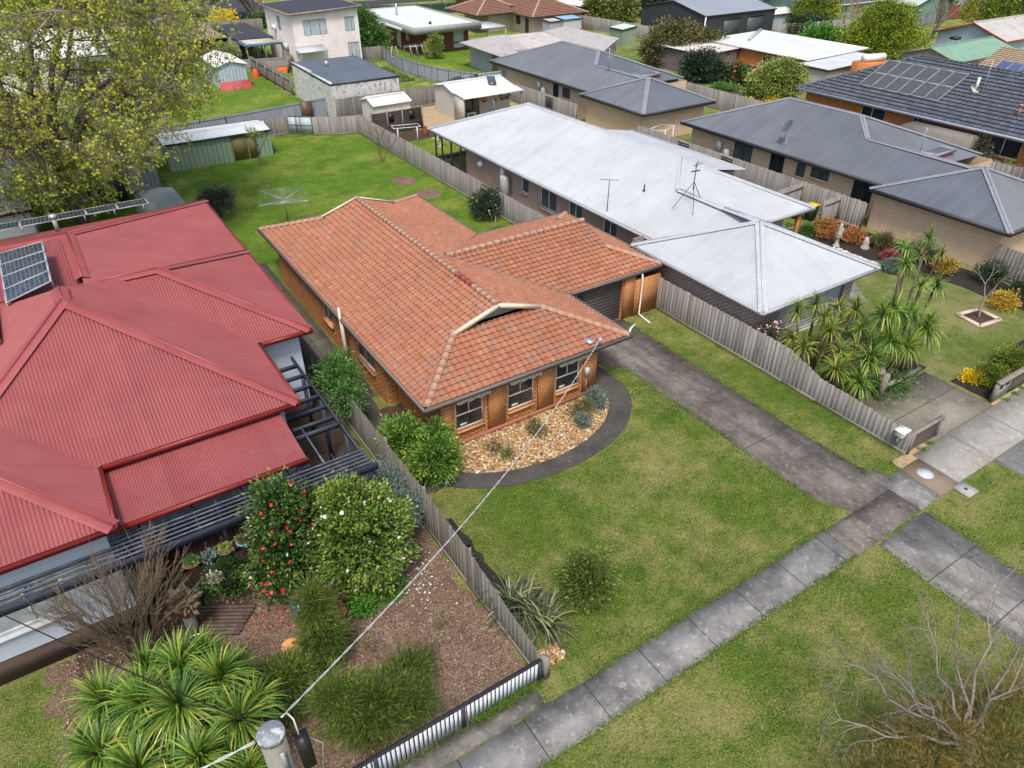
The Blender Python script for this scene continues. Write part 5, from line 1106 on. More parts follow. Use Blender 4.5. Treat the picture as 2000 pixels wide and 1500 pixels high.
# big charcoal shed
Cs = bldg('machinery_shed', 'large charcoal metal shed with two roller doors and grey gable roof', 'shed', (77.6, 91.2, 73.2, 85.5), 3.7, m_charw, M('blue_grey_roof', [(.19, .22, .26), (.25, .28, .32)], .3, 10, .3, rough=.5), 'x', .20, .12, pitch=.2)
for x in (81.2, 85.8): mb = MB(); mb.box(x, x+3.1, 73.12, 73.18, .05, 3.0); mb.build('roller_door', simple('charcoal_roller', (.055, .06, .065)), Cs); mb = MB(); mb.box(x-.1, x+3.2, 73.06, 73.14, 3.0, 3.12); mb.build('door_head', m_black, Cs)
mb = MB(); mb.box(77.5, 77.62, 73.0, 73.12, 0, 3.6); mb.build('downpipe', m_white, Cs)
# white roofed brick houses beyond
for i, (bx, lb) in enumerate((((66.5, 83.5, 108, 120), 'red brick house with white gable roof, left of the two beyond the brown tiles'), ((87.0, 101, 99, 112), 'red brick house with white gable roof, behind the bamboo'))):
    bldg('brick_bungalow', lb, 'house', bx, 2.7, m_brickr, m_creamr, 'x', .22, .6, ops=[(3, 3, 4.5, .9, 2.1), (0, 3, 4.6, .9, 2.1), (0, 9, 10.5, .9, 2.1)], ofr=m_white, trim=m_dgrey, group='white roofed brick houses')
bldg('brick_bungalow', 'red brick house with white roof close to the bamboo, gable to the front', 'house', (76.5, 86, 97.5, 104), 2.6, m_brickr, m_creamr, 'y', .22, .6, ops=[(0, 2, 3.5, .9, 2.1)], ofr=m_white, group='white roofed brick houses')
# orange flat building with long pale roof
Ob = bldg('flat_roof_outbuilding', 'long orange brick outbuilding with a low pale metal roof', 'outbuilding', (69.0, 78.5, 50.2, 64.2), 2.7, m_bricko, M('pale_streaked_sheet', [(.42, .45, .47), (.54, .56, .57)], .5, 12, .3, rough=.5, dirt=((.36, .33, .28), 1.1, .58, .8), stretch=(3, .3, 1)), 'x', .02, .3, style='flat', ez=2.8, ops=[(3, 8.2, 11.0, 1.1, 2.2)], ofr=m_white, pitch=.2, trim=m_white)
bldg('metal_shed', 'pinkish sheet metal lean-to before the orange outbuilding', 'shed', (63.5, 68.6, 59.2, 68.5), 2.3, m_mauve, M('pinkish_sheet', [(.40, .36, .34), (.52, .48, .46)], .6, 10, .3, rough=.6), 'x', .04, .2, style='flat', ez=2.4)
bldg('metal_shed', 'beige ribbed shed between the orange outbuilding and the dark tiled roof', 'shed', (67.5, 76.5, 46.4, 49.9), 2.5, m_creamw, m_galv, 'x', .03, .2, style='flat')
fence('timber_fence', 'new orange timber fence behind the bright green bush', [(84, 66.0), (92.8, 66.2)], 1.6, mat=M('orange_timber', [(.34, .15, .06), (.44, .21, .09)], 3, 20, .3, att=.4), w=.2, lap=False)
fence('paling_fence', 'long weathered paling fence across the far yards on the right', [(91, 72.6), (98, 71), (112, 69.5), (124, 73)], 1.8, w=.16)
bldg('curved_roof_shed', 'low shed with striped white roof beside the charcoal shed', 'shed', (93.0, 103, 78, 84), 2.0, m_bs, m_creamr, 'x', .1, .2, kind='corr', pitch=.4)
bldg('weatherboard_house', 'green weatherboard house in the far background', 'house', (104, 126, 76.5, 86), 2.8, m_wbg, simple('charcoal_sheet', (.06, .065, .07)), 'x', .3, .5, ops=[(0, 8.5, 10, 1.1, 2.2)], ofr=m_white, ogl=m_curt, trim=m_white)
bldg('garage', 'pale green gabled garage beside the green weatherboard house', 'garage', (121, 131, 70.5, 78), 2.5, m_wbg, simple('pale_green_roof', (.35, .42, .38)), 'y', .3, .3, trim=m_white)
metal_fence('metal_fence', 'pale zinc fence in the far yard on the right', [(112, 66), (127, 68.5)], 1.9, m_zinc)
bldg('blue_garage', 'blue and white gabled garages far behind on the right', 'garage', (134, 150, 78, 86), 2.8, simple('blue_white_sheet', (.38, .44, .52)), m_galv, 'y', .3, .3)
metal_fence('metal_fence', 'rusty red brown fence far behind on the right', [(128, 69), (146, 66)], 2.2, simple('rusty_red_fence', (.22, .07, .04), .8, var=.4))
# green roofed and rusty roofed sheds
Gs = bldg('green_roof_shed', 'grey shed with faded green gable roof behind the dark tiles', 'shed', (81.5, 93, 41.6, 47.4), 2.7, simple('grey_fibro', (.34, .33, .31), .8), m_greenr, 'x', .30, .4, trim=m_post, pitch=.15)
mb = MB(); mb.box(87.6, 88.6, 45.4, 46.2, 3.6, 3.85); mb.build('skylight', m_black, Gs)
bldg('rusty_roof_shed', 'tall pale shed with red and rusty gable roof', 'shed', (96.5, 110, 44.5, 52.5), 3.0, m_bs, m_rusty, 'x', .34, .4, trim=simple('red_bargeboard', (.40, .05, .035)), pitch=.15)
Sr = bldg('solar_house', 'tan tiled house with blue solar panels at the right edge', 'house', (73.5, 84, 26.5, 36.0), 2.9, m_bricko, M('tan_tile', [(.28, .22, .15), (.40, .32, .22)], 4), 'y', .38, .4, kind='ktile', pitch=.4)
solar_array('blue solar panels on the tan tiled roof at the right edge', [(73.4, 34.8, 3.1), (73.4, 28.5, 3.1), (76.3, 28.5, 4.25), (76.3, 34.8, 4.25)], 6, 2, cellm=m_cellb)
# sheds hidden behind the big tree, left
bldg('pale_shed', 'pale shed with white roof half hidden behind the big tree', 'shed', (-3.5, 6.0, 54.0, 60.5), 2.3, ribbed('mauve_grey_sheet', [(.22, .23, .27), (.28, .29, .33)], .3), M('dusty_white_roof', [(.42, .40, .40), (.56, .54, .54)], .6, 15, .3, rough=.6), 'x', .12, .15, trim=simple('rusty_trim', (.15, .06, .05)))
bldg('white_garage', 'white weatherboard garage at the left edge behind the red roof', 'garage', (-12, -1.8, 46.6, 55), 2.5, boards('white_boards', (.52, .54, .58), (.60, .62, .65), .2), M('white_sheet_roof', [(.52, .54, .56), (.60, .62, .64)], .5, 15, .2, rough=.5), 'x', .15, .2, trim=m_redgut)
bldg('white_house', 'white house behind the big tree, far left', 'house', (-3, 11.5, 92, 104), 3.0, m_white, m_creamr, 'x', .3, .4, ops=[(0, 3, 5, 1, 2.3), (0, 9, 11, 1, 2.3)])
bldg('tile_house', 'brown speckled tile roof peeping out beside the big tree', 'house', (13.2, 22.3, 99.5, 110), 2.6, m_brickr, M('speckled_tile', [(.22, .16, .14), (.36, .28, .25)], 3, 10, .6), 'y', .4, .6, style='hip', kind='ktile', pitch=.5)
sheet('road', R4(33, 42, 120, 170), m_asph, .02)
sheet('road', R4(-100, 33, 136, 143), m_asph, .02); sheet('road', R4(42, 170, 136, 143), m_asph, .022)
fence('timber_fence', 'low dark timber fence under the bare limbed tree in the background', [(14, 121), (33, 119)], 1.6, mat=m_palingd, w=.25)
metal_fence('mesh_fence', 'dark green mesh fence along the park in the background', [(50, 125), (72, 118)], 1.5, simple('dark_green', (.02, .06, .04)), zig=False)
# ---------------------------------------------------------------- trees, shrubs and garden plants
lf = lambda n, *c, **k: leafm(n, list(c), **k)
m_spring = lf('spring_leaf', (.09, .13, .02), (.26, .32, .04), (.42, .46, .055), (.58, .54, .07), rough=.6, trans=.3)
m_camel = lf('camellia_leaf', (.012, .035, .010), (.035, .085, .018), (.09, .16, .03), (.22, .30, .05), rough=.28, spec=.5)
m_camel2 = lf('light_camellia_leaf', (.025, .06, .014), (.07, .14, .022), (.17, .25, .035), (.32, .38, .07), rough=.3, spec=.5)
m_dk = lf('dark_leaf', (.012, .028, .012), (.03, .06, .025), (.06, .10, .04), rough=.45)
m_mid = lf('mid_green_leaf', (.03, .08, .015), (.07, .16, .03), (.14, .26, .05), rough=.45)
m_lime = lf('lime_conifer_leaf', (.03, .055, .006), (.10, .16, .010), (.24, .30, .016), (.40, .42, .025), rough=.6)
m_bright = lf('bright_green_leaf', (.03, .10, .01), (.07, .22, .02), (.13, .32, .035), rough=.5)
m_olive = lf('olive_leaf', (.05, .055, .02), (.11, .11, .035), (.20, .19, .06), rough=.6)
m_yg = lf('yellow_green_leaf', (.08, .12, .02), (.20, .26, .05), (.35, .38, .09), rough=.5)
m_rus = lf('russet_feathery_leaf', (.03, .05, .012), (.08, .10, .02), (.13, .12, .025), (.20, .14, .03), (.28, .14, .03), rough=.6)
m_feath = lf('feathery_leaf', (.018, .045, .008), (.055, .095, .012), (.12, .17, .02), (.26, .29, .04), rough=.6)
m_gg = lf('grey_green_leaf', (.05, .09, .07), (.12, .18, .15), (.20, .27, .23), rough=.6)
m_rhod = lf('rhododendron_leaf', (.025, .065, .010), (.07, .16, .02), (.16, .27, .035), (.36, .40, .06), rough=.4)
m_cord = lf('cordyline_leaf', (0, (.03, .08, .012)), (.35, (.08, .165, .022)), (.7, (.16, .26, .032)), (.92, (.26, .35, .05)), (1, (.46, .42, .07)), rough=.4)
m_cordy = lf('yellow_cordyline_leaf', (0, (.04, .08, .012)), (.5, (.12, .18, .025)), (.85, (.26, .28, .04)), (1, (.46, .38, .06)), rough=.45)
m_dead = lf('dead_leaf', (.09, .055, .03), (.24, .16, .09), rough=.8)
m_flax = lf('flax_leaf', (.02, .03, .018), (.05, .065, .03), (.10, .12, .05), (.26, .27, .12), rough=.45)
m_agap = lf('agapanthus_leaf', (.012, .035, .01), (.03, .075, .02), (.06, .13, .03), rough=.4)
m_redf = lf('red_flower', (.45, .01, .03), (.75, .02, .06), (.85, .06, .14), rough=.5)
m_whf = lf('white_flower', (.62, .55, .42), (.80, .78, .72), rough=.6)
m_pinkf = lf('pink_flower', (.70, .30, .30), (.80, .60, .55), rough=.6)
m_yelf = lf('yellow_flower', (.65, .42, .01), (.85, .66, .02), rough=.6)
m_orf = lf('orange_flower_leaf', (.10, .12, .03), (.30, .13, .03), (.55, .18, .05), (.62, .30, .14), rough=.6)
m_cushion = lf('cushion_conifer_leaf', (.05, .08, .008), (.13, .18, .014), (.24, .28, .02))
def big_tree(name, label, base, limbs, cc, cr, ntip, twigm, leafmat, barkm, r0=.42, tl=.9, ntw=11, nl=7, Ls=(.10, .2), lean=(0, 0, 0)):
    t = thing(name, label, 'tree', base); tb = MB(); tw = MB(); B = V(*base); C = V(*cc); R = V(*cr)
    nodes = []
    fork = B+V(*lean)
    tb.tube([B, B+(fork-B)*.5+V(.06, 0, 0), fork], [r0*1.15, r0, r0*.85], 10)
    for L in limbs:
        e = C+V(*L)*R*.62; pts = [fork]; 
        for k in range(1, 6):
            f = k/5; p = fork+(e-fork)*f+rdir(1)[0]*.35*(k < 5)+V(0, 0, .9*math.sin(math.pi*f)); pts.append(p)
        rs = [r0*.55*(1-.75*k/5) for k in range(6)]; tb.tube(pts, rs, 8)
        for p, r in zip(pts[1:], rs[1:]): nodes.append((p, r))
        for k in range(7):    # secondary limbs
            i = random.randint(1, 5); p = pts[i]; d = nrm((p-C)/R+rdir(1)[0]*.9); q = p+d*R*random.uniform(.28, .5)
            m_ = (p+q)/2+rdir(1)[0]*.3; tb.tube([p, m_, q], [rs[i]*.55, rs[i]*.4, rs[i]*.22], 6); nodes += [(m_, rs[i]*.35), (q, rs[i]*.2)]
    N = np.array([n_[0] for n_ in nodes]); Lp, Ld, Lr = [], [], []
    d = rdir(ntip); rad = RNG.uniform(.55, 1.03, (ntip, 1)); T = C+d*rad*R*(1+.10*np.sin(d[:, :1]*7+1)*np.cos(d[:, 1:2]*6)); T = T[T[:, 2] > base[2]+1.7+np.maximum(0, T[:, 0]-1.5)*.62+((T[:, 0] > 2.2) & (T[:, 1] < 49))*1.8]
    for p in T:
        k = np.argmin(np.linalg.norm(N-p, axis=1)+RNG.uniform(0, 1.2, len(N))); q = N[k]; m_ = (p+q)/2+rdir(1)[0]*.25*np.linalg.norm(p-q)*.5
        tw.tube([q, m_, p], [.035, .022, .014], 4, cap=False)
        out = nrm((p-C)/R); hue = random.random()
        for j in range(ntw):
            dd = nrm(out*.6+rdir(1)[0]*.9+V(0, 0, -.12)); l = tl*random.uniform(.5, 1.2); s_ = p if j % 2 else (m_+p)/2
            a = s_+dd*l*.5; b = a+nrm(dd+rdir(1)[0]*.4)*l*.5
            tw.tube([s_, a, b], [.011, .008, .004], 3, cap=False)
            n_ = RNG.poisson(nl); 
            for _ in range(n_): Lp.append(b+rdir(1)[0]*.12 if random.random() < .7 else a+rdir(1)[0]*.08); Ld.append(rdir(1)[0]+out*.3+V(0, 0, .3)); Lr.append(min(1, max(0, hue*.5+random.random()*.55)))
    tb.build('trunk', barkm, t); tw.build('twigs', twigm, t)
    mb = MB(); n_ = len(Lp); leaf_quads(mb, np.array(Lp), np.array(Ld), RNG.uniform(Ls[0], Ls[1], n_), RNG.uniform(Ls[0], Ls[1], n_)*.8, np.array(Lr)); mb.build('crown', leafmat, t)
    return t
big_tree('spreading_tree', 'huge spreading tree coming into pale green leaf, upper left', (.9, 48.3, 0), [(-.7, -.2, .3), (.75, -.1, .1), (.1, .2, .9), (-.2, -.8, .2), (.5, .6, .5), (-.5, .6, .6), (.4, -.6, .7), (.95, .3, -.1), (-.9, .4, -.1), (-.35, -.5, .9), (.6, -.75, -.15)], (.6, 48.8, 8.8), (10.4, 9.2, 7.6), 1350, m_twig, m_spring, m_bark, r0=.45, tl=1.05, ntw=11, nl=7, Ls=(.11, .19), lean=(-.9, .1, 2.8))
# --- front yard of the red roofed house
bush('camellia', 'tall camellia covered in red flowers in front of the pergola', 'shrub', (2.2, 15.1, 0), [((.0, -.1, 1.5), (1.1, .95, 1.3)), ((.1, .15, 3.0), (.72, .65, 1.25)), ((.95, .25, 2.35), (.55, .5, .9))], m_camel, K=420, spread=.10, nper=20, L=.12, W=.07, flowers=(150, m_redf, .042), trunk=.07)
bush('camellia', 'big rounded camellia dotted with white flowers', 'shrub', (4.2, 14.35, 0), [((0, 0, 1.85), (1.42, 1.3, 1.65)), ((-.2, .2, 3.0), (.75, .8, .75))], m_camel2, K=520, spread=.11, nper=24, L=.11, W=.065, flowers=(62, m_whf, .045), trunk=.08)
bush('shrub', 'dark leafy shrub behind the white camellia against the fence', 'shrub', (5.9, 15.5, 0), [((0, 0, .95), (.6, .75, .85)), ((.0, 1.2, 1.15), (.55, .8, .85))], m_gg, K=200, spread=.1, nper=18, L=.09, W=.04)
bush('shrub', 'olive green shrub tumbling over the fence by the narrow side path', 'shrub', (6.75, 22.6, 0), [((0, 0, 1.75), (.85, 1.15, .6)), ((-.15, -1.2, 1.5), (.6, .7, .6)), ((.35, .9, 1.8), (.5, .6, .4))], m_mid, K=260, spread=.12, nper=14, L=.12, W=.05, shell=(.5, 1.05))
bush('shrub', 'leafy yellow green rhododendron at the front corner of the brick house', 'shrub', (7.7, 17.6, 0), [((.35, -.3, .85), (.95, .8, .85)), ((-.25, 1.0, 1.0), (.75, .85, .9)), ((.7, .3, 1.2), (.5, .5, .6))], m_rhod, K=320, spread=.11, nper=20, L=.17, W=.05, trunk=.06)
def feath(label, base, blobs, mat=m_feath, K=150, nper=60, L=.16, W=.012, name='feathery_shrub', spread=.14):
    return bush(name, label, 'shrub', base, blobs, mat, K=K, spread=spread, nper=nper, L=L, W=W, shell=(.35, 1.05), cf=.6)
feath('large feathery dark green shrub behind the picket fence, beside the power pole', (2.6, 9.9, 0), [((-.1, .0, .95), (1.15, .75, .85)), ((-.8, .4, 1.3), (.6, .5, .7)), ((.8, -.2, .7), (.6, .5, .5))], K=230, W=.016)
feath('slender feathery shrub next to the orange birdbath', (2.0, 12.6, 0), [((.15, -.2, .9), (.55, .55, .8)), ((.2, .15, 1.9), (.35, .4, .8))], K=150, W=.015)
feath('low feathery shrub right of the clump of cordylines', (.9, 11.6, 0), [((0, 0, .9), (.75, .75, .8))], K=130, W=.015)
feath('small feathery shrub on the bark mulch near the black post', (3.75, 10.7, 0), [((0, 0, .35), (.6, .45, .35))], K=70, W=.014)
for lb, x, y, h in (('thin bare seedling near the middle of the bark mulch', 3.2, 11.9, .5), ('dry twiggy seedling towards the paling fence in the bark mulch', 5.1, 11.6, .45), ('thin green seedling standing right of the black post in the mulch', 4.5, 11.0, .6)):
    mb = MB(); tp = []; 
    for _ in range(5): grow(mb, V(x, y, 0), V(random.uniform(-.4, .4), random.uniform(-.4, .4), 1), h*.5, .008, 2, tp, .5, 3)
    t = thing('seedling', lb, 'plant', (x, y, 0)); mb.build('stems', m_twigb, t); m2 = MB(); P = np.array([p for p, d in tp]).repeat(3, 0)+RNG.normal(0, .03, (len(tp)*3, 3)); leaf_quads(m2, P, rdir(len(P)), .05, .02, RNG.uniform(0, 1, len(P))); m2.build('leaves', m_feath, t)
mb = MB(); mb.tube([(3.95, 11.0, 0), (3.95, 11.0, .75)], .03, 6); solo(mb, 'garden_stake', m_black, 'short black stake standing in the bark mulch', 'stake')
# cordyline clumps
def cord(label, heads, base, mat, n=95, L=1.05, W=.06, droop=.95, dead=True, name='cordyline', tr=.06, skirt=.25):
    t = thing(name, label, 'plant', base); B = V(*base)
    for (x, y, z, s_) in heads:
        mb = MB(); ax_ = (random.uniform(-.25, .25)+(x-B[0])*.12, random.uniform(-.25, .25)+(y-B[1])*.12, 1); straps(mb, (x, y, z), n*(.6+.4*s_)*random.uniform(.8, 1.15), L*s_*random.uniform(.88, 1.12), W, droop=droop*random.uniform(.85, 1.2), low=-.35, up=.58, axis=ax_); mb.build('leaf_head', mat, t)
        if dead:
            mb = MB(); straps(mb, (x, y, z-.12), n*skirt, L*s_*.7, W*.7, droop=1.6, low=-.9, up=-.1+.0); mb.build('dead_leaves', m_dead, t)
        mb = MB(); f = V(x, y, z); b = V(B[0]+(x-B[0])*.45, B[1]+(y-B[1])*.45, base[2]); mb.tube([b, (b+f)/2+V(.05, .03, 0), f], [tr*1.3, tr, tr*.8], 7); mb.build('stem', m_bark, t)
    return t
k_ = .93
cord('large clump of green sword leaved cordylines at the lower left', [(x*.92-.15, y-.45, z*.95, s_) for x, y, z, s_ in [(-1.95, 12.3, 2.4, 1.05), (-2.75, 13.0, 2.2, .9), (-1.0, 12.9, 2.3, .95), (-.25, 12.1, 2.3, 1.0), (-.15, 10.9, 2.2, 1.05), (-1.15, 10.3, 2.5, .95), (-2.35, 10.9, 2.3, .95), (-1.2, 11.6, 2.7, 1.1), (-3.05, 11.9, 2.0, .95), (-1.75, 13.5, 2.0, .85), (-.5, 13.2, 1.9, .85), (-2.9, 10.3, 2.1, .8), (-1.8, 9.9, 2.1, .85), (-.4, 9.9, 1.8, .85), (-2.1, 11.7, 2.0, .8), (-.7, 11.3, 2.0, .8), (.3, 11.5, 1.7, .75), (-1.5, 12.7, 1.9, .75), (-3.3, 12.6, 1.5, .75), (-1.75, 10.9, 1.8, .8), (-.6, 10.5, 1.9, .7), (-2.6, 11.4, 1.7, .75), (.1, 12.6, 1.5, .7)]], (-1.5, 11.7, 0), m_cord, n=230, L=1.12, W=.040, droop=.9)
cord('yellowish cordyline clump beside the white garage roof, behind the fence', [(24.2, 15.4, 2.6, .8), (25.2, 15.3, 2.7, .75), (24.9, 14.6, 2.5, .85), (23.75, 15.1, 1.6, .8), (24.6, 14.0, 2.2, .8), (26.3, 15.0, 2.4, .75), (26.9, 14.5, 2.3, .8)], (24.8, 14.8, 0), m_cordy, n=110, L=1.08, W=.042, droop=1.15)
cord('cordyline leaning over the dip in the paling fence', [(23.5, 14.3, 1.6, .85), (24.3, 13.2, 1.7, .8), (23.6, 12.8, 1.35, .85), (25.2, 13.1, 1.5, .8)], (24.0, 13.4, 0), m_cordy, n=110, L=1.08, W=.042, droop=1.15)
cord('dark green round headed cordylines nearest the neighbour driveway', [(24.7, 12.2, 1.75, 1.1), (26.2, 12.35, 2.0, .95), (26.7, 11.9, 1.8, 1.05), (24.0, 11.9, 1.1, .8)], (25.3, 12.4, 0), m_cord, n=170, L=1.12, W=.04, droop=1.2, skirt=.5)
cord('big shaggy cordyline head at the right edge of the clump', [(28.0, 12.0, 2.2, 1.2), (27.0, 13.0, 2.9, 1.0), (26.3, 13.0, 2.9, .85), (27.6, 12.6, 2.6, .9)], (27.2, 12.5, 0), m_cord, n=170, L=1.12, W=.04, droop=1.25, skirt=.5)
cord('tall branching cordyline with small tufts on long bare stems', [(29.9, 14.0, 5.0, .75), (27.9, 13.6, 4.5, .75), (28.9, 14.3, 4.7, .7), (28.3, 12.9, 3.7, .7), (29.6, 12.9, 3.4, .75), (25.9, 13.5, 2.2, .7)], (28.3, 13.0, 0), m_cord, n=90, L=1.0, W=.045, droop=1.1)
bush('rose_bush', 'white and pink flowering bush at the garage corner behind the fence', 'shrub', (23.7, 16.0, 0), [((0, 0, 1.0), (.65, .65, .95)), ((.6, .3, .8), (.5, .5, .7))], m_dk, K=150, spread=.1, nper=16, L=.08, W=.04, flowers=(260, m_pinkf, .045))
bush('shrub', 'green understorey shrubs below the cordylines', 'shrub', (27.5, 14.6, 0), [((0, 0, .5), (1.3, 1.0, .6)), ((1.4, 1.2, .5), (.9, .9, .6)), ((-2.2, -1.6, .5), (1.2, .9, .55)), ((-1.4, -3.0, .4), (1.2, .5, .5))], m_mid, K=260, spread=.14, nper=16, L=.12, W=.05)
bush('shrub', 'blue grey succulent shrub among the cordylines', 'shrub', (25.6, 13.5, 0), [((0, 0, 1.3), (.35, .35, .35))], m_gg, K=40, spread=.07, nper=16, L=.1, W=.04)
# flax and round shrub on the front lawn
t = thing('flax', 'striped grey green flax arching over the front lawn by the paling fence', 'plant', (7.45, 10.5, 0)); mb = MB()
for x, y in ((7.3, 10.9), (7.5, 10.4), (7.6, 10.0), (7.35, 10.6), (7.15, 11.1)): straps(mb, (x, y, .05), 62, 1.45, .062, droop=1.25, low=.35, up=.56, seg=6)
mb.build('leaves', m_flax, t)
bush('shrub', 'round dark shrub with yellow leaf tips standing on the front lawn', 'shrub', (9.25, 10.3, 0), [((0, 0, .85), (.82, .8, .8))], lf('yellow_tipped_leaf', (.02, .045, .01), (.05, .09, .015), (.10, .14, .02), (.36, .34, .04)), K=230, spread=.09, nper=16, L=.12, W=.035, shell=(.45, 1.05), cf=.3)
for lb, x, y, r, m_, K in (('grey green daisy bush at the right end of the pebble bed', 15.35, 17.5, .55, m_gg, 90), ('small blue grey bush near the front edge of the pebble bed', 14.15, 16.75, .33, m_gg, 40), ('sparse green bush between the two grey ones on the pebbles', 14.5, 17.3, .5, m_olive, 50), ('sparse rose bush under the middle window', 12.35, 17.35, .42, m_olive, 36), ('thin dry stems in the left half of the pebble bed', 10.45, 17.3, .35, m_olive, 16), ('thin green weedy plant at the left front of the pebble bed', 10.75, 16.75, .25, m_mid, 16)):
    bush('small_bush', lb, 'shrub', (x, y, 0), [((0, 0, r*.75), (r, r, r*.8))], m_, K=K, spread=.07, nper=13, L=.08, W=.03, shell=(.5, 1.0), trunk=.02)
# bare vase shaped shrub at lower left
t = thing('bare_shrub', 'leafless many stemmed shrub in front of the blue weatherboards', 'shrub', (-2.0, 15.1, 0)); mb = MB(); tp = []
for k in range(30):
    a = random.uniform(0, 6.28); s_ = random.uniform(.1, .75); grow(mb, V(-2.0+random.uniform(-.25, .25), 15.1+random.uniform(-.2, .2), 0), V(math.cos(a)*s_, math.sin(a)*s_*.6-.05, 1), 1.15, .026, 4, tp, .28, 5, .74, (2, 3), .03, .12, .004)
mb.build('branches', m_twigb, t)
# dry tree with russet foliage at the lower right
t = thing('dry_tree', 'half bare tree with russet foliage at the lower right corner', 'tree', (13.0, 1.2, 0)); mb = MB(); tp = []; root = V(13.0, 1.2, 0)
def G_at(px, py, z):     # world points read from the plan of the tree
    return V(px, py, z)
lim = [V(13.5, 3.0, 4.1), V(12.9, 3.2, 3.8), V(11.8, 3.3, 3.2), V(11.5, 3.7, 3.0), V(14.3, 1.8, 3.6), V(14.6, 2.9, 4.5), V(10.6, 3.3, 2.3), V(12.0, 2.8, 3.0), V(14.9, 2.2, 3.9)]
mb.tube([root, root+V(.1, .2, .8), root+V(.2, .4, 1.5)], [.16, .13, .11], 9)
for e in lim:
    b = root+V(.2+random.uniform(-.08, .08), .4, 1.4); pts = [b+(e-b)*k/6+rdir(1)[0]*.11*(0 < k < 6)+V(0, 0, -.22*math.sin(math.pi*k/6)) for k in range(7)]
    mb.tube(pts, [.052, .045, .036, .028, .02, .014, .009], 6)
    for k in (2, 3, 4, 5, 6):
        for _ in range(2 if k < 6 else 3): grow(mb, pts[k], nrm(nrm(e-b)+rdir(1)[0]*.7), .42, .012, 3, tp, .5, 4, .72, (1, 3), .02, .28, .003)
mb.build('branches', m_twig, t)
P, D, C = clumps([((13.3, .9, 1.5), (1.8, 1.1, 1.0)), ((11.6, 2.0, 1.2), (1.5, 1.0, .8)), ((14.4, 1.4, 1.5), (1.5, 1.0, 1.0)), ((10.7, 2.2, .9), (1.0, .9, .6)), ((12.6, 2.0, 1.5), (1.2, .9, .8))], 420, .17, 60, (.4, 1.05)); mb = MB(); leaf_quads(mb, P, D, .17, .018, rndmix(C, f=.65)); mb.build('crown', m_rus, t)
feath('small yellow green feathery shrub at the bottom edge on the nature strip', (6.6, 4.9, 0), [((0, 0, .4), (.6, .5, .45))], m_yg, K=60)
# --- back lawn
bush('shrub', 'dark purplish round bush at the left of the back lawn', 'shrub', (8.0, 46.2, 0), [((0, 0, 1.25), (1.15, 1.1, .9))], lf('purple_leaf', (.02, .022, .02), (.045, .06, .035), (.10, .10, .09)), K=190, spread=.12, nper=14, L=.12, W=.06, trunk=.12, shell=(.6, 1.05))
bush('shrub', 'dark green round bush with dull flowers against the right back fence', 'shrub', (22.1, 37.0, 0), [((0, 0, 1.0), (1.05, 1.0, .95))], m_dk, K=190, spread=.12, nper=14, L=.13, W=.06, flowers=(40, lf('faded_pink', (.22, .08, .08), (.34, .16, .15)), .05))
t = thing('lemon_tree', 'small sparse lemon tree before the green shed', 'tree', (13.1, 55.0, 0)); mb = MB(); tp = []; grow(mb, V(13.1, 55, 0), V(0, 0, 1), .9, .06, 4, tp, .45, 6, .75, (2, 3), .05); mb.build('trunk', m_twigb, t)
P = np.array([p for p, d in tp]).repeat(7, 0); P += RNG.normal(0, .12, P.shape); mb = MB(); leaf_quads(mb, P, rdir(len(P)), .13, .07, RNG.uniform(0, 1, len(P))); mb.build('crown', m_rhod, t); 
for p, d in random.sample(tp, min(14, len(tp))): mb = MB(); mb.lathe(p[0], p[1], [(.01, p[2]-.04), (.04, p[2]), (.01, p[2]+.04)], 6); mb.build('lemon', m_yelf, t)
t = thing('bare_tree', 'small leafless tree beside the right back fence', 'tree', (21.4, 51.1, 0)); mb = MB(); tp = []
for _ in range(3): grow(mb, V(21.4, 51.1, 0), V(random.uniform(-.3, .3), random.uniform(-.3, .3), 1), 1.1, .05, 4, tp, .45, 5, .72, (2, 3), .04)
mb.build('branches', m_twigb, t)
# --- right hand garden
t = thing('bare_tree', 'slender grey leafless sapling in a square brick planter', 'tree', (35.4, 13.05, .1)); mb = MB(); tp = []; grow(mb, V(35.4, 13.05, .1), V(.1, .1, 1), .9, .05, 5, tp, .38, 6, .76, (2, 3), .05); mb.build('branches', m_twig, t)
for lb, x, y, r, m_, fl in (('low lime green conifer in the front bed beside the low wall', 30.2, 9.85, .62, m_cushion, None), ('low lime conifer farther right in the front bed', 32.3, 10.0, .62, m_cushion, None), ('tiny yellow leaved plant in the black mulch', 29.8, 10.3, .25, m_yelf, None), ('yellow leaved shrub beside the sapling', 37.4, 13.0, .6, lf('gold_leaf', (.35, .22, .02), (.60, .42, .05)), None),
                         ('orange and pink leaved shrub by the grey fence', 37.6, 23.4, .8, m_orf, None), ('second orange shrub, lower, by the grey fence', 38.3, 22.0, .6, m_orf, None), ('dark shrub against the tan brick garage wall', 39.2, 18.4, .75, m_dk, None), ('fine leaved green bush by the tan wall', 38.9, 20.6, .6, m_olive, None), ('dark leafy bush at the corner of the grey fence', 39.6, 14.9, .8, m_dk, None), ('dark bush with red berries by the grey fence', 39.5, 13.1, .55, m_dk, None), ('green ferny plant near the white birdbath', 36.8, 24.2, .5, m_mid, None), ('olive gold shrub beside the tan wall', 38.8, 16.9, .55, lf('gold_leaf2', (.2, .13, .02), (.45, .3, .05)), None), ('silvery bush at the lawn edge', 36.6, 18.4, .5, m_gg, None), ('pink flowered low plant by the stone urn', 37.8, 19.4, .35, lf('pink_leaf', (.2, .03, .05), (.4, .1, .12)), None)):
    bush('garden_shrub', lb, 'shrub', (x, y, 0), [((0, 0, r*.7), (r, r, r*.75))], m_, K=int(60+90*r), spread=.1, nper=13, L=.1, W=.045, shell=(.55, 1.05), trunk=.02)
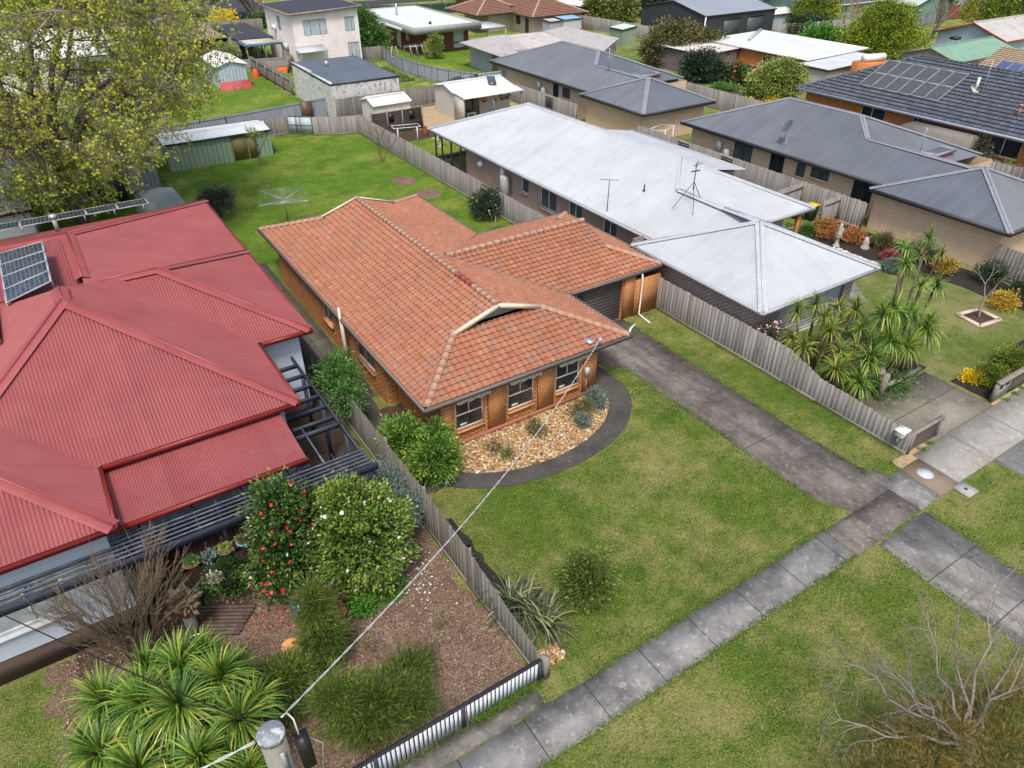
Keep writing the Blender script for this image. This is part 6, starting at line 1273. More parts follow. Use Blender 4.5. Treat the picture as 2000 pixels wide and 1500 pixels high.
cord('cordyline standing in the mulch before the tan garage wall', [(36.5, 17.2, 1.4, .8), (37.4, 16.6, 1.5, .8)], (37, 16.9, 0), m_cordy, n=50, L=.9, W=.05)
sheet('mulch_bed', [(38.0, 12.2), (40.2, 12), (40.4, 24.4), (35.2, 24.4), (36.6, 20.4), (37.9, 19)], m_blackm, .014, .5, .08)
sheet('mulch_bed', [(29.0, 9.0), (40, 9.0), (40, 11.0), (34.9, 10.8), (29.0, 10.75)], m_blackm, .014, .5, .03)
sheet('mulch_bed', R4(26.2, 29.2, 11.9, 12.9), m_blackm, .014, .4, .08)
sheet('concrete_path', [(30.3, 17.2), (32.3, 16.9), (33.8, 18.8), (32.4, 19.4)], m_cross, .018)
# --- far trees and shrubs
FT = [
 ('conifer', 'big lime green conifer behind the dark tiled roof', (87.0, 53.8, 0), [((0, 0, 2.6), (5.0, 4.4, 2.6)), ((.4, 0, 4.6), (3.2, 3, 2.4)), ((-2.5, 1, 1.8), (3, 2.4, 1.8))], m_lime, 1100, .26, .26, 22),
 ('conifer', 'lime green conifer beside the charcoal shed', (103.5, 75.5, 0), [((0, 0, 3.2), (3.6, 3, 3.2)), ((0, 0, 1.8), (4.2, 3.4, 1.8))], m_lime, 520, .28, .28, 22),
 ('conifer', 'lime green conifer at the top right corner', (122, 57.5, 0), [((0, 0, 4), (7, 5, 4.2)), ((4, 0, 3), (5, 4, 3))], m_lime, 800, .32, .32, 22),
 ('bush_tree', 'bright green low tree before the orange timber fence', (84.5, 60.3, 0), [((0, 0, 1.8), (3.4, 2.6, 1.7)), ((2.2, -1, 1.5), (2.4, 2, 1.4))], m_bright, 300, .32, .36, 22),
 ('bush_tree', 'wide olive brown tree between the farther tan unit and the mauve shed', (66.5, 66.6, 0), [((0, 0, 2.6), (3.6, 3, 2.2)), ((3, -1.5, 2.0), (2.6, 2.4, 1.8)), ((-2.6, .5, 1.9), (2.4, 2, 1.6))], m_olive, 420, .32, .36, 24),
 ('bush_tree', 'dark green shrub right of the farther tan unit', (61.6, 58.2, 0), [((0, 0, 1.6), (2.1, 1.7, 1.6)), ((1.5, -1, 1.0), (1.5, 1.4, 1.0))], m_dk, 260, .26, .28, 22),
 ('bush_tree', 'rounded yellow green tree left of the dark tiled roof', (61.3, 47.4, 0), [((0, 0, 1.9), (2.8, 2.4, 1.7)), ((0.6, 0, 2.8), (1.8, 1.7, 1.1))], m_yg, 340, .24, .26, 24),
 ('bush_tree', 'spiky green shrub mass along the fence behind the nearer tan unit', (57.8, 50.8, 0), [((0, 0, .8), (2.0, 1.2, .8)), ((1.5, -2.2, .6), (1.2, 1.2, .6))], m_mid, 130, .2, .22, 20),
 ('bush_tree', 'dark round shrub by the pale sheet fence beyond the charcoal shed', (97.5, 72.0, 0), [((-2, 0, 1.3), (2.6, 1.6, 1.4)), ((1.8, 0, 1.1), (2.6, 1.5, 1.2))], m_dk, 180, .3, .32, 20),
 ('bush_tree', 'grey olive ball shaped bush by the nearer tan unit', (58.6, 26.2, 0), [((0, 0, 1.1), (1.5, 1.3, 1.1))], lf('grey_olive', (.06, .08, .045), (.15, .18, .10), (.24, .27, .17)), 150, .18, .16, 24),
 ('bush_tree', 'thick yellow green bamboo clump before the brick bungalows', (80.6, 96.0, 0), [((-2.5, .5, 2.0), (1.9, 1.6, 2.2)), ((0, 0, 2.0), (2, 1.6, 2.1)), ((2.6, -.6, 2.1), (1.8, 1.5, 2.3))], lf('bamboo_leaf', (.07, .10, .02), (.18, .21, .05), (.32, .33, .10)), 300, .3, .4, 22),
 ('bush_tree', 'dark green tree beside the white two storey house', (38.6, 93.5, 0), [((0, 0, 2.6), (2.2, 2, 2.4)), ((.6, -1.6, 1.6), (1.8, 1.6, 1.5)), ((-.6, 1, 4.2), (1.4, 1.4, 1.3))], m_mid, 320, .26, .3, 24),
 ('bush_tree', 'small yellow green bush by the red brick wall', (44.2, 85.6, 0), [((0, 0, 1.1), (1.2, 1, 1.2)), ((.2, 0, 2.1), (.7, .7, .8))], m_yg, 130, .18, .2, 20),
 ('bush_tree', 'green and yellow climbing shrub by the dark carport', (21.6, 96, 0), [((0, 0, 1.2), (1.1, 1.1, 1.2))], m_yg, 90, .2, .22, 20),
 ('bush_tree', 'small mixed shrubs by the road behind the carport', (33.5, 121.5, 0), [((0, 0, 1), (2, 1.2, 1.1)), ((3.4, 1, .8), (1.6, 1.2, .9))], m_mid, 110, .3, .35, 18),
 ('bush_tree', 'yellow flowering shrub by the low timber fence far behind', (29, 126, 0), [((0, 0, 1.1), (2.2, 1.2, 1))], m_yelf, 70, .3, .3, 16),
 ('bush_tree', 'dark scrub row behind the charcoal shed', (100, 96, 0), [((x, y, 2.6), (5, 3.5, 3)) for x, y in ((0, 0), (8, -2), (-8, 2), (15, -6))], m_dk, 420, .5, .6, 18),
 ('bush_tree', 'low dark shrubs by the green weatherboard house', (133, 74, 0), [((0, 0, 1.8), (3, 2.4, 2)), ((-4, 0, 1.4), (2.6, 2, 1.4))], m_mid, 130, .4, .45, 16),
 ('tall_tree', 'dark spreading pine at the top behind the big tree', (20, 137, 0), [((-4, 0, 6), (7, 5, 4.5)), ((5, 2, 7), (6, 5, 4)), ((-12, 0, 5), (6, 4, 4))], m_dk, 560, .6, .6, 24),
 ('tall_tree', 'dark green tree by the road at the top', (34.5, 126.5, 0), [((-5, 3, 6.5), (5, 4, 3.2)), ((4, 5, 7), (4.5, 4, 3)), ((-1, 6, 8), (5, 4, 3))], m_dk, 380, .5, .5, 22),
]
for nm, lb, b, bl, m_, K, sp_, L_, npr in FT:
    bush(nm, lb, 'tree' if 'tree' in nm or nm == 'conifer' else 'shrub', b, bl, m_, K=K, spread=sp_, nper=npr, L=L_*.8, W=L_*.5, trunk=.18, zcut=.1)
bush('camellia', 'red flowered camellia before the orange outbuilding, the smaller', 'shrub', (65.2, 55.7, 0), [((0, 0, .95), (1.2, 1.2, .95))], m_camel, K=130, spread=.2, nper=20, L=.2, W=.12, flowers=(60, m_redf, .12))
bush('camellia', 'large pink flowered camellia before the orange outbuilding', 'shrub', (66.0, 52.8, 0), [((0, 0, 1.05), (1.7, 1.5, 1.0)), ((-.9, .6, 1.1), (1.1, 1.1, .9))], m_camel, K=200, spread=.2, nper=20, L=.2, W=.12, flowers=(150, lf('coral_flower', (.6, .12, .12), (.8, .45, .35)), .11))
bush('flower_bed', 'strip of yellow flowers behind the nearer tan unit', 'flowers', (57.2, 47.0, 0), [((0, 0, .5), (1.6, .8, .5)), ((2, -1.2, .5), (1.4, .8, .5))], m_yelf, K=60, spread=.15, nper=14, L=.12, W=.09)
bush('hedge_row', 'long green strap leaved bed beside the dark tiled house', 'plants', (57.3, 21.5, 0), [((0, 2.0-i*2.0, .45), (.9, 1.4, .55)) for i in range(5)], lf('strap_leaf', (.03, .08, .015), (.08, .18, .03), (.18, .30, .06)), K=200, spread=.16, nper=16, L=.3, W=.05)
def bare(label, base, n=3, h=2.0, depth=5, mat=m_twigb, r=.1, name='bare_tree', spread=.4, leaves=None):
    t = thing(name, label, 'tree', base); mb = MB(); tp = []
    for _ in range(n): grow(mb, V(*base), V(random.uniform(-.4, .4), random.uniform(-.4, .4), 1), h, r, depth, tp, spread, 6, .76, (2, 3), .03)
    mb.build('branches', mat, t)
    if leaves: P = np.array([p for p, d in tp]).repeat(3, 0); P += RNG.normal(0, .2, P.shape); m2 = MB(); leaf_quads(m2, P, rdir(len(P)), .25, .16, RNG.uniform(0, 1, len(P))); m2.build('crown', leaves, t)
bare('pale trunked birch like trees with thin russet twigs on the right', (110, 60.5, 0), 5, 2.2, 5, m_twig, .12, leaves=m_rus)
bare('thin yellowish bare tree before the long weathered fence', (96.5, 64.5, 0), 3, 1.8, 4, M('yellow_twig', [(.30, .22, .10), (.42, .33, .17)], 3), .12)
bare('bare limbed smooth barked tree cut back to pale stems', (28.6, 128.5, 0), 6, 3.2, 4, M('smooth_pale_bark', [(.32, .26, .22), (.42, .36, .31)], 3), .3, spread=.35, leaves=m_dk)
bare('twin grey trunks rising behind the flat roofed brick house', (67, 127, 0), 3, 4.0, 4, m_twig, .4, leaves=m_dk)
bare('bare brown shrub left of the small green metal shed', (66.6, 84.3, 0), 5, .8, 4, m_twigb, .04, name='bare_shrub')
bare('bare grey shrub between the tan unit and the red camellia', (63.7, 58.6, 0), 5, 1.1, 4, m_twigb, .05, name='bare_shrub')
# --- plants in the yard below the pergola
for i, (x, y, lb) in enumerate(((-.15, 16.3, 'dark strappy agapanthus clump beside the wooden platform'), (1.5, 16.0, 'dark agapanthus clump under the red camellia'), (.75, 16.2, 'agapanthus clump between two others below the pergola'), (-.7, 16.5, 'agapanthus clump nearest the bare shrub'))):
    t = thing('agapanthus', lb, 'plant', (x, y, 0)); mb = MB(); straps(mb, (x, y, .05), 90, .75, .045, droop=1.3, low=.2, up=.56, seg=4); mb.build('leaves', m_agap, t)
bush('shrub', 'light green leafy shrub under the pergola edge', 'shrub', (.65, 15.95, 0), [((0, 0, 1.0), (.6, .45, .6)), ((.1, 0, .7), (.5, .4, .5))], m_mid, K=110, spread=.09, nper=14, L=.08, W=.045)
bush('shrub', 'green geranium bush at the foot of the white camellia', 'shrub', (4.3, 13.4, 0), [((0, 0, .25), (.6, .35, .28)), ((-.7, -.1, .3), (.35, .3, .3))], m_bright, K=90, spread=.07, nper=14, L=.07, W=.06)
t = thing('bromeliad', 'rusty brown bromeliad rosette by the blue chair', 'plant', (2.95, 13.9, 0)); mb = MB(); straps(mb, (2.95, 13.9, .45), 60, .55, .07, droop=.9, low=.0, up=.56); mb.build('leaves', lf('rusty_leaf', (.06, .03, .012), (.17, .075, .025), (.30, .16, .06)), t)
# fallen petals
P = np.stack([RNG.normal(2.0, .6, 150), RNG.normal(14.3, .4, 150), np.full(150, .05)], 1); D = rdir(150); D[:, 2] *= .2; mb = MB(); leaf_quads(mb, P, D, .07, .07, RNG.uniform(0, 1, 150)); tag(mb.build('fallen_petals', lf('fallen_petal', (.45, .04, .03), (.60, .18, .10)), loc=(2, 14.3, 0)), kind='stuff')
P = np.stack([RNG.normal(5.4, .45, 110), RNG.normal(13.6, .6, 110), np.full(110, .05)], 1); D = rdir(110); D[:, 2] *= .2; mb = MB(); leaf_quads(mb, P, D, .06, .06, RNG.uniform(0, 1, 110)); tag(mb.build('fallen_petals', m_whf, loc=(5.4, 13.6, 0)), kind='stuff')
m_cable = simple('grey_white_cable', (.48, .48, .47), .6)
# ---------------------------------------------------------------- poles, wires, small things
t = thing('power_pole', 'grey timber power pole with a tin cap and a black box, at the bottom edge', 'pole', (.05, 6.2, 0)); px, py, pz = .12, 6.30, 7.45
mb = MB(); mb.tube([(px, py, 0), (px, py, pz*.5), (px, py, pz)], [.24, .20, .175], 18); mb.build('pole', M('lichened_pole', [(.15, .15, .12), (.30, .29, .25)], 6, 30, .5, rough=.95, bump=.8, bd=.02, stretch=(1, 1, .3)), t, smooth=False)
mb = MB(); mb.lathe(px, py, [(.192, pz-.06), (.195, pz+.01), (.175, pz+.03), (.0, pz+.045)], 20); mb.build('cap', M('weathered_tin', [(.14, .17, .20), (.30, .33, .35)], 9, 30, .5, rough=.6, metal=.3, dirt=((.60, .58, .55), 6, .52, .60)), t)
mb = MB(); mb.box(px+.26, px+.44, py-.30, py-.10, pz-.78, pz-.12); mb.build('junction_box', m_black, t)
mb = MB(); mb.box(px+.02, px+.08, py-.245, py-.215, pz-.75, pz-.2); mb.tube([(px+.1, py-.24, pz-.7), (px+.3, py-.3, pz-1.0), (px+.2, py-.25, pz-1.3)], .015, 5); mb.build('bracket', m_steel, t)
mb = MB(); mb.tube([(px+.33, py-.15, pz-.12), (px+.33, py-.05, pz+.12), (px+.28, py+.12, pz+.1)], .013, 6); mb.tube([(px+.43, py-.2, pz-.2), (px+.6, py-.15, pz-.6), (px+.5, py-.25, pz-1.1)], .008, 5); mb.build('cable_loop', m_cable, t)
def cable(name, label, a, b, sag, r, mat, twist=0, seg=36, w=.02):
    a, b = V(*a), V(*b); mb = MB(); d = nrm(b-a); sx = nrm(np.cross(d, V(0, 0, 1))); sz = np.cross(sx, d); L = np.linalg.norm(b-a); seg = int(L/.07) if twist else seg
    for k in range(2 if twist else 1):
        pts = []
        for i in range(seg+1):
            f = i/seg; p = a+(b-a)*f-V(0, 0, sag*4*f*(1-f))
            if twist: ph = L*f*twist+k*math.pi; p = p+sx*math.cos(ph)*w+sz*math.sin(ph)*w
            pts.append(p)
        mb.tube(pts, r, 5)
    return solo(mb, name, mat, label, 'cable')
cable('overhead_cable', 'white twisted service cable running from the pole to the brick house gutter', (px+.2, py+.15, pz), (15.85, 18.1, 2.7), .75, .0085, m_cable, 9, w=.010)
cable('overhead_cable', 'white twisted cable leaving the pole to the left', (px-.22, py, pz), (-14, 7.9, 7.3), .45, .010, m_cable, 9, w=.012)
cable('overhead_cable', 'thin black cable from the pole towards the red roofed house', (px-.05, py+.2, pz-.1), (-4.6, 16.1, 3.0), .1, .014, m_black)
# rotary clothes line
t = thing('clothes_hoist', 'rotary clothes hoist with folding arms on the back lawn', 'clothesline', (11.46, 43.5, 0)); hx, hy = 11.46, 43.5
mb = MB(); mb.tube([(hx, hy, 0), (hx, hy, 1.5)], .03, 8); mb.build('post', simple('dark_steel', (.10, .11, .13)), t)
arms = [(hx+2.0*math.cos(a), hy+2.0*math.sin(a)) for a in (.5, 2.07, 3.64, 5.21)]
for x, y in arms: mb = MB(); mb.bar((hx, hy, 1.35), (x, y, 1.6), .035); mb.bar((hx, hy, 1.0), ((hx+x)/2, (hy+y)/2, 1.47), .02); mb.build('arm', m_steel, t)
mb = MB()
for f in np.linspace(.25, 1, 8):
    P = [(hx+(x-hx)*f, hy+(y-hy)*f, 1.36+.25*f) for x, y in arms]
    for i in range(4): mb.bar(P[i], P[(i+1) % 4], .009)
mb.build('lines', m_steel, t)
# satellite dishes and aerials
def dish(label, x, y, z, h, r, az, tripod=False):
    t = thing('satellite_dish', label, 'satellite dish', (x, y, z)); mb = MB(); mb.tube([(x, y, z), (x, y, z+h)], .03, 7)
    if tripod:
        mb.tube([(x, y, z+h*.6), (x+.7, y-.5, z+.25)], .015, 5); mb.tube([(x, y, z+h*.5), (x-.1, y-.25, z), (x-.35, y-.1, z)], .02, 5)
    mb.build('mast', m_steel, t)
    d = nrm(V(math.cos(az), math.sin(az), .7)); a = nrm(np.cross(d, V(0, 0, 1))); b = np.cross(a, d); c = V(x, y, z+h+.1); vs = []; fs = []
    for i, (rr, dp) in enumerate(((0, 0), (.4, .03), (.75, .09), (1, .17))):
        for k in range(16): th = 2*math.pi*k/16; vs.append(c+(a*math.cos(th)+b*math.sin(th)*1.08)*rr*r+d*dp*r)
    for i in range(3):
        for k in range(16): fs.append((i*16+k, i*16+(k+1) % 16, (i+1)*16+(k+1) % 16, (i+1)*16+k))
    m2 = MB(); m2.add(vs, fs, .5); m2.add([v-d*.02 for v in vs], [f[::-1] for f in fs], .5); m2.build('dish', simple('slate_dish', (.10, .115, .14)), t)
    m3 = MB(); e = c+d*r*1.1-b*r*.3; m3.bar(c-b*r*.95, e, .03); m3.tube([e, e-d*.12], .05, 7); m3.build('feed_arm', m_steel, t)
dish('slate grey satellite dish on a pole on the lawn behind the brick house', 21.3, 34.6, 0, 1.15, .42, 2.2)
dish('satellite dish on a bent mast standing on the nearer tan unit roof', 42.35, 31.2, 3.0, .95, .42, 2.6, True)
def aerial(label, x, y, z, h, n=5, L=.5, grid=False, az=.6, mat=None):
    t = thing('tv_aerial', label, 'aerial', (x, y, z)); mb = MB(); mb.tube([(x, y, z), (x, y, z+h)], .022, 6); mb.build('mast', mat or m_steel, t); m2 = MB()
    c, s_ = math.cos(az), math.sin(az)
    if grid:
        for i in range(6): m2.bar((x-s_*.35, y+c*.35, z+h-.7+i*.13), (x+s_*.35, y-c*.35, z+h-.7+i*.13), .014)
        for k in (-.35, 0, .35): m2.bar((x-s_*k, y+c*k, z+h-.75), (x-s_*k, y+c*k, z+h), .016)
    else:
        m2.bar((x-c*L, y-s_*L, z+h-.05), (x+c*L, y+s_*L, z+h-.05), .02)
        for i in range(n): f = -1+2*i/(n-1); m2.bar((x+c*L*f-s_*.2, y+s_*L*f+c*.2, z+h-.05), (x+c*L*f+s_*.2, y+s_*L*f-c*.2, z+h-.05), .014)
    m2.build('elements', mat or m_steel, t); return t
aerial('slender aerial at the gutter of the long white roof', 24.6, 28.4, 2.6, 1.9, 4, .45, az=2.4, mat=m_dgrey)
t = thing('tv_aerial', 'aerial on a black tripod standing on the white garage roof', 'aerial', (26.6, 24.7, 3.4)); mb = MB()
mb.tube([(26.9, 24.6, 4.6), (26.9, 24.6, 5.9)], .025, 6); mb.build('mast', m_dgrey, t)
for x, y, z in ((26.2, 25.2, 3.55), (26.4, 23.9, 3.6), (27.5, 24.6, 4.1)): mb = MB(); mb.bar((26.9, 24.6, 5.0), (x, y, z), .025); mb.build('leg', m_dgrey, t)
mb = MB(); mb.bar((26.6, 24.4, 5.85), (27.2, 24.8, 5.95), .02); mb.bar((26.75, 24.75, 5.5), (27.05, 24.45, 5.6), .05); 
for k in range(4): mb.bar((26.65+k*.16, 24.6+k*.05, 5.88), (26.75+k*.16, 24.35+k*.05, 5.9), .014)
mb.build('elements', m_dgrey, t)
aerial('grid aerial on the farther tan unit roof', 44.4, 52.6, 3.8, 1.9, grid=True, az=.4)
aerial('aerial at the ridge of the nearer tan unit', 44.9, 23.3, 3.8, 1.5, 4, .35)
aerial('tall long armed aerial on the dark tiled roof', 60.9, 28.4, 3.9, 2.9, 8, 1.1, az=-.5)
# hot water cylinder etc on the white roofed house
t = thing('hot_water_tank', 'tall grey hot water cylinder with a white heater box against the brown brick wall', 'water heater', (24.5, 38.9, 0)); mb = MB(); mb.lathe(24.5, 38.6, [(.33, .1), (.33, 1.75), (.28, 1.85), (.02, 1.9)], 18); mb.build('cylinder', simple('grey_cylinder', (.36, .36, .38), .5), t); mb = MB(); mb.box(24.62, 24.86, 39.05, 39.4, 1.35, 2.15); mb.build('heater_box', m_white, t)
mb = MB(); mb.lathe(24.72, 42.0, [(.02, 1.5), (.17, 1.56), (.24, 1.7), (.17, 1.85), (.02, 1.9)], 14); solo(mb, 'wall_lamp', m_white, 'white round lamp on the brown brick wall', 'lamp')
# white neighbour's yard
def birdbath(name, label, x, y, h, r, mat, stem=.06, bowlmat=None):
    t = thing(name, label, 'birdbath', (x, y, 0)); mb = MB(); mb.lathe(x, y, [(stem*2.4, 0), (stem*2, .06), (stem, .12), (stem*.9, h*.5), (stem*1.3, h-.08)], 12); mb.build('pedestal', mat, t)
    mb = MB(); mb.lathe(x, y, [(r*.3, h-.08), (r*.85, h-.02), (r, h+.05), (r*.93, h+.05), (r*.7, h), (0, h-.01)], 20); mb.build('bowl', bowlmat or mat, t); return t
m_stone = simple('pale_stone', (.36, .33, .28), .85, var=.3)
birdbath('stone_birdbath', 'stone birdbath on the small lawn behind the white roofed house', 27.0, 52.2, .85, .3, m_stone, .09)
mb = MB(); mb.lathe(27.4, 55.7, [(.22, 0), (.24, .1), (.24, .55), (.14, .7), (.19, .78), (.02, .8)], 14); solo(mb, 'milk_can', simple('red_brown_can', (.22, .055, .03), .6), 'red brown milk can by the timber screen', 'milk can')
def airer(label, x, y, w_, d, h, az=0, brace=True):
    t = thing('folding_clothesline', label, 'clothesline', (x, y, 0)); c, s_ = math.cos(az), math.sin(az); q = lambda u, v, z: (x+u*c-v*s_, y+u*s_+v*c, z)
    mb = MB(); P = [q(0, 0, h), q(w_, 0, h), q(w_, d, h-.1), q(0, d, h-.1)]
    for i in range(4): mb.bar(P[i], P[(i+1) % 4], .04)
    mb.bar(q(.3, 0, 0), q(.3, 0, h), .06); mb.bar(q(w_-.3, 0, 0), q(w_-.3, 0, h), .06); mb.build('frame', m_white, t)
    m2 = MB()
    for i in range(1, 7): m2.bar(q(w_*i/7, 0, h), q(w_*i/7, d, h-.1), .012)
    m2.build('lines', m_steel, t)
airer('fold out clothesline frame on the small lawn beside the fence', 24.1, 54.6, 2.2, 1.3, 1.3, -.25)
airer('white fold out clothesline between the two tan units', 41.2, 41.6, 1.9, 1.3, 1.55, .3)
airer('wall clothesline under the dark tiled roof', 57.4, 29.2, .8, 3.4, 1.6, 0)
sheet('timber_edging', R4(23.2, 29.5, 49.3, 49.6), m_palingd, .25, 5, 0, .25); sheet('timber_edging', R4(23.2, 24.9, 48.3, 48.55), m_post, .25, 5, 0, .25)
t = thing('cycad', 'dark green cycad in front of the studio doors', 'plant', (34.3, 56.4, 0)); mb = MB(); straps(mb, (34.3, 56.4, .4), 50, .9, .12, droop=.8, low=.1, up=.5); mb.build('leaves', m_dk, t); mb = MB(); mb.lathe(34.3, 56.4, [(.2, 0), (.28, .4)], 10); mb.build('pot', m_terra, t)
mb = MB(); mb.box(33.0, 34.0, 58.2, 58.7, .45, .5); mb.box(33.1, 33.2, 58.3, 58.6, 0, .45); mb.box(33.8, 33.9, 58.3, 58.6, 0, .45); solo(mb, 'garden_table', m_white, 'small white table inside the studio verandah', 'table')
# between the long white roof and the tan unit
def bin_(label, x, y, lid):
    t = thing('wheelie_bin', label, 'bin', (x, y, 0)); mb = MB(); v = [(x-.22, y-.22, .05), (x+.22, y-.22, .05), (x+.22, y+.22, .05), (x-.22, y+.22, .05), (x-.3, y-.3, .98), (x+.3, y-.3, .98), (x+.3, y+.34, .98), (x-.3, y+.34, .98)]
    mb.add(v, [(3, 2, 1, 0), (4, 5, 6, 7), (0, 1, 5, 4), (1, 2, 6, 5), (2, 3, 7, 6), (3, 0, 4, 7)], .5); mb.build('body', simple('dark_green_bin', (.015, .045, .03)), t)
    mb = MB(); mb.prism([(x-.31, y-.33), (x+.31, y-.33), (x+.31, y+.35), (x-.31, y+.35)], .985, 1.04); mb.build('lid', lid, t)
    for k in (-.24, .24): mb = MB(); mb.tube([(x+k-.03, y+.28, .1), (x+k+.03, y+.28, .1)], .1, 10); mb.build('wheel', m_black, t)
bin_('wheelie bin with a green lid in the narrow side yard', 38.5, 26.5, simple('green_lid', (.10, .42, .28)))
bin_('wheelie bin with a yellow lid in the narrow side yard', 39.0, 25.7, simple('yellow_lid', (.80, .50, .01)))
bin_('dark green wheelie bin behind the farther tan unit', 57.3, 53.6, simple('bin_green_lid', (.03, .12, .07)))
t = thing('garden_statue', 'tall white stone figure group on a column by the grey fence', 'statue', (36.9, 22.2, 0)); mb = MB(); mb.lathe(36.9, 22.2, [(.22, 0), (.2, .1), (.11, .18), (.10, .55), (.2, .62), (.22, .68)], 12); mb.build('column', m_stone, t)
mb = MB(); mb.lathe(36.9, 22.2, [(.2, .68), (.17, .85), (.12, 1.0), (.15, 1.1), (.09, 1.22), (.1, 1.32), (.04, 1.42)], 10); mb.lathe(37.0, 22.1, [(.08, .8), (.07, 1.05), (.05, 1.15)], 8); mb.build('figure', m_stone, t)
mb = MB(); mb.lathe(38.0, 21.1, [(.28, 0), (.26, .12), (.17, .3), (.2, .42), (.13, .55), (.13, .64), (.03, .74)], 10); solo(mb, 'garden_statue', m_stone, 'small seated stone figure on the dark mulch', 'statue')
def pot(label, x, y, r, h, mat, plant=None, z=0, n=26, pl=.09):
    t = thing('plant_pot', label, 'pot', (x, y, z)); mb = MB(); mb.lathe(x, y, [(r*.65, z), (r*.95, z+h*.9), (r*1.06, z+h*.9), (r*1.06, z+h), (r*.9, z+h), (r*.85, z+h*.85), (0, z+h*.86)], 16); mb.build('pot', mat, t)
    if plant:
        P, D, C = clumps([((x, y, z+h+r*.25), (r*.9, r*.9, r*.6))], n, r*.2, 9, (.2, 1.0)); m2 = MB(); leaf_quads(m2, P, D, pl, pl*.5, rndmix(C)); m2.build('plant', plant, t)
    return t
pot('round white stone pot near the orange verandah post', 36.3, 25.2, .28, .35, m_stone, m_mid); pot('grey pot with a green ball plant beside the white pebbles', 37.0, 23.9, .25, .35, simple('grey_pot', (.20, .22, .24)), m_bright)
pot('orange basket shaped pot next to the tall statue', 37.9, 22.3, .3, .25, m_terra, m_orf)
t = thing('brick_planter', 'square planter edged with pale bricks round the leafless sapling', 'planter', (35.4, 13.05, 0))
for a, b in (((34.6, 12.55), (36.0, 12.35)), ((36.0, 12.35), (36.2, 13.5)), ((36.2, 13.5), (34.8, 13.75)), ((34.8, 13.75), (34.6, 12.55))): mb = MB(); mb.bar((*a, .06), (*b, .06), .2, .12); mb.build('brick_edge', M('pale_brick_edge', [(.48, .34, .26), (.60, .48, .40)], 5), t)
mb = MB(); mb.prism([(34.7, 12.6), (35.95, 12.45), (36.1, 13.45), (34.85, 13.65)], 0, .05); mb.build('soil', m_soil, t)
t = thing('letterbox_wall', 'low grey timber letterbox wall with dark slatted panels at the right edge', 'wall', (31, 9.15, 0))
mb = MB(); mb.box(28.9, 29.02, 8.95, 9.1, 0, .92); mb.box(28.9, 38, 8.9, 9.12, .88, .96); mb.box(31.3, 31.42, 8.97, 9.09, 0, .88); mb.box(33.6, 33.72, 8.97, 9.09, 0, .88); mb.build('frame', m_post, t)
mb = MB()
for i in range(6): mb.box(30.0, 38, 9.0, 9.04, .06+i*.137, .06+i*.137+.12)
mb.build('slats', M('dark_slat', [(.07, .055, .045), (.13, .11, .095)], 3, 20, .3, att=.4), t)
mb = MB(); mb.box(29.02, 30.0, 8.98, 9.06, .05, .88); mb.build('letter_panel', simple('grey_letter_panel', (.36, .36, .36)), t); mb = MB(); mb.box(29.15, 29.4, 8.965, 8.978, .55, .8); mb.box(29.55, 29.85, 8.965, 8.978, .6, .74); mb.build('letter_slot', m_black, t)
t = thing('low_slat_fence', 'short dark slatted fence with pale cap beside the white letterbox', 'fence', (24, 9.0, 0))
mb = MB(); mb.box(23.08, 25.0, 8.92, 9.08, .86, .94); mb.box(23.06, 23.14, 8.94, 9.06, 0, .86); mb.box(24.9, 25.0, 8.94, 9.06, 0, .86); mb.build('frame', m_post, t); mb = MB()
for i in range(6): mb.box(23.14, 24.9, 8.98, 9.02, .05+i*.134, .05+i*.134+.118)
mb.build('slats', bpy.data.materials['dark_slat'], t)
t = thing('letterbox', 'white metal letterbox mounted on the end of the paling fence', 'letterbox', (22.95, 9.25, .7)); mb = MB(); mb.box(22.72, 23.08, 9.15, 9.45, .72, .95); mb.build('box', m_white, t); mb = MB(); mb.bar((22.66, 9.3, .98), (23.14, 9.3, .98), .40, .05); mb.build('lid', m_white, t)
mb = MB(); mb.box(22.72, 22.94, 9.28, 9.30, .45, .68); solo(mb, 'number_plate', m_stone, 'small square plate on the fence under the letterbox', 'plate')
mb = MB(); mb.box(25.2, 25.4, 11.5, 11.7, 0, 1.25); mb.bar((25.3, 11.62, .55), (28.3, 11.78, .3), .12, .22); mb.bar((25.5, 11.9, 1.0), (26.6, 12.6, .8), .3, .04); solo(mb, 'timber_retaining', m_post, 'weathered timber post and sleeper edging behind the concrete driveway', 'edging')
mb = MB(); mb.bar((26.0, 12.1, .4), (27.2, 12.35, .4), .22, .12); solo(mb, 'timber_sleeper', simple('fresh_timber', (.48, .33, .17), .8), 'fresh yellow timber sleeper behind the concrete driveway', 'sleeper')
mb = MB(); mb.lathe(22.62, 7.95, [(.28, .028), (.28, .045), (.0, .046)], 24); solo(mb, 'round_cover', simple('pale_cover', (.42, .46, .50), .6), 'round pale inspection cover set in the brown concrete', 'cover')
mb = MB(); mb.prism([(22.72, 6.42), (23.3, 6.4), (23.32, 7.0), (22.74, 7.02)], 0, .06); c = solo(mb, 'pit_lid', concrete('pit_lid_concrete', (.42, .42, .41), (.34, .34, .33), (.22, .22, .21)), 'square concrete pit lid beside the footpath', 'cover'); mb = MB(); mb.box(22.95, 23.08, 6.66, 6.76, .061, .066); mb.build('lid_handle', m_dgrey, c)
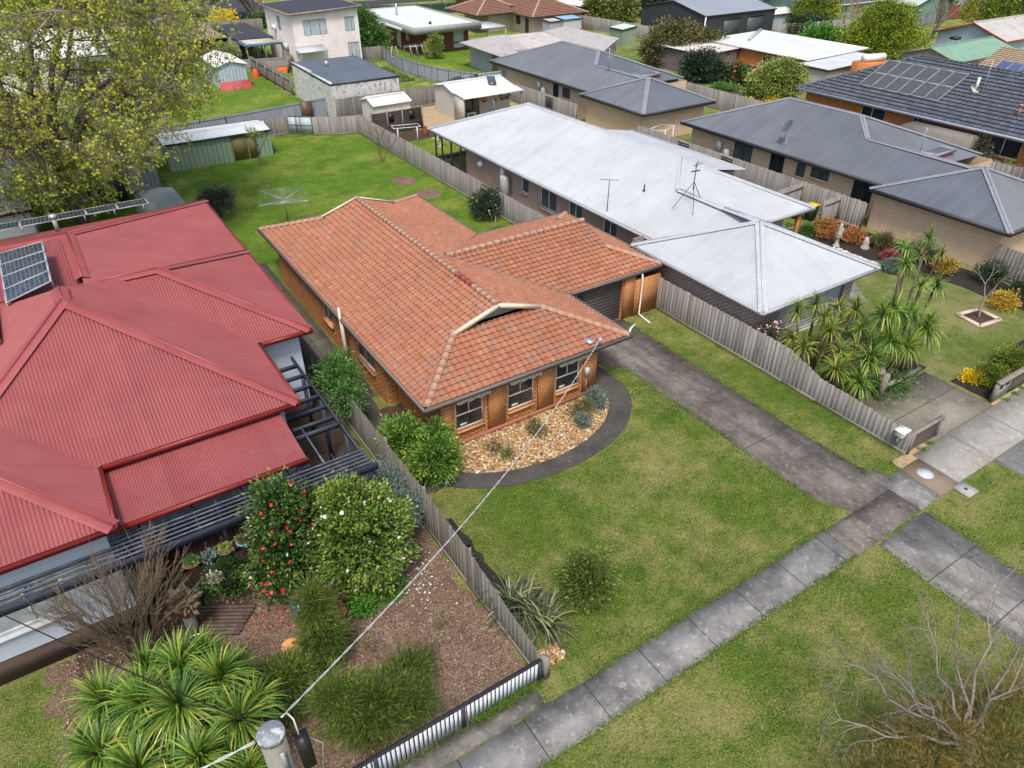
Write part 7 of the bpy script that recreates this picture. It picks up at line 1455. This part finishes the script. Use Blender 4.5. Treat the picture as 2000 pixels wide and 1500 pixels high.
for i, (x, y, r) in enumerate(((23.8, 8.78, .14), (24.35, 8.82, .18), (29.5, 8.75, .18), (30.3, 8.78, .14), (31.0, 8.8, .16), (31.8, 8.78, .18))):
    t = thing('tussock', ['small green groundcover cushion near the end of the slatted fence', 'larger green cushion plant beside the driveway end of the slatted fence', 'green cushion plant first in front of the letterbox wall', 'small cushion second along the letterbox wall', 'cushion third along the letterbox wall', 'cushion farthest right along the letterbox wall'][i], 'plant', (x, y, 0)); P, D, C = clumps([((x, y, .04), (r, r, .08))], 16, .04, 10, (.1, 1)); mb = MB(); leaf_quads(mb, P, D, .05, .03, rndmix(C)); mb.build('leaves', m_bright, t)
sheet('pebble_strip', R4(28.8, 38, 8.82, 8.95), m_sand, .012, 5)
# red roofed house: yard things
t = thing('timber_platform', 'old dark timber platform of sleepers lying on the mulch', 'platform', (0, 15.2, 0))
c0 = V(.40, 14.50, .07); ax = nrm(V(-1.55, .95, 0)); bx = nrm(V(.72, .70, 0))
for i in range(8):
    o = c0+bx*(.13*i); l = 1.9-random.uniform(0, .12); mb = MB(); mb.bar(o+ax*random.uniform(-.03, .05), o+ax*l, .115, .08); mb.build('sleeper', M('dark_sleeper', [(.035, .022, .018), (.10, .07, .055), (.19, .15, .125)], 4, 20, .4, rough=.9, stretch=(1, 1, 1)) if i == 0 else bpy.data.materials['dark_sleeper'], t)
t = thing('garden_chair', 'blue metal garden chair holding potted plants', 'chair', (2.1, 14.1, 0)); cx, cy = 2.1, 14.2
mb = MB(); mb.box(cx-.25, cx+.25, cy-.25, cy+.25, .42, .45); mb.build('seat', m_bluep, t)
for dx in (-.24, .24):
    for dy in (-.24, .24): mb = MB(); mb.tube([(cx+dx, cy+dy, 0), (cx+dx, cy+dy, .85 if dy > 0 else .62)], .016, 6); mb.build('leg', m_bluep, t)
mb = MB(); mb.bar((cx-.24, cy+.24, .85), (cx+.24, cy+.24, .85), .03); mb.bar((cx-.24, cy+.24, .65), (cx+.24, cy+.24, .65), .02); mb.bar((cx-.24, cy-.24, .62), (cx-.24, cy+.24, .62), .03); mb.bar((cx+.24, cy-.24, .62), (cx+.24, cy+.24, .62), .03); mb.build('backrest', m_bluep, t)
pot('white bowl of pale pebbles standing on the blue chair', 2.15, 14.05, .17, .12, m_white, None, .45); pot('leafy succulent pot standing on the blue chair', 2.0, 14.35, .12, .15, m_terra, m_yg, .45)
pot('terracotta pot of soil at the foot of the camellias', 3.0, 13.55, .17, .17, m_terra); pot('black tub with green leaves at the foot of the camellias', 3.45, 13.7, .24, .2, m_black, m_bright); pot('terracotta pot against the white camellia on the mulch', 4.75, 13.9, .14, .16, m_terra)
def hpot(label, x, y, z, mat, pl): t = pot(label, x, y, .19, .2, mat, pl, z); mb = MB(); [mb.bar((x+.17*math.cos(a), y+.17*math.sin(a), z+.2), (x, y, min(z+.75, 2.85)), .008) for a in (0, 2.1, 4.2)]; mb.build('hanger', m_dgrey, t)
hpot('hanging terracotta pot with green plant, leftmost under the pergola beam', -.15, 15.45, 2.15, m_terra, m_mid); hpot('hanging brown pot with pale rosettes under the pergola beam', .75, 15.42, 2.15, simple('brown_pot', (.16, .10, .07)), m_yg); hpot('hanging blue pot with soil under the pergola beam', 1.25, 15.42, 2.2, simple('blue_grey_pot', (.20, .28, .38)), m_olive); hpot('hanging dark pot with trailing leaves under the pergola beam', .35, 15.45, 2.1, m_black, m_gg)
hpot('hanging pot with small white flowers lower under the pergola', .3, 15.2, 1.5, simple('brown_pot', (.16, .10, .07)), lf('white_flecked_leaf', (.05, .08, .03), (.2, .25, .12), (.7, .65, .6)))
pot('large terracotta pot of dry twigs beside the bare shrub', -.65, 15.2, .3, .42, m_terra, m_twigb, .9, 40, .2)
mb = MB(); mb.box(-.8, -.5, 15.05, 15.35, 0, .9); solo(mb, 'pot_stand', m_palingd, 'timber stand under the large terracotta pot', 'stand')
birdbath('orange_birdbath', 'orange dish birdbath on a thin dark stem in the mulch', 1.38, 12.75, .75, .24, m_dgrey, .02, simple('orange_dish', (.62, .30, .12), .8))
mb = MB(); P = [(-.62+.2*math.cos(a), 13.75+.2*math.sin(a), 1.35) for a in np.linspace(0, 6.283, 17)]; mb.tube(P, .018, 5); mb.bar((-.62, 13.55, 0), (-.62, 13.55, 1.35), .03); solo(mb, 'white_ring', m_white, 'white hoop on a stake above the cordylines', 'ring')
# behind the red roof
t = thing('covered_trailer', 'box trailer under a grey green tarpaulin behind the red roof', 'trailer', (5.2, 47.9, 0)); mb = MB(); vs = []; 
nx, ny = 12, 10
for i in range(nx+1):
    for j in range(ny+1):
        u, v_ = i/nx, j/ny; x = 3.75+2.65*u; y = 45.9+4.6*v_; e = min(u, 1-u, v_, 1-v_); z = (.35 if e < .01 else 1.25)+.35*math.sin(math.pi*v_)*math.sin(math.pi*u)+random.uniform(-.03, .03); vs.append((x+random.uniform(-.05, .05), y, z))
mb.add(vs, [(i*(ny+1)+j, (i+1)*(ny+1)+j, (i+1)*(ny+1)+j+1, i*(ny+1)+j+1) for i in range(nx) for j in range(ny)], .5); mb.build('tarpaulin', M('grey_green_tarp', [(.17, .21, .20), (.29, .33, .32)], 1.5, 15, .4, rough=.6, dirt=((.20, .13, .08), 2, .6, .7)), t, smooth=True)
mb = MB(); mb.box(3.8, 6.35, 46.0, 50.4, .3, .5); mb.build('body', m_dgrey, t)
for x in (3.75, 6.4): mb = MB(); mb.tube([(x-.1, 47.8, .3), (x+.1, 47.8, .3)], .3, 14); mb.build('wheel', m_black, t)
mb = MB(); mb.lathe(2.6, 52.6, [(1.15, 0), (1.15, 1.9), (1.0, 2.05), (.02, 2.1)], 24); solo(mb, 'tank_shape', simple('shed_opening_shade', (.012, .018, .018)), 'round black body standing in for the shaded shed opening under the big tree', 'tank')  # black drum added where the shed opening lies in shade
# far yards
mb = MB(); mb.lathe(39.2, 75.2, [(.7, 0), (.75, .8), (.5, 1.0), (.02, 1.02)], 14); solo(mb, 'tank_shape', simple('pale_concrete_tank', (.42, .44, .43)), 'pale round tank by the grey curved fence', 'tank')
t = thing('garden_arch', 'white metal garden arch in the vegetable yard', 'arch', (38.2, 84.0, 0)); mb = MB()
for dx in (0, .8): mb.tube([(37.2+dx, 83.0, 0), (37.2+dx, 83.0, 1.8), (37.4+dx*.5+.0, 83.0, 2.3)], .03, 5)
for z in (.6, 1.2, 1.8): mb.bar((37.2, 83, z), (38.0, 83, z), .02)
mb.build('frame', m_white, t)
for i, (x, y, lb) in enumerate(((33.0, 77.5, 'first row of timber slats in the vegetable patch'), (34.3, 78.6, 'second bundle of slats in the vegetable patch'))):
    mb = MB(); [mb.box(x+k*.3, x+k*.3+.12, y, y+1.8, .02, .12) for k in range(7)]; solo(mb, 'slat_bundle', m_post, lb, 'slats')
tufts('vegetable_weeds', 2600, area(31.6, 36.5, 75.5, 83), .35, m_blade, .07, .6)
t = thing('netting_cage', 'tangle of netted frames behind the grey fence by the flat roofed house', 'cage', (43.4, 91, 0)); mb = MB()
for k in range(5): mb.tube([(41.4+k*.8, 88.2, 0), (41.5+k*.8, 88.6, 1.2), (41.8+k*.8, 87.6, 1.4), (41.9+k*.8, 86.9, 0)], .05, 5)
for k in range(3): mb.bar((41.3, 87.2+k*.5, 1.3-.1*k), (45.2, 87.1+k*.5, 1.25), .04)
mb.build('frames', m_steel, t)
t = thing('garden_bench', 'brown garden bench with a red thing on it by the white house', 'bench', (33.3, 86.3, 0)); mb = MB(); mb.box(32.6, 34.3, 86.0, 86.5, .42, .5); mb.box(32.6, 34.3, 86.45, 86.55, .5, .95); [mb.box(x, x+.1, 86.05, 86.5, 0, .42) for x in (32.65, 34.15)]; mb.build('seat', simple('bench_brown', (.12, .055, .035)), t)
def lump(name, label, x, y, r, h, mat, cat, z=0):
    vs = []; fs = []; n = 12; mb = MB()
    for i in range(5):
        f = i/4; 
        for k in range(n): th = 2*math.pi*k/n; rr = r*math.cos(f*1.45)*(1+.22*math.sin(k*2.3+i*1.7)); vs.append((x+rr*math.cos(th), y+rr*math.sin(th)*.8, z+h*math.sin(f*1.5)*(1+.1*math.sin(k*1.9))))
    for i in range(4):
        for k in range(n): fs.append((i*n+k, i*n+(k+1) % n, (i+1)*n+(k+1) % n, (i+1)*n+k))
    mb.add(vs, fs, .5); return solo(mb, name, mat, label, cat)
lump('red_bag', 'red bundle on the brown bench', 33.1, 86.25, .28, .3, m_red, 'bag', .5)
lump('orange_cloth', 'orange plastic heap on the grass before the dark carport', 26.0, 88.6, .75, .35, m_orange, 'cloth'); lump('orange_cloth', 'orange bag against the grey fence near the small blue shed', 22.3, 86.8, .4, .8, m_orange, 'cloth')
lump('blue_tarp', 'crumpled blue tarp under the porch of the white two storey house', 29.2, 86.0, .7, .4, m_blue, 'tarp')
for lb, a, b in (('old timber door leaning by the carport gate', (26.0, 86.6), (27.0, 88.0)), ('grey board panel leaning on the white house wall', (27.0, 88.2), (27.15, 89.4))): mb = MB(); mb.bar((*a, .75), (*b, .85), .06, 1.5, up=(.25, 0, 1)); solo(mb, 'leaning_panel', m_post, lb, 'panel')
mb = MB(); mb.bar((72.0, 60.7, 3.0), (78.2, 64.4, 3.05), .3, .4); solo(mb, 'roof_ducting', m_whiter, 'long pale flashing along the back of the orange outbuilding roof', 'flashing')
t = thing('solar_heater', 'white roof tank lying behind the peak of the dark tiled roof', 'water heater', (70, 45, 3)); mb = MB(); mb.tube([(70.0, 44.6, 3.6), (72.4, 44.0, 3.6)], .35, 12); mb.build('tank', m_white, t)
mb = MB(); mb.box(69.5, 73, 43.4, 45.4, 0, 3.25); solo(mb, 'brick_outhouse', m_bricko, 'small brick outhouse behind the dark tiled roof', 'outhouse')
mb = MB(); mb.bar((84.2, 41.0, 1.4), (84.5, 41.0, 1.9), .3, .5); solo(mb, 'red_towel', m_red, 'red cloth hanging by the green roofed shed', 'cloth')
